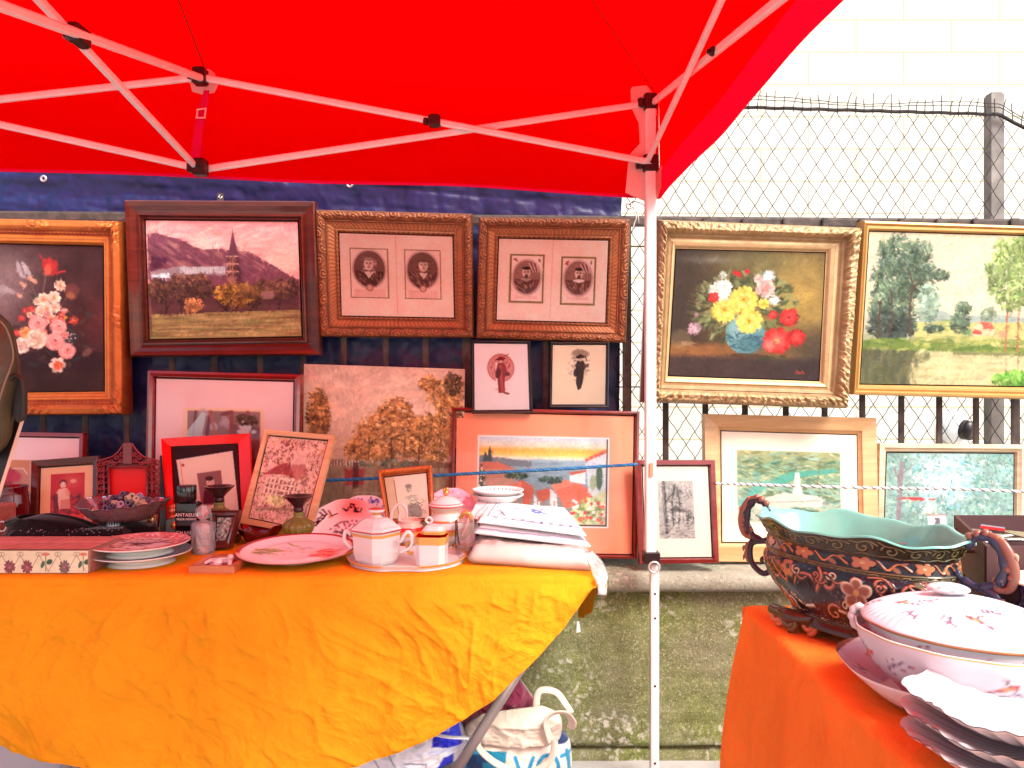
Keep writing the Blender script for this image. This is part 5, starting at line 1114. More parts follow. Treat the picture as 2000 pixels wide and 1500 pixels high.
for j in range(16):      # table top
    t = j / 15; rows.append(np.stack([xs + .0 * xs, np.full_like(xs, 2.36 - (2.36 - 1.80) * t), np.full_like(xs, TZ + .004) + .002 * vn(xs * 12, xs * 0 + j * .6)], -1))
for j in range(1, 6):    # rounded edge
    a = j / 5 * math.pi / 2; rows.append(np.stack([xs, 1.80 - .02 * math.sin(a) + 0 * xs, TZ + .004 - .02 * (1 - math.cos(a)) + .002 * vn(xs * 12, xs * 0 + 9)], -1))
ztop = TZ - .016
for j in range(1, 200):
    t = j / 199; z = ztop * (1 - t) + np.minimum(zb_, ztop - .001) * t
    y = 1.78 - .022 * np.sin(np.clip(t * 1.4, 0, 1) * 1.57) * (.6 + .8 * vn(xs * 3, xs * 0)) - crease(xs, z) * min(1, t * 8) * 1.1 - .012 * np.sin(xs * 13 + 2) * t - .006 * vn(xs * 40, z * 4) * (1 - t)
    if j > 196: y = y + .002
    rows.append(np.stack([xs + .004 * (fbm(z * 9, xs * 2, 2) - .5) * t, y, z], -1))
grid_obj('cloth_front', np.stack(rows), M['yellow'], yc)
ys = np.linspace(1.772, 2.34, 90); rows = []
for j in range(40):
    t = j / 39; zlow = np.interp(ys, [1.772, 1.84, 2.0, 2.15, 2.34], [.733, .665, .60, .545, .49])
    z = TZ * (1 - t) + zlow * t; x = .193 + .006 * math.sin(t * 2) + .004 * np.sin(ys * 30) * t
    rows.append(np.stack([x, ys, z], -1))
grid_obj('cloth_end', np.stack(rows), M['yellow'], yc)
tg = thing('white_tag', 'tiny white plastic tag hanging from the corner of the yellow cloth', 'tag', P(1130, 1215, 1.80))
q = MB(); q.hexa([P(1126, 1236, 1.80), P(1134, 1234, 1.80), P(1134, 1234, 1.803), P(1126, 1236, 1.803), P(1127, 1214, 1.80), P(1131, 1213, 1.80), P(1131, 1213, 1.803), P(1127, 1214, 1.803)]); q.build('tag_strip', M['china_white'], tg)
# folding table under the yellow cloth
M['grey_steel'] = mat('brownish_grey_steel', (.30, .25, .24), .45, metal=.2, var=.1, vscale=20)
ft = thing('folding_table', 'folding trestle table with slanting grey tubular legs under the yellow cloth', 'table', (-.55, 2.05, 0))
q = MB(); q.box((-1.28, 1.80, TZ - .03), (.18, 2.34, TZ), bev=.004); q.build('tabletop', M['limed'], ft)
def legp(a, b): q = MB(); q.tube([a, b], .0135, 12); q.build('leg', M['grey_steel'], ft, True)
legp(P(1020, 1300, 1.92), P(872, 1535, 1.92)); legp((.02, 2.26, .70), (-.16, 2.26, .004)); legp(P(95, 1545, 1.92), P(170, 1440, 1.92)); legp((-1.16, 2.26, .004), (-.98, 2.26, .72))
# white box glimpsed under the table
wb = thing('storage_box', 'grey lidded storage box in the shadow under the yellow cloth at left', 'box', (-1.2, 2.1, 0))
q = MB(); q.box((-1.6, 2.0, .001), (-1.14, 2.3, .30), bev=.01); q.build('box_body', mat('grey_box_plastic', (.42, .40, .42), .6), wb); q = MB(); q.box((-1.62, 1.98, .302), (-1.12, 2.32, .33), bev=.008); q.build('lid', mat('grey_lid_plastic', (.36, .34, .36), .6), wb)
# orange cloth and its table on the right
OX = .468
oc = thing('orange_tablecloth', 'plain orange cloth draped over the right hand stall table', 'tablecloth', (.8, 1.0, TZ))
ys = np.linspace(1.545, .16, 300); rows = []
for j in range(20):
    t = j / 19; rows.append(np.stack([1.75 - (1.75 - (OX + .012)) * t + 0 * ys, ys, TZ + .003 + .0025 * fbm(t * 9 + ys * 0, ys * 14, 3)], -1))
for j in range(1, 6):
    a = j / 5 * 1.57; rows.append(np.stack([OX + .012 - .014 * math.sin(a) + .004 * (fbm(ys * 9, ys * 0, 3) - .5), ys, TZ + .003 - .014 * (1 - math.cos(a)) + 0 * ys], -1))
for j in range(1, 120):
    t = j / 119; z = (TZ - .011) * (1 - t) + .06 * t
    x = OX - .002 + .004 * (fbm(ys * 9, ys * 0, 3) - .5) - .022 * np.sin(np.clip(t * 2, 0, 1) * 1.57) - (.012 * np.sin(ys * 17 + .6 * math.sin(t * 3)) + .007 * np.sin(ys * 41 + 1)) * np.clip(t * 2.5, 0, 1) - crease(ys + 5, z + 0 * ys, .8) * .22 * min(1, t * 6)
    rows.append(np.stack([x, ys + .014 * np.sin(t * 4), z + 0 * ys], -1))
grid_obj('cloth_side', np.stack(rows), M['orange'], oc)
rows = []; xs = np.linspace(OX - .004, 1.75, 150)
for j in range(40):
    t = j / 39; rows.append(np.stack([xs - .02 * t * (xs < .5), 1.545 + .02 * math.sin(t * 2) + .01 * np.sin(xs * 25) * t, (TZ + .002) * (1 - t) + .06 * t + 0 * xs], -1))
grid_obj('cloth_back', np.stack(rows), M['orange'], oc)
ot = thing('stall_table', 'trestle table hidden under the orange cloth on the right', 'table', (1.1, .9, 0))
q = MB(); q.box((.485, .18, TZ - .03), (1.74, 1.535, TZ - .001)); q.build('tabletop', M['limed'], ot)
for x, y in ((.56, .3), (1.66, .3), (.56, 1.45), (1.66, 1.45)): q = MB(); q.tube([(x, y, .002), (x, y, TZ - .03)], .014, 8); q.build('leg', M['grey_steel'], ot, True)
# ================================================================ generic shapes
def crom(pts, n):
    p = np.array(pts, float); t = np.linspace(0, len(p) - 1, n); out = []
    pe = np.vstack([2 * p[0] - p[1], p, 2 * p[-1] - p[-2]])
    for v in t:
        i = min(int(v), len(p) - 2); f = v - i; a, b, c_, d = pe[i:i + 4]
        out.append(.5 * ((2 * b) + (c_ - a) * f + (2 * a - 5 * b + 4 * c_ - d) * f * f + (3 * b - a - 3 * c_ + d) * f ** 3))
    return np.array(out)
def surf(name, prof, c, m, parent, a=1., b=1., rot=0, nu=48, smooth=True, colf=None, dispf=None, nv=None, sharp=None, tilt=None, cham=False):
    """surface of revolution (oval if a != b); colf(theta, row fraction, x, y, r, z) -> rgb"""
    pr = crom(prof, nv) if nv else np.array(prof, float)
    th = np.linspace(0, 2 * math.pi, nu + 1)[:-1]
    if cham: th = np.array([R(q * 90 + e) for q in range(4) for e in (33, 57)])
    TH, Rr = np.meshgrid(th, pr[:, 0]); Zz = pr[:, 1][:, None] + 0 * TH
    if cham: Rr = Rr / math.cos(R(33))
    if dispf: Rr, Zz = dispf(TH, Rr, Zz)
    x = Rr * np.cos(TH) * a; y = Rr * np.sin(TH) * b
    cr, sr = math.cos(rot), math.sin(rot)
    G = np.stack([x * cr - y * sr, x * sr + y * cr, Zz], -1)
    if tilt is not None:
        ax, an = tilt; from mathutils import Matrix
        Rm = np.array(Matrix.Rotation(an, 3, Vector(ax))); G = G @ Rm.T
    G = G + np.array(c, float)
    col = None
    if colf is not None:
        col = colf(TH, np.linspace(0, 1, len(pr))[:, None] + 0 * TH, x, y, Rr, Zz)
        if isinstance(col, list): col = np.stack(col, -1)
    o = grid_obj(name, G, m, parent, None if col is None else np.asarray(col).reshape(-1, 3), closed=True, smooth=smooth)
    if sharp: autosmooth(o, sharp)
    return o
def const(c): return lambda T, f, x, y, r, z: np.ones(T.shape + (3,)) * np.array(c, float)
def bycol(rows_):   # colour per z: list of (z, colour) steps
    def f(T, fr, x, y, r, z):
        out = np.ones(T.shape + (3,)) * np.array(rows_[0][1], float)
        for zz, c in rows_: out = np.where((z >= zz)[..., None], np.array(c, float), out)
        return out
    return f
def disc_cv(cv, rad, **k):
    o = cv
    def f(T, fr, x, y, r, z):
        return o.at(np.clip(.5 + x / rad / 2, 0, 1), np.clip(.5 - y / rad / 2, 0, 1), **k)
    return f
def cushion(name, L, Rt, d, th, m, parent, nu=60, nv=50, wr=.01, wsc=8, cv=None, tint=TN_, pw=2.5, back=.5, seed=0, d2=None, lid=None):
    """soft thing with a traced outline: left and right edges in photo pixels, top to bottom, given real thickness"""
    Lp = crom(L, nv); Rp = crom(Rt, nv); u = np.linspace(0, 1, nu); G = np.zeros((nv, nu, 3)); B = np.zeros((nv, nu, 3)); uv = np.zeros((nv, nu, 2))
    for j in range(nv):
        dd = d if d2 is None else d + (d2 - d) * j / (nv - 1)
        for i in range(nu):
            p = Lp[j] * (1 - u[i]) + Rp[j] * u[i]; w = P(p[0], p[1], dd); uv[j, i] = p
            v = j / (nv - 1); e = (1 - abs(2 * u[i] - 1) ** pw) * (1 - abs(2 * v - 1) ** pw)
            e = math.sqrt(max(e, 0))
            G[j, i] = w + np.array([0, -th * e, 0]); B[j, i] = w + np.array([0, th * back * e, 0])
    X = G[..., 0]; Z = G[..., 2]
    e = np.clip((1 - np.abs(2 * u[None, :] - 1) ** 6) * 3, 0, 1)
    G[..., 1] -= wr * (ridge(X * wsc + seed, Z * wsc * 1.3 + seed, 4) + .5 * ridge((X + Z) * wsc * .8, (X - Z) * wsc * .5 + seed, 3) - .7) * e * 1.4
    V = np.concatenate([G.reshape(-1, 3), B.reshape(-1, 3)]); n = nv * nu
    f1 = grid_faces(nv, nu); f2 = grid_faces(nv, nu, off=n)[:, ::-1]
    idx = np.arange(n).reshape(nv, nu); br = list(idx[0]) + list(idx[1:, -1]) + list(idx[-1, -2::-1]) + list(idx[-2:0:-1, 0]); br = np.array(br)
    f3 = np.stack([br, np.roll(br, -1), np.roll(br, -1) + n, br + n], -1)[:, ::-1]
    col = None
    if cv is not None:
        cc = cv.at((uv[..., 0] - cv.x0) / (cv.x1 - cv.x0), (uv[..., 1] - cv.y0) / (cv.y1 - cv.y0), tint=tint).reshape(-1, 3); col = np.concatenate([cc, cc])
    return link_mesh(name, V, np.concatenate([f1, f2, f3]), m, parent, True, col)
def slab(name, C4, th, m, parent, wr=.003, nu=50, nv=36, cv=None, seed=0, tint=TN_, rnd=.012):
    """soft folded cloth lying flat: C4 = top corners back-left, back-right, front-right, front-left (3D)"""
    Q = [np.array(p, float) for p in C4]; u, v = np.meshgrid(np.linspace(0, 1, nu), np.linspace(0, 1, nv))
    T = bil(Q, u, v); eu = np.minimum(u, 1 - u) * nu / 6; ev = np.minimum(v, 1 - v) * nv / 6; e = np.clip(np.minimum(eu, ev), 0, 1); e = np.sqrt(1 - (1 - e) ** 2)
    T[..., 2] += -rnd * (1 - e) + wr * (ridge(T[..., 0] * 14 + seed, T[..., 1] * 14, 3) - .5) * 2
    Bm = bil(Q, u, v); Bm[..., 2] += -th + .004 * (1 - e)
    n = nu * nv; idx = np.arange(n).reshape(nv, nu); br = np.array(list(idx[0]) + list(idx[1:, -1]) + list(idx[-1, -2::-1]) + list(idx[-2:0:-1, 0]))
    # side wall with bulge ring
    top = T.reshape(-1, 3); bot = Bm.reshape(-1, 3); cen = (Q[0] + Q[2]) / 2; mid = (top[br] + bot[br]) / 2; dr = mid - cen; dr[:, 2] = 0; mid = mid + dr / np.linalg.norm(dr, axis=1)[:, None] * min(th * .35, .012)
    V = np.concatenate([top, bot, mid]); k = len(br); r1 = np.roll(br, -1); mi = 2 * n + np.arange(k); m1 = np.roll(mi, -1)
    Fs = np.concatenate([grid_faces(nv, nu)[:, ::-1], grid_faces(nv, nu, off=n), np.stack([br, r1, m1, mi], -1), np.stack([mi, m1, r1 + n, br + n], -1)])
    col = None
    if cv is not None:
        o = cv.at(u, v, tint=tint).reshape(-1, 3); col = np.concatenate([o, o * 0 + np.median(o, 0), np.ones((k, 3)) * np.median(o, 0)])
    return link_mesh(name, V, Fs, m, parent, True, col)
# ================================================================ ON THE YELLOW TABLE
Z0 = TZ + .006
# floral box
c = Cv(-200, 1080, 190, 1132, 1.2, (222, 178, 140)); c.mottle(.06, 14)
for k, x in enumerate(range(-180, 190, 56)):
    c.line([(x - 28, 1128), (x, 1090)], 1.6, (150, 104, 80), .8); c.line([(x, 1090), (x + 28, 1128)], 1.6, (150, 104, 80), .8)
    for dx in (-4, 4): c.ell(x + dx, 1088, 6, 5, (150, 104, 80), .7, .15); c.ell(x + dx, 1088, 4, 3.4, (222, 178, 140), .9, .2)
for k, x in enumerate((-100, 8, 64, 120, -44, 176)):
    if k in (0, 2, 5): c.line([(x, 1128), (x, 1092)], 2, (110, 110, 70)); c.ell(x - 9, 1112, 5, 9, (70, 84, 62), .95, .3, .5); c.ell(x + 11, 1106, 9, 6, (60, 72, 56), .95, .3, -.3); c.ell(x, 1088, 12, 4, (200, 100, 76), .9, .4)
    else: c.bloom(x, 1118, 17, (120, 56, 56) if k % 3 else (110, 84, 78), (160, 84, 80), None, 4, 11, .85)
fb = thing('floral_box', 'long cardboard box printed with flowers and lattice at the front left of the table', 'box', (-1.0, 1.85, Z0))
xa, xb = -1.30, -.992; za, zb2 = Z0, Z0 + .054
q = MB(); q.box((xa, 1.803, za), (xb, 1.955, zb2), bev=.003); q.build('body', mat('aged_cardboard', (.42, .28, .18), .6, var=.2, vscale=30), fb)
Qf = [np.array((xa, 1.800, zb2 - .001)), np.array((xb - .002, 1.800, zb2 - .001)), np.array((xb - .002, 1.800, za + .001)), np.array((xa, 1.800, za + .001))]
u, v = np.meshgrid(np.linspace(0, 1, c.w), np.linspace(0, 1, c.h)); grid_obj('front_print', bil(Qf, u, v), M['print'], fb, c.at(u, v, tint=TM_).reshape(-1, 3))
c2 = Cv(0, 0, 200, 90, 1.5, (190, 110, 92)); c2.mottle(.1, 12)
for k in range(10): c2.line([(k * 24 - 20, 90), (k * 24 + 20, 0)], 1.5, (140, 76, 64), .6); c2.ell(k * 24, 40, 12, 6, (214, 130, 120), .6, .5)
Qt = [np.array((xa, 1.955, zb2 + .002)), np.array((xb, 1.955, zb2 + .002)), np.array((xb, 1.803, zb2 + .002)), np.array((xa, 1.803, zb2 + .002))]
u, v = np.meshgrid(np.linspace(0, 1, c2.w), np.linspace(0, 1, c2.h)); grid_obj('top_print', bil(Qt, u, v), M['print'], fb, c2.at(u, v, tint=TM_).reshape(-1, 3))
Qs = [np.array((xb + .002, 1.803, zb2 - .001)), np.array((xb + .002, 1.955, zb2 - .001)), np.array((xb + .002, 1.955, za + .001)), np.array((xb + .002, 1.803, za + .001))]
grid_obj('end_print', bil(Qs, u, v), M['print'], fb, c2.at(u, v, tint=(1.4, 1, .8)).reshape(-1, 3))
# red papers behind it
rp = thing('red_envelopes', 'pile of red paper folders behind the floral box', 'papers', (-1.05, 1.98, Z0))
q = MB(); q.box((-1.3, 1.965, Z0), (-1.0, 2.06, Z0 + .03)); q.build('folder', mat('red_paper', (.55, .02, .02), .6), rp); q = MB(); q.hexa([(-1.24, 1.968, Z0 + .031), (-.985, 1.975, Z0 + .031), (-.985, 2.04, Z0 + .031), (-1.24, 2.05, Z0 + .031), (-1.24, 1.968, Z0 + .036), (-.985, 1.975, Z0 + .036), (-.985, 2.04, Z0 + .036), (-1.24, 2.05, Z0 + .036)]); q.build('folder', mat('pink_paper', (.7, .25, .22), .6), rp)
# black beaded purse and black velvet
M['velvet'] = mat('black_velvet', (.008, .004, .006), .9, bump=.4, bscale=120, sheen=.2, spec=.1)
vl = thing('velvet_hat', 'soft black velvet hat lying in front of the child photograph', 'hat', P(140, 1040, 2.12))
cushion('crown', [(18, 1030), (20, 1015), (40, 1006), (20, 1030), (10, 1048)][::1], [(30, 1018), (90, 1003), (150, 1012), (200, 1030), (240, 1052)], 2.12, .06, M['velvet'], vl, 40, 30, .006, 10)
G = MB(); G.lathe([(.001, 0), (.11, .0), (.12, .008), (.11, .03), (.08, .05), (.04, .062), (.001, .064)], (P(110, 1055, 2.14)[0], 2.14, Z0), 36, 1.25, .8); G.build('brim', M['velvet'], vl, True)
q = MB(); q.lathe([(.001, 0), (.08, .0), (.09, .01), (.08, .04), (.05, .055), (.001, .06)], (P(235, 1055, 2.16)[0], 2.17, Z0), 30, 1.2, .7); q.build('lining', M['velvet'], vl, True)
bp_ = thing('beaded_purse', 'black evening purse covered with small glinting beads behind the floral box', 'purse', P(60, 1050, 2.05))
q = MB(); q.box((-1.36, 2.062, Z0), (-1.05, 2.13, Z0 + .052), bev=.012); q.build('purse_body', M['velvet'], bp_)
q = MB(); rr = random.Random(3)
for k in range(260): q.sph((rr.uniform(-1.35, -1.055), 2.062 + rr.uniform(-.001, .03), Z0 + rr.uniform(.028, .056)), rr.uniform(.0012, .0022), 4)
ob = q.build('beading', mat('glinting_beads', (.35, .33, .36), .12, metal=.6), bp_, True)
# plates
def plate(name, label, cx, cy, z, r, cv=None, tint=TM_, rimc=(.75, .72, .68), foot=.6, h=.022, group=None, under=(.74, .71, .66), a=1, b=1, rot=0, disp=None, m=None, cat='plate', nu=72, tilt=None, gold=None, lift=0):
    t = thing(name, label, cat, (cx, cy, z), group)
    top = [(.0005, .004), (r * .3, .0042), (r * .55, .0065), (r * .7, h * .38), (r * .88, h * .78), (r * .97, h * .98), (r, h + .0005)]
    pr = [(.0005, 0), (r * foot * .96, 0), (r * foot, .001), (r * foot * 1.02, .002), (r * .74, h * .2), (r * .9, h * .66), (r * .97, h * .88), (r, h - .001)]
    top = [(a_, b_ + lift) for a_, b_ in top]; pr = pr[:3] + [(a_, b_ + lift) for a_, b_ in pr[3:]]
    cf = disc_cv(cv, r, tint=tint) if cv is not None else const(rimc)
    def cff(T, f, x, y, rr_, zz):
        o = np.asarray(cf(T, f, x, y, rr_, zz))
        if gold is not None: o = np.where((rr_ > r * .975)[..., None], np.array(gold), o)
        return o
    topd = crom(top, 40 if cv is not None else 16)
    surf('well', topd, (cx, cy, z), m or M['china'], t, a, b, rot, nu, colf=cff, dispf=disp, tilt=tilt)
    surf('underside', pr, (cx, cy, z), m or M['china'], t, a, b, rot, nu, colf=const(gold if False else under), dispf=disp, tilt=tilt, nv=22)
    return t
def disc_canvas(n=150, col=(240, 225, 210)): return Cv(-100, -100, 100, 100, n / 200, col)
c = disc_canvas(170, (232, 150, 140)); c.ell(0, 0, 99, 99, (214, 110, 100), 1, .02); 
for k in range(260): a = random.uniform(0, 6.28); r_ = random.uniform(60, 96); c.ell(math.cos(a) * r_, math.sin(a) * r_, random.uniform(4, 10), 2, random.choice([(240, 180, 166), (150, 50, 56), (250, 214, 196), (180, 80, 76)]), .7, .5, a + random.uniform(-1, 1))
c.ell(0, 0, 62, 62, (246, 200, 176), .8, .05)
for k in range(120): c.ell(random.uniform(-55, 55), random.uniform(-50, 50), random.uniform(4, 12), 3, random.choice([(150, 60, 60), (250, 226, 200), (110, 40, 50), (220, 150, 120), (70, 30, 50)]), .7, .4, random.uniform(-.4, .8))
c.poly([(-60, -30), (-20, -10), (40, -26), (70, -10), (30, 8), (-10, 4)], (90, 40, 60), .7); c.ell(40, 10, 16, 26, (240, 206, 180), .9, .3); c.line([(-80, -20), (60, -8)], 4, (240, 200, 176), .8)
def foot_plate(label, cx, cy, z, r, cv, h0):
    t = thing('footed_plate', label, 'plate', (cx, cy, z), 'stacked footed plates')
    surf('well', crom([(.0005, h0 + .004), (r * .5, h0 + .004), (r * .75, h0 + .006), (r * .97, h0 + .011), (r, h0 + .0105)], 44), (cx, cy, z), M['china'], t, nu=96, colf=disc_cv(cv, r, tint=(1, .55, .5)))
    surf('underside', [(.0005, 0), (r * .62, 0), (r * .64, .002), (r * .62, .006), (r * .56, h0 * .5), (r * .6, h0 * .8), (r * .85, h0 + .003), (r * .99, h0 + .008), (r, h0 + .0105)], (cx, cy, z), M['china'], t, nu=72, nv=30, colf=const((.76, .73, .66)))
px_ = P(275, 1100, 1.915)[0]
foot_plate('lower footed white plate of the stack beside the floral box', px_ + .002, 1.915, Z0, .117, disc_canvas(80, (150, 120, 120)), .018)
foot_plate('upper footed plate with dense pink decoration, top of the stack beside the floral box', px_ - .001, 1.912, Z0 + .024, .117, c, .018)
# big round dish with a flower
c = disc_canvas(220, (250, 240, 236)); c.wash(lambda X, Y: .55 * np.clip((X + 20) / 120, 0, 1), (244, 190, 180))
c.ell(0, 0, 100, 100, (250, 236, 230), 0, .02)
for k in range(34): a = random.uniform(-.6, .6) + 3.14; x, y = -52 + random.uniform(-20, 26), 4 + random.uniform(-16, 14); c.ell(x, y, random.uniform(7, 15), 2, random.choice([(140, 140, 70), (196, 180, 96), (96, 110, 70), (170, 160, 110)]), .85, .4, random.uniform(-.7, .7))
c.line([(-58, 14), (-30, -30)], 2, (150, 150, 80), .8); c.ell(-24, -42, 12, 3, (150, 160, 90), .8, .4, .8); c.ell(-12, -34, 10, 3, (170, 170, 100), .8, .4, .4)
for k in range(30): c.ell(random.uniform(-30, 30), random.uniform(-24, 24), random.uniform(3, 9), 2.4, random.choice([(196, 190, 206), (226, 214, 220), (220, 170, 120), (180, 176, 196), (170, 150, 170)]), .6, .5, random.uniform(0, 3))
for k in range(60): a = random.uniform(0, 6.28); r_ = random.uniform(0, 22); c.ell(54 + math.cos(a) * r_, 14 + math.sin(a) * r_ * 1.2, random.uniform(7, 12), 3.4, random.choice([(226, 60, 60), (240, 110, 100), (200, 30, 44), (246, 150, 136)]), .8, .4, random.uniform(-.4, .3))
c.line([(28, 34), (52, 20)], 3, (200, 60, 76), .8); c.ell(70, 44, 14, 5, (196, 130, 170), .6, .5)
for a in np.linspace(0, 6.28, 80): c.ell(math.cos(a) * 97, math.sin(a) * 97, 6, 4, (150, 30, 34) if math.sin(a) < .35 else (226, 180, 160), .9, .3, a + 1.57)
dz = on_z(568, 1082, .782)
plate('round_dish', 'large round pink and white dish painted with a red flower and green leaves', float(dz[0]), 1.945, Z0 + .005, .146, c, (1, .86, .82), foot=.45, lift=.011, h=.014, under=(.80, .72, .56), cat='dish', nu=110, tilt=((1, 0, 0), R(3.5)))
# small flat frame
t = thing('shadow_box_frame', 'small flat wooden frame with a carved white cherub relief lying at the table front', 'picture frame', P(418, 1120, 1.80))
a3 = P(371, 1121, 1.805); xa, xb = a3[0], P(459, 1121, 1.805)[0]; q = MB()
y0_, y1_ = 1.800, 1.93; zt = Z0 + .017
fq = [(xa + .002, y1_, zt), (xb, y1_, zt), (xb, y0_, zt), (xa, y0_, zt)]; w_ = .022
def ringbox(mb, x0, y0, x1, y1, z0, z1, w): mb.box((x0, y0, z0), (x1, y0 + w, z1)); mb.box((x0, y1 - w, z0), (x1, y1, z1)); mb.box((x0, y0 + w + .0001, z0), (x0 + w, y1 - w - .0001, z1)); mb.box((x1 - w, y0 + w + .0001, z0), (x1, y1 - w - .0001, z1))
ringbox(q, xa, y0_, xb, y1_, Z0, zt, .013); q.build('frame', wood('orange_wood', (.42, .13, .04), (.58, .22, .08), .35), t)
q = MB(); ringbox(q, xa + .0135, y0_ + .0135, xb - .0135, y1_ - .0135, Z0 + .001, zt - .005, .006); q.build('inner_slip', mat('silver_slip', (.45, .36, .30), .4, metal=.4), t)
q = MB(); q.box((xa + .014, y0_ + .014, Z0 + .001), (xb - .014, y1_ - .014, Z0 + .008)); q.build('red_velvet', mat('crimson_velvet', (.45, .01, .015), .85), t)
q = MB(); cx_, cy_ = (xa + xb) / 2, (y0_ + y1_) / 2 - .005
q.sph((cx_ + .012, cy_ + .028, Z0 + .016), .010, 8); q.tube([(cx_ + .008, cy_ + .02, Z0 + .014), (cx_ - .004, cy_, Z0 + .014), (cx_ - .012, cy_ - .02, Z0 + .012)], [.008, .011, .008], 8)
q.tube([(cx_ - .002, cy_ + .006, Z0 + .014), (cx_ - .03, cy_ + .01, Z0 + .014), (cx_ - .036, cy_ - .012, Z0 + .012)], [.007, .006, .004], 8); q.tube([(cx_ + .002, cy_, Z0 + .014), (cx_ + .024, cy_ - .004, Z0 + .014), (cx_ + .03, cy_ - .03, Z0 + .012)], [.007, .006, .004], 8); q.tube([(cx_ - .014, cy_ - .02, Z0 + .012), (cx_ + .006, cy_ - .038, Z0 + .012)], [.007, .004], 8)
q.build('white_relief', M['china_white'], t, True)
# perfume bottles
M['clear'] = glassy('clear_bottle_glass', (.97, .95, .94), .02, .08, 1.35); M['cut'] = glassy('cut_crystal', (.98, .97, .97), .03, .20, 1.4)
def flacon(label, px, py, d, w, h, dep, capf, liquid=None, group=None):
    b = P(px, py, d); t = thing('perfume_bottle', label, 'perfume bottle', (b[0], d, Z0), group)
    q = MB(); q.box((b[0] - w / 2, d - dep / 2, Z0), (b[0] + w / 2, d + dep / 2, Z0 + h), bev=.005); q.build('glass_body', M['clear'], t)
    if liquid: q = MB(); q.box((b[0] - w / 2 + .005, d - dep / 2 + .005, Z0 + .006), (b[0] + w / 2 - .005, d + dep / 2 - .005, Z0 + h * .72), bev=.003); q.build('perfume', glassy('perfume_liquid', liquid, .02, .3), t)
    capf(t, b[0], d, Z0 + h); return t
def cap_check(t, x, y, z):
    cc = Cv(0, 0, 120, 20, 1.2, (220, 190, 186))
    for i in range(16):
        for j in range(4): cc.ell(i * 7.5 + 3.7, j * 5 + 2.5, 2.4, 1.8, (40, 24, 30))
    surf('cap', [(.0005, 0), (.0165, .0), (.017, .001), (.017, .023), (.015, .027), (.0005, .027)], (x, y, z + .001), M['print'], t, nu=60, nv=24, colf=lambda T, f, X, Y, r, zz: cc.at(T / 6.283, np.clip(1 - zz / .027, 0, 1), tint=TM_))
flacon('square clear perfume bottle with a checked cap under the glass bowl', 222, 1062, 2.13, .072, .052, .03, cap_check, (.75, .4, .36))
def cap_plain(t, x, y, z): q = MB(); q.box((x - .016, y - .01, z + .001), (x + .016, y + .01, z + .006), bev=.001); q.build('cap', M['alu'], t)
flacon('wide clear perfume bottle under the stem of the glass bowl', 275, 1062, 2.17, .07, .055, .03, cap_plain, (.8, .35, .3))
def cap_fig(t, x, y, z):
    q = MB(); rr = random.Random(4)
    q.tube([(x, y, z), (x - .002, y, z + .02), (x + .004, y, z + .035), (x - .003, y, z + .05)], [.009, .011, .009, .006], 8)
    for k in range(9): q.sph((x + rr.uniform(-.01, .012), y + rr.uniform(-.006, .004), z + rr.uniform(.012, .056)), rr.uniform(.004, .007), 6)
    q.build('gold_figure', mat('red_gold_enamel', (.75, .36, .16), .25, metal=.7), t, True)
flacon('perfume bottle topped by a red and gold figure beside the glass bowl', 297, 1050, 2.20, .032, .028, .028, cap_fig, (.7, .5, .3))
t = thing('teal_bottle', 'small teal bottle with a red and gold stopper beside the black perfume bottle', 'perfume bottle', P(336, 1048, 2.18))
b = P(336, 1050, 2.18)[0]
q = MB(); q.box((b - .017, 2.17, Z0), (b + .017, 2.20, Z0 + .062), bev=.006); q.build('body', mat('teal_enamel', (.10, .28, .24), .3, coat=.4), t)
surf('stopper', [(.0005, 0), (.010, 0), (.011, .006), (.008, .01), (.011, .014), (.014, .02), (.012, .028), (.013, .032), (.008, .038), (.0005, .04)], (b, 2.185, Z0 + .063), mat('red_gold_stopper', (.7, .16, .07), .2, metal=.5, coat=.5), t, nu=20, nv=24)
q = MB(); q.lathe([(.0005, 0), (.009, 0), (.009, .003), (.0005, .004)], (0, 0, 0), 20); pts = np.array(q.v); q.v = [(b + .012 + p_[0], 2.166 - p_[2], Z0 + .045 + p_[1] * 1.2) for p_ in pts]; q.build('gold_medallion', M['gold_metal'], t, True)
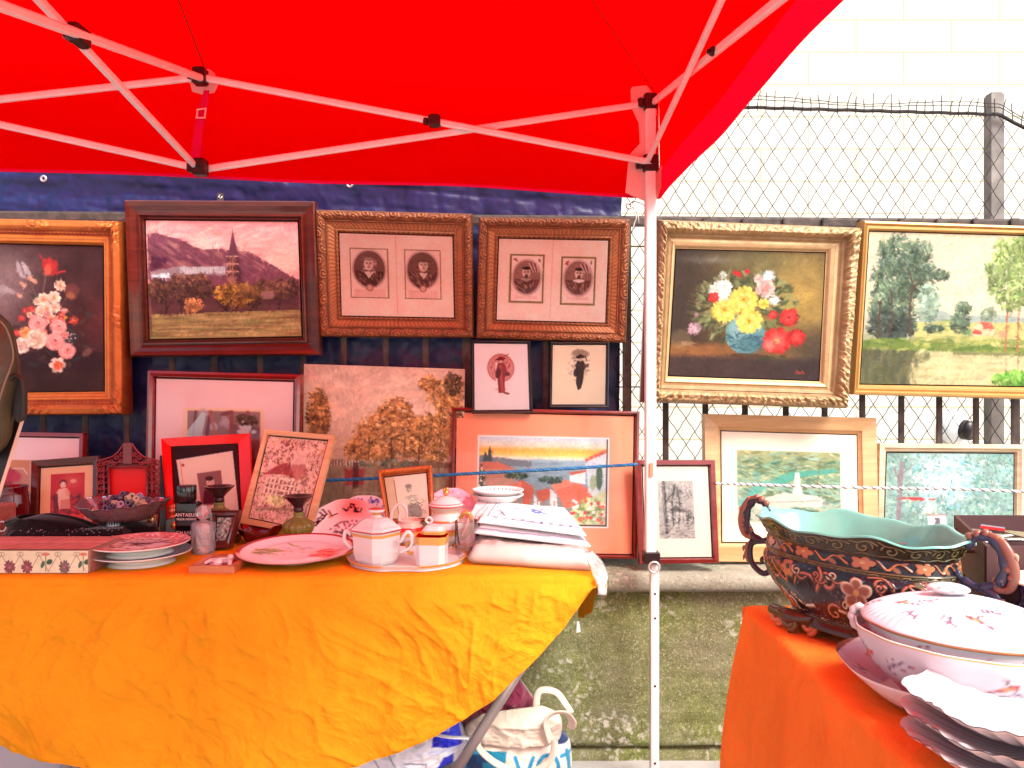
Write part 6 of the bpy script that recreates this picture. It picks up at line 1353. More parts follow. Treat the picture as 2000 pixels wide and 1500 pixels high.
# black perfume bottle with lettering
t = thing('black_perfume_bottle', 'tall black perfume bottle with ribbed cap and white lettering', 'perfume bottle', P(365, 1080, 2.09))
b = P(369, 1080, 2.09)[0]; M['black_glass'] = mat('black_glass', (.006, .004, .006), .08, coat=.6)
q = MB(); q.box((b - .033, 2.075, Z0), (b + .031, 2.105, Z0 + .125), bev=.005); q.build('body', M['black_glass'], t)
surf('cap', [(.0005, 0), (.0225, .0), (.024, .002), (.024, .040), (.022, .043), (.0005, .0435)], (b - .006, 2.09, Z0 + .126), M['black_glass'], t, nu=64, dispf=lambda T, r, z: (r * (1 + .05 * np.cos(T * 16) * (r > .01)), z))
q = MB(); q.tube([(b - .008, 2.09, Z0 + .125), (b - .008, 2.09, Z0 + .128)], .02, 20); q.build('neck', M['black_plastic'], t)
def text(s, x, y, z, size, parent, m, sp=1.1):
    cu = bpy.data.curves.new('lettering', 'FONT'); cu.body = s; cu.size = size; cu.align_x = 'CENTER'; cu.extrude = .0003; cu.space_character = sp; cu.offset = size * .012
    tmp = bpy.data.objects.new('tmp', cu); SC.collection.objects.link(tmp); bpy.context.view_layer.update()
    me = bpy.data.meshes.new_from_object(tmp.evaluated_get(bpy.context.evaluated_depsgraph_get())); bpy.data.objects.remove(tmp); bpy.data.curves.remove(cu)
    me.materials.clear(); me.materials.append(m)
    o = bpy.data.objects.new('lettering', me); SC.collection.objects.link(o); o.parent = parent; bb = BASE[parent.name]
    o.location = (x - bb[0], y - bb[1], z - bb[2]); o.rotation_euler = (R(90), 0, 0); return o
wl = mat('white_lettering', (.75, .7, .68), .5)
text('ANTAEUS', b - .002, 2.0745, Z0 + .086, .0125, t, wl); text('POUR HOMME', b + .0, 2.0745, Z0 + .076, .0076, t, wl); text('CHANEL', b - .001, 2.0745, Z0 + .038, .0125, t, wl, 1.25)
# crystal decanter
t = thing('crystal_decanter', 'spiral cut crystal perfume decanter with a faceted ball stopper', 'decanter', P(397, 1083, 2.01)); b = P(397, 1083, 2.02)[0]
def spiral(T, r, z): k = np.clip((z - .006) / .01, 0, 1) * np.clip((.062 - z) / .006, 0, 1); return r * (1 + .055 * k * np.cos(10 * T + z * 150)), z
surf('body', [(.0005, 0), (.026, 0), (.030, .004), (.029, .02), (.0295, .05), (.031, .068), (.028, .08), (.016, .084), (.009, .086), (.009, .09)], (b, 2.02, Z0), M['cut'], t, nu=90, nv=60, dispf=spiral)
o = surf('inner_wall', [(.0005, .006), (.022, .006), (.024, .02), (.024, .07), (.008, .08)], (b, 2.02, Z0), M['cut'], t, nu=40, nv=16)
q = MB(); q.sph((b, 2.02, Z0 + .107), .0205, 7); o = q.build('ball_stopper', M['cut'], t, False)
# glass bowl on a foot
bx = P(235, 985, 2.15)[0]; by = 2.17
M['pinkglass'] = glassy('pressed_glass', (.85, .55, .58), .04, .22, 1.6)
t = thing('glass_bowl', 'footed pressed glass bowl with wavy rim heaped with small rings', 'bowl', (bx, by, Z0))
def wavy(T, r, z): k = np.clip((r - .06) / .06, 0, 1); return r * (1 + .03 * np.cos(8 * T) * k + .012 * np.cos(32 * T) * k), z + .006 * np.cos(2 * T + .3) * k + .002 * np.cos(16 * T) * k
surf('bowl', [(.012, .052), (.05, .058), (.085, .072), (.105, .092), (.121, .112), (.123, .113), (.119, .110), (.10, .094), (.08, .078), (.045, .064), (.0005, .062)], (bx, by, Z0), M['pinkglass'], t, nu=128, nv=44, dispf=wavy)
surf('foot', [(.0005, 0), (.05, 0), (.048, .005), (.014, .012), (.010, .03), (.018, .044), (.012, .052), (.0005, .054)], (bx, by, Z0), M['pinkglass'], t, nu=40, nv=30)
rr = random.Random(11); ringm = [mat('cream_horn_ring', (.55, .50, .34), .4), mat('dark_violet_ring', (.09, .05, .10), .25, coat=.5), mat('grey_lilac_ring', (.35, .32, .42), .35), mat('garnet_ring', (.22, .02, .04), .3)]
protos = []
for k in range(4):
    q = MB(); n = 14; V = []; rI, rO, hh = .0042, .0088, .011
    for (r_, z_) in ((rO, -hh / 2), (rO * 1.05, 0), (rO, hh / 2), (rI, hh / 2), (rI * .9, 0), (rI, -hh / 2)):
        V += [(math.cos(2 * math.pi * i / n) * r_, math.sin(2 * math.pi * i / n) * r_, z_) for i in range(n)]
    Fs = [(i * n + j, i * n + (j + 1) % n, ((i + 1) % 6) * n + (j + 1) % n, ((i + 1) % 6) * n + j) for i in range(6) for j in range(n)]
    q.add(V, Fs); o = q.build('ring_bead', ringm[k], None, True, origin=(0, 0, 0)); autosmooth(o, 50); protos.append(o)
labs = ['cream ring shaped bead with dark hole heaped in the glass bowl', 'dark violet ring bead heaped in the glass bowl', 'grey lilac ring bead heaped in the glass bowl', 'dark garnet ring bead heaped in the glass bowl']
cnt = 0
for k in range(4): tag(protos[k], labs[k], 'bead', 'ring beads heaped in the glass bowl')
for layer, (n_, rad, zz) in enumerate(((26, .082, .088), (22, .070, .101), (16, .055, .113), (9, .035, .123), (3, .014, .131))):
    for i in range(n_):
        a = 6.283 * i / n_ + layer; r_ = rad * (rr.uniform(.35, 1) if i % 3 == 0 else rr.uniform(.85, 1)); k = rr.choice([0, 1, 1, 2, 3, 1]) if math.cos(a) < .3 else rr.choice([0, 0, 2, 1])
        if cnt < 4: k = cnt; o = protos[k]
        else:
            o = protos[k].copy(); SC.collection.objects.link(o)
        cnt += 1
        o.location = (bx + .01 + math.cos(a) * r_ * 1.05, by + math.sin(a) * r_ * .8, Z0 + zz + rr.uniform(-.003, .004)); o.rotation_euler = (rr.uniform(.2, 1.9), rr.uniform(-.6, .6), rr.uniform(-.9, .9))
# candle holders
M['green_glass'] = glassy('olive_green_glass', (.42, .46, .10), .03, .35, 1.6); M['dark_metal'] = mat('dark_plum_metal', (.045, .012, .02), .25, metal=.4, coat=.3)
def candle(label, px, d, zb_, s=1.):
    x = P(px, 1000, d)[0]; t = thing('candle_holder', label, 'candle holder', (x, d, zb_), 'green glass candle holders with dark cups')
    rib = lambda T, r, z: (r * (1 + .05 * np.cos(14 * T) * (r > .012)), z)
    surf('glass_base', [(.0005, 0), (.026 * s, 0), (.028 * s, .004), (.012, .012), (.014, .018), (.030 * s, .032), (.037 * s, .046), (.038 * s, .058), (.026 * s, .068), (.014, .078), (.013, .09), (.0005, .092)], (x, d, zb_), M['green_glass'], t, nu=84, nv=44, dispf=rib)
    surf('metal_cup', [(.0005, 0), (.012, .0), (.014, .006), (.013, .012), (.02, .022), (.028, .03), (.040, .042), (.040, .044), (.034, .043), (.016, .036), (.0005, .036)], (x, d, zb_ + .092), M['dark_metal'], t, nu=60, nv=40, dispf=lambda T, r, z: (r * (1 + .015 * np.cos(20 * T) * (z > .02)), z))
    q = MB(); q.tube([(x, d, zb_ + .126), (x, d, zb_ + .142)], [.0025, .0004], 8); q.build('pricket', M['dark_metal'], t, True)
candle('green glass candle holder with dark metal cup in front of the pine framed painting', 583, 2.12, Z0, 1.1)
candle('green glass candle holder with dark metal cup behind the small dark frame', 428, 2.14, Z0 + .024)
bk = thing('small_book', 'small dark book lying under the candle holder behind the decanter', 'book', (P(428, 1000, 2.14)[0], 2.14, Z0)); bxx = P(428, 1000, 2.14)[0]
q = MB(); q.box((bxx - .05, 2.10, Z0), (bxx + .05, 2.18, Z0 + .022), bev=.003); q.build('cover', M['mahog'], bk); q = MB(); q.box((bxx - .047, 2.098, Z0 + .003), (bxx + .047, 2.0995, Z0 + .019)); q.build('pages', M['china_white'], bk)
# small dark standing frame
c = Cv(421, 1009, 456, 1056, 1.3, (150, 140, 130))
for k in range(90): c.ell(random.uniform(421, 456), random.uniform(1009, 1056), 3.6, 2.4, random.choice([(206, 190, 176), (96, 100, 76), (190, 110, 110), (70, 60, 54), (170, 170, 150)]), .8, .4, random.uniform(0, 3))
picture('small_dark_frame', 'small dark wooden standing frame around a pale flower picture beside the decanter', [(410, 996), (468, 996), (450, 1070), (406, 1074)], [(421, 1008), (456, 1008), (442, 1056), (418, 1058)], 2.07, 2.045, [(0, -.002), (.2, .003), (.45, .0), (.8, .001), (1, -.004)], .022, M['mahog'], c, TM_, step=.05, glass=True)
# dark red glass dish
M['ruby'] = glassy('dark_ruby_glass', (.30, .008, .02), .02, .35, 1.7)
x = P(508, 1040, 2.16)[0]; t = thing('ruby_glass_dish', 'lobed dark ruby glass dish in front of the pine framed painting', 'dish', (x, 2.16, Z0))
lob = lambda T, r, z: (r * (1 + .12 * np.cos(6 * T + .6) * np.clip((z - .01) / .03, 0, 1)), z + .010 * np.cos(3 * T + 1) * np.clip((r - .03) / .03, 0, 1))
surf('glass', [(.0005, 0), (.03, 0), (.04, .006), (.05, .022), (.062, .038), (.066, .041), (.060, .040), (.045, .028), (.02, .016), (.0005, .014)], (x, 2.16, Z0), M['ruby'], t, nu=90, nv=44, dispf=lob)
# ---- leaning plates
def lean_plate(label, pc, d, r, ang, cv, tint=TM_, gold=None, yaw=0):
    c0 = P(pc[0], pc[1], d); t = thing('leaning_plate', label, 'plate', c0)
    from mathutils import Matrix
    for nm, pr, cf in (('well', crom([(.0005, .0), (r * .6, .0), (r * .72, .006), (r * .97, .014), (r, .014)], 44), disc_cv(cv, r, tint=tint)), ('underside', crom([(.0005, -.006), (r * .6, -.006), (r * .8, .0), (r * .98, .010), (r, .014)], 14), const((.74, .7, .66)))):
        surf(nm, pr, c0, M['china'], t, nu=100, colf=cf, tilt=((1, yaw, 0), ang), dispf=lambda T, rr_, z: (rr_ * (1 + .012 * np.cos(10 * T) * (rr_ > r * .9)), z))
c = disc_canvas(140, (236, 226, 236))
for k in range(0, 360, 36):
    a = R(k); 
    for j in range(16): b_ = a + random.uniform(-.2, .2); rr_ = random.uniform(78, 94); c.ell(math.cos(b_) * rr_, math.sin(b_) * rr_, 4.5, 2.2, (52, 50, 130), .85, .4, random.uniform(0, 3))
c.ell(0, 0, 62, 62, (246, 220, 220), .5, .1)
lean_plate('white plate with blue rim pattern leaning behind the lettered plate', (708, 1026), 2.33, .098, R(50), c, TM_)
c = disc_canvas(210, (250, 214, 204)); c.wash(lambda X, Y: .75 * np.exp(-((X - 10) / 40) ** 2 - ((Y + 75) / 40) ** 2), (232, 76, 66))
c.script(-78, -8, 20, [[(.55, .85), (.3, 1), (0, .6), (.1, 0), (.5, 0), (.5, .4)], [(.8, .5), (.7, 0), (1, .1), (1.1, .5), (1.1, 0)], [(1.4, .2), (1.6, .4), (1.4, 0), (1.8, 0)], [(2.0, 1), (1.9, 0), (2.3, .1)], [(2.5, .9), (2.4, 0)]], 4, (40, 28, 34), .2, -1.05)
c.script(-4, -66, 20, [[(-.5, .2), (0, 0), (.2, .5), (.2, 1), (.7, .9), (.6, .5), (.2, .5)], [(1, .5), (1.1, 0)], [(1.4, .5), (1.2, .1), (1.6, 0)], [(1.9, .5), (2, 0)]], 4.5, (50, 20, 30), .2, .12)
for k in range(120): a = random.uniform(0, 6.28); r_ = random.uniform(0, 42); c.ell(10 + math.cos(a) * r_, 14 + math.sin(a) * r_, random.uniform(4, 9), 2, random.choice([(60, 30, 40), (200, 80, 76), (120, 60, 70), (150, 120, 140), (90, 60, 60)]), .8, .4, random.uniform(0, 3))
c.line([(-40, 0), (-20, -26), (20, -34), (50, -26)], 3, (110, 40, 44)); c.ell(-44, -52, 8, 3, (170, 70, 60), .9, .4, .6); c.line([(-52, -62), (-42, -50), (-28, -58)], 3, (70, 30, 34)); c.ell(-46, -46, 4, 5, (210, 120, 80))
lean_plate('pink souvenir plate with black script lettering leaning behind the square tureen', (672, 1036), 2.21, .108, R(40), c, (1, .8, .74))
c = disc_canvas(100, (228, 160, 168)); c.ell(0, 0, 70, 70, (240, 200, 200), .8, .05)
for k in range(40): a = random.uniform(0, 6.28); c.ell(math.cos(a) * 84, math.sin(a) * 84, 6, 3, random.choice([(170, 60, 90), (240, 210, 210), (200, 110, 130)]), .7, .5, a)
c.line([(-96, 0), (-60, 40), (0, 60)], 2, (130, 60, 80), .6)
for q_, (pc, d_) in enumerate((((880, 1000), 2.26), ((902, 1022), 2.20))):
    lean_plate(('pink patterned plate leaning behind the teapot', 'pale pink plate with grey veins leaning beside the towels')[q_], pc, d_, .075, R(50), c, TM_)
# ---- tea set on a tray
WH = (.68, .68, .67); GD = (.62, .34, .08); RDc = (.50, .01, .01)
tr = thing('china_tray', 'white lobed china tray with gold rim under the square tea set', 'tray', (P(795, 1115, 1.9)[0], 1.92, Z0))
xc = P(795, 1100, 1.93)[0]
def lobt(T, r, z): return r * (1 - .10 * np.exp(-((np.abs(np.sin(T)) - 1) / .04) ** 2)), z
surf('tray', [(.0005, .004), (.8, .004), (.9, .006), (.97, .013), (1.0, .014), (1.0, .012), (.93, .003), (.88, 0), (.0005, 0)], (xc, 1.925, Z0), M['china'], tr, .148, .125, 0, 140, nv=60, colf=lambda T, f, x, y, r, z: np.where((r > .975)[..., None], np.array(GD), np.array(WH)), dispf=lobt)
TZ2 = Z0 + .005
def octo(name, parent, prof, cx, cy, z, a, b, cf, rot=0, nu=8): return surf(name, prof, (cx, cy, z), M['china'], parent, a, b, rot, nu, smooth=False, colf=cf, cham=True)
x1 = P(735, 1080, 1.885)[0]; y1 = 1.885
t = thing('square_tureen', 'large eight sided white tea tureen with lid and gold rim lines', 'tureen', (x1, y1, TZ2))
octo('body', t, [(.0005, 0), (.72, 0), (.88, .010), (.97, .03), (1, .068), (1, .0685), (1.0, .070), (1.0, .076), (1.0, .0765), (1.0, .079), (.94, .079), (.9, .05), (.0005, .04)], x1, y1, TZ2, .050, .047, bycol([(0, WH), (.0698, GD), (.0762, WH)]), R(-35))
octo('lid', t, [(1.05, 0), (1.07, .002), (1.07, .0045), (1.06, .0048), (1.0, .010), (.86, .014), (.68, .024), (.46, .031), (.26, .033), (.20, .036), (.16, .038), (.0005, .039)], x1, y1, TZ2 + .0795, .050, .047, bycol([(0, WH), (.0015, (.42, .03, .03)), (.0046, WH)]), R(-35))
surf('knob', [(.006, 0), (.007, .004), (.015, .008), (.017, .013), (.013, .017), (.0005, .018)], (x1, y1, TZ2 + .117), M['china'], t, 1.2, .8, 0, 24, nv=20, colf=bycol([(0, GD), (.0075, WH), (.0145, (.45, .06, .05))]))
def handle(parent, pts, r, col, name='handle', n=10, flat=1.4):
    q = MB(); p = crom(pts, 26); q.tube(p, r, n, flat=flat, col=col); return q.build(name, M['china'], parent, True)
handle(t, [(x1 + .056, y1 - .03, TZ2 + .062), (x1 + .064, y1 - .036, TZ2 + .060), (x1 + .073, y1 - .038, TZ2 + .075), (x1 + .083, y1 - .038, TZ2 + .084), (x1 + .092, y1 - .035, TZ2 + .072), (x1 + .088, y1 - .03, TZ2 + .045), (x1 + .06, y1 - .026, TZ2 + .03)], .0032, WH)
handle(t, [(x1 - .062, y1, TZ2 + .07), (x1 - .075, y1, TZ2 + .078), (x1 - .078, y1, TZ2 + .055), (x1 - .06, y1, TZ2 + .035)], .0035, WH)
x2 = P(843, 1080, 1.86)[0]; y2 = 1.865
t = thing('sugar_bowl', 'small eight sided open cup with red inside and broad gold band', 'cup', (x2, y2, TZ2))
octo('body', t, [(.0005, 0), (.86, 0), (.93, .004), (.95, .03), (.97, .052), (.97, .0525), (.98, .054), (1, .067), (1.0, .0675), (1.0, .072)], x2, y2, TZ2, .038, .032, bycol([(0, WH), (.0528, GD), (.0673, GD)]), R(-6))
octo('inside', t, [(.99, .072), (.90, .064), (.84, .03), (.0005, .026)], x2, y2, TZ2, .038, .032, const((.62, .006, .004)), R(-6))
octo('lid', t, [(.62, .0), (.78, .002), (.78, .008), (.66, .012), (.5, .02), (.0005, .024)], x2 + .004, y2 + .012, TZ2 + .073, .038, .032, bycol([(0, GD), (.0085, WH)]), R(-6))
xx = x2 - .012
handle(t, [(xx + .004, y2 + .01, TZ2 + .098), (xx - .004, y2 + .01, TZ2 + .106), (xx + .004, y2 + .01, TZ2 + .114), (xx + .012, y2 + .01, TZ2 + .106), (xx + .006, y2 + .01, TZ2 + .098)], .002, WH, 'loop_knob', 8)
handle(t, [(x2 - .046, y2, TZ2 + .055), (x2 - .06, y2, TZ2 + .05), (x2 - .056, y2, TZ2 + .03), (x2 - .045, y2, TZ2 + .028)], .003, GD)
# teapot
x3 = P(870, 1040, 2.03)[0]; y3 = 2.05; t = thing('teapot', 'white teapot with gold knob, red bands and curled gold handle behind the sugar bowl', 'teapot', (x3, y3, Z0))
bodyc = bycol([(0, WH), (.012, (.70, .5, .3)), (.018, WH), (.045, GD), (.058, (.6, .08, .05)), (.062, WH), (.078, (.55, .03, .03)), (.083, GD), (.086, WH), (.10, (.70, .55, .42))])
surf('body', [(.0005, 0), (.024, 0), (.026, .006), (.018, .012), (.034, .03), (.046, .055), (.048, .075), (.042, .09), (.036, .098), (.034, .104), (.044, .116), (.045, .118)], (x3, y3, Z0), M['china'], t, nu=48, nv=60, colf=bodyc)
surf('lid', [(.046, 0), (.047, .002), (.040, .010), (.026, .020), (.012, .026), (.0005, .027)], (x3, y3, Z0 + .119), M['china'], t, nu=40, nv=24, colf=bycol([(0, (.6, .06, .05)), (.003, WH), (.007, (.55, .08, .06)), (.0085, WH)]))
q = MB(); q.sph((x3, y3, Z0 + .154), .0085, 8); q.sph((x3 + .003, y3 - .002, Z0 + .164), .0055, 8); q.sph((x3 - .005, y3, Z0 + .162), .005, 6); q.build('gold_knob', M['gold_metal'], t, True)
handle(t, [(x3 + .036, y3 - .02, Z0 + .084), (x3 + .05, y3 - .03, Z0 + .104), (x3 + .066, y3 - .03, Z0 + .10), (x3 + .068, y3 - .03, Z0 + .075), (x3 + .054, y3 - .03, Z0 + .045), (x3 + .042, y3 - .02, Z0 + .035)], .0042, (.50, .26, .07))
0 and handle(t, [(x3 - .036, y3 - .01, Z0 + .04), (x3 - .056, y3 - .014, Z0 + .05), (x3 - .066, y3 - .016, Z0 + .08), (x3 - .078, y3 - .018, Z0 + .108), (x3 - .084, y3 - .018, Z0 + .112)], [.011 - .0003 * k for k in range(26)], WH, 'spout')
# jug with tall loop handle
x4 = P(790, 1040, 2.06)[0]; y4 = 2.07; t = thing('cream_jug', 'white cream jug with red and gold bands and a high looped handle', 'jug', (x4, y4, Z0))
surf('body', [(.0005, 0), (.022, 0), (.024, .004), (.020, .010), (.034, .028), (.040, .045), (.036, .062), (.030, .07), (.032, .078), (.030, .077), (.028, .07), (.0005, .04)], (x4 + .012, y4, Z0), M['china'], t, nu=44, nv=50, colf=bycol([(0, WH), (.006, (.5, .05, .04)), (.010, WH), (.04, GD), (.048, (.72, .03, .02)), (.062, (.75, .6, .5))]))
handle(t, [(x4 - .018, y4, Z0 + .03), (x4 - .034, y4, Z0 + .06), (x4 - .036, y4, Z0 + .10), (x4 - .014, y4, Z0 + .122), (x4 + .004, y4, Z0 + .105), (x4 + .002, y4, Z0 + .078), (x4 - .012, y4, Z0 + .072), (x4 - .016, y4, Z0 + .09), (x4 - .010, y4, Z0 + .096)], .0028, (.75, .66, .62))
# clear crystal cup right of the tray
x = P(912, 1090, 1.97)[0]; t = thing('crystal_tumbler', 'ribbed clear glass tumbler wrapped in film beside the tea tray', 'glass', (x, 1.97, Z0))
surf('glass', [(.0005, 0), (.026, 0), (.030, .03), (.032, .085), (.030, .084), (.026, .03), (.0005, .012)], (x, 1.985, Z0), M['clear'], t, nu=60, nv=30, dispf=lambda T, r, z: (r * (1 + .04 * np.cos(9 * T + z * 30) + .03 * np.sin(5 * T + z * 90)), z))
# ---- towels
M['film'] = glassy('crumpled_clear_film', (.99, .97, .96), .15, .28, 1.3)
# wrapped linen
t = thing('wrapped_linen', 'folded cream linen wrapped in clear plastic at the right end of the yellow table', 'linen', (.0, 1.95, Z0))
zz = Z0 + .05
slab('linen', [(-.075, 2.20, zz), (.165, 2.16, zz - .004), (.185, 1.83, zz - .006), (-.09, 1.90, zz)], .05, mat('cream_linen', (.66, .54, .48), .85, bump=.3, bscale=200, var=.06), t, .003, seed=4, rnd=.02)
slab('plastic_film', [(-.083, 2.21, zz + .004), (.175, 2.17, zz), (.193, 1.822, zz - .002), (-.10, 1.888, zz + .004)], .054, M['film'], t, .005, 60, 44, seed=9, rnd=.02)
cushion('loose_film', [(1140, 1078), (1150, 1104), (1160, 1132), (1166, 1160)], [(1158, 1076), (1178, 1098), (1189, 1132), (1184, 1163)], 1.79, .012, M['film'], t, 30, 40, .010, 22, pw=4, back=1, d2=1.77)
c = Cv(0, 0, 220, 120, 1.2, (244, 242, 250)); 
ink = (40, 44, 92)
c.line([(26, 4), (20, 60), (16, 104), (60, 112), (120, 114), (214, 112)], 1.8, ink); c.line([(33, 4), (30, 50)], 1, ink, .8); c.line([(16, 98), (110, 107), (214, 106)], 1, ink, .8)
for k in range(5): c.line([(30 + k * 3, 66 + k * 5), (40 + k * 3, 62 + k * 5), (42 + k * 3, 72 + k * 5)], 1.4, ink)
for k in range(9): c.rect(30 + k * 20, 104 + k * .4, 38 + k * 20, 110 + k * .4, ink, .8)
bl = (60, 90, 190); c.line([(60, 20), (76, 46), (88, 60), (104, 58)], 1, bl, .8); c.line([(70, 24), (96, 36), (120, 30), (112, 52), (96, 66)], 1, bl, .8); c.line([(62, 52), (90, 74), (120, 78)], .9, bl, .6)
for x_, y_, a_, b_, rr_ in ((128, 40, 10, 6, .5), (138, 48, 11, 5, .9), (132, 58, 10, 5, -.2), (146, 36, 7, 5, 0), (122, 50, 6, 8, .2), (150, 60, 7, 3, .4)): c.ell(x_, y_, a_, b_, (48, 100, 214), .95, .3, rr_)
c.line([(112, 34), (126, 38)], 2, bl); c.ell(160, 30, 4, 2, bl, .8); c.script(76, 44, 8, [[(0, 0), (.4, 1), (.8, 0), (1.2, .8), (1.6, 0)]], 1.2, ink)
t = thing('tea_towel', 'white tea towel with blue embroidery folded on top of the wrapped linen', 'towel', (.03, 1.97, zz), 'folded white towels on the wrapped linen')
zt = zz + .052
slab('towel', [(-.065, 2.21, zt + .008), (.150, 2.16, zt - .002), (.178, 1.87, zt - .014), (-.085, 1.965, zt + .002)], .018, M['cloth_attr'], t, .003, 130, 90, cv=c, seed=2)
c2 = Cv(0, 0, 220, 120, .6, (240, 236, 246)); c2.line([(0, 116), (220, 116)], 2, ink)
t = thing('tea_towel', 'plain white folded towel with a blue line directly under the embroidered one', 'towel', (.03, 1.97, zz), 'folded white towels on the wrapped linen')
slab('towel', [(-.072, 2.205, zt - .012), (.152, 2.15, zt - .022), (.186, 1.862, zt - .034), (-.09, 1.948, zt - .018)], .024, M['cloth_attr'], t, .003, 60, 40, cv=c2, seed=12)
t = thing('tea_towel', 'white folded towel standing up at the back left of the towel pile', 'towel', (-.06, 2.2, zz), 'folded white towels on the wrapped linen')
c3 = Cv(0, 0, 100, 100, .8, (240, 236, 244)); c3.line([(70, 0), (30, 100)], 2, ink)
slab('towel', [(-.10, 2.25, zt + .014), (-.03, 2.245, zt + .012), (-.055, 2.02, zt - .004), (-.118, 2.06, zt - .01)], .05, M['cloth_attr'], t, .003, 50, 50, cv=c3, seed=5)
# openwork plates on towels
for k in range(2):
    c0 = P(972, 975, 2.17); r_ = .074; z = zt + .004 + k * .013
    t = thing('openwork_plate', ('lower white openwork plate on the towels', 'upper white openwork plate with pink centre on the towels')[k], 'plate', (c0[0], 2.215, z), 'openwork plates on the towels')
    cc = disc_canvas(120, (250, 230, 226)); 
    for a in np.linspace(0, 6.283, 33)[:-1]: cc.ell(math.cos(a) * 84, math.sin(a) * 84, 7, 3.6, (190, 90, 84), .95, .3, a)
    for j in range(9): cc.ell(random.uniform(-20, 20), random.uniform(-16, 16), 9, 5, (214, 110, 110), .7, .4, random.uniform(0, 3))
    surf('well', crom([(.0005, .004), (r_ * .6, .004), (r_ * .75, .010), (r_ * .97, .021), (r_, .021)], 34), (c0[0], 2.215, z), M['china'], t, nu=128, colf=disc_cv(cc, r_, tint=TM_), dispf=lambda T, r, zz_: (r * (1 + .014 * np.cos(32 * T) * (r > r_ * .9)), zz_))
    surf('underside', [(.0005, 0), (r_ * .6, 0), (r_ * .8, .009), (r_ * .99, .018), (r_, .021)], (c0[0], 2.215, z), M['china'], t, nu=64, nv=14, colf=const(WH))
# ---- ropes
def rope(label, pts, r, m, name='rope', n=10, tw=180):
    p = crom(pts, 260); t0 = thing(name, label, 'rope', p[0]); q = MB()
    for s in range(3):
        pp = []
        for i, x in enumerate(p): a = i * .9 + s * 2.094; pp.append((x[0], x[1] + math.cos(a) * r * .5, x[2] + math.sin(a) * r * .5))
        q = MB(); q.tube(pp, r * .62, 6); q.build('strand', m[s % len(m)], t0, True)
    return t0
bm = mat('blue_nylon_rope', (.012, .12, .32), .55, bump=.4, bscale=600); bm2 = mat('teal_nylon_rope', (.02, .20, .36), .55)
rope('taut blue nylon rope stretched in front of the pictures behind the yellow table', [P(560, 940, 2.40), P(640, 938, 2.40), P(740, 934, 2.40), P(880, 927, 2.40), P(1060, 918, 2.41), P(1245, 907, 2.42)], .0052, [bm, bm2, bm], 'blue_rope')
wm_ = mat('white_cotton_rope', (.72, .69, .64), .8); wm2 = mat('dark_flecked_rope', (.16, .15, .17), .8)
rope('white flecked rope stretched across the pictures on the right', [P(1398, 944, 2.42), P(1520, 948, 2.42), P(1700, 953, 2.43), P(1860, 955, 2.43), P(2040, 962, 2.43)], .0045, [wm_, wm_, wm2], 'white_rope')
# ---- olive bag at far left and dark board
M['olive'] = mat('worn_olive_leather', (.055, .055, .028), .5, bump=.4, bscale=90, var=.25, vscale=8, coat=.15)
t = thing('olive_bag', 'worn olive leather bag with a rounded dark strap, partly cut off at the left edge', 'bag', P(-20, 760, 1.5))
cushion('bag_body', [(-110, 585), (-130, 700), (-130, 800), (-110, 890)], [(-6, 608), (20, 642), (34, 725), (24, 790), (14, 860), (-14, 896)], 1.5, .04, M['olive'], t, 40, 50, .006, 9, pw=3.5, back=1)
q = MB(); q.tube(crom([P(-60, 596, 1.452), P(-10, 620, 1.455), P(14, 645, 1.465), P(26, 690, 1.475), P(20, 720, 1.462), P(12, 740, 1.456), P(-6, 795, 1.45)], 30), .0016, 6); q.build('seam', mat('pale_seam', (.2, .19, .12), .7), t, True)
q = MB(); q.tube(crom([P(22, 742, 1.49), P(30, 734, 1.49), P(42, 738, 1.49), P(47, 755, 1.49), P(48, 790, 1.49), P(46, 815, 1.49), P(36, 822, 1.49)], 26), .0075, 8, flat=.5); q.build('strap', mat('dark_olive_strap', (.018, .018, .012), .5), t, True)
q = MB(); q.hexa([P(24, 815, 1.50), P(44, 818, 1.50), P(44, 818, 1.512), P(24, 815, 1.512), P(30, 742, 1.50), P(41, 742, 1.50), P(41, 742, 1.512), P(30, 742, 1.512)]); q.build('strap_lining', M['black_plastic'], t)
q = MB(); q.tube(crom([P(-90, 600, 1.49), P(-70, 400, 1.3), P(-160, 250, 1.1)], 12), .008, 8); q.build('shoulder_strap', M['olive'], t, True)
t = thing('leaning_board', 'black folder with a cream edge leaning below the olive bag at the left edge', 'folder', P(0, 960, 1.55))
q = MB(); q.hexa([P(-140, 1060, 1.50), P(-34, 1060, 1.50), P(-34, 1060, 1.56), P(-140, 1060, 1.56), P(-80, 820, 1.53), P(42, 822, 1.53), P(42, 822, 1.55), P(-80, 820, 1.55)]); q.build('cover', M['black_plastic'], t)
q = MB(); q.bar(P(-32, 1060, 1.495), P(44, 820, 1.525), .004, .006); q.build('cream_edge', mat('cream_card_edge', (.62, .5, .38), .6), t)
t = thing('pink_card_box', 'small reddish wooden box at the far left behind the beaded purse', 'box', P(10, 1030, 2.2))
q = MB(); q.box((-1.50, 2.16, Z0), (-1.445 + .0, 2.24, Z0 + .10), bev=.003); q.build('box_body', wood('reddish_wood', (.36, .12, .08), (.5, .2, .13)), t)
q = MB(); a3 = P(4, 1028, 2.157); pts = [(a3[0] + math.cos(a) * .012, 2.157, a3[2] + math.sin(a) * .014) for a in np.linspace(0, 6.283, 17)[:-1]]; q.tube(pts, .0025, 6, closed=True); q.build('ring_pull', M['alu'], t, True)
t = thing('red_mug', 'dark red glass jar standing at the left back of the yellow table', 'jar', P(25, 1035, 2.28)); x = P(28, 1035, 2.28)[0]
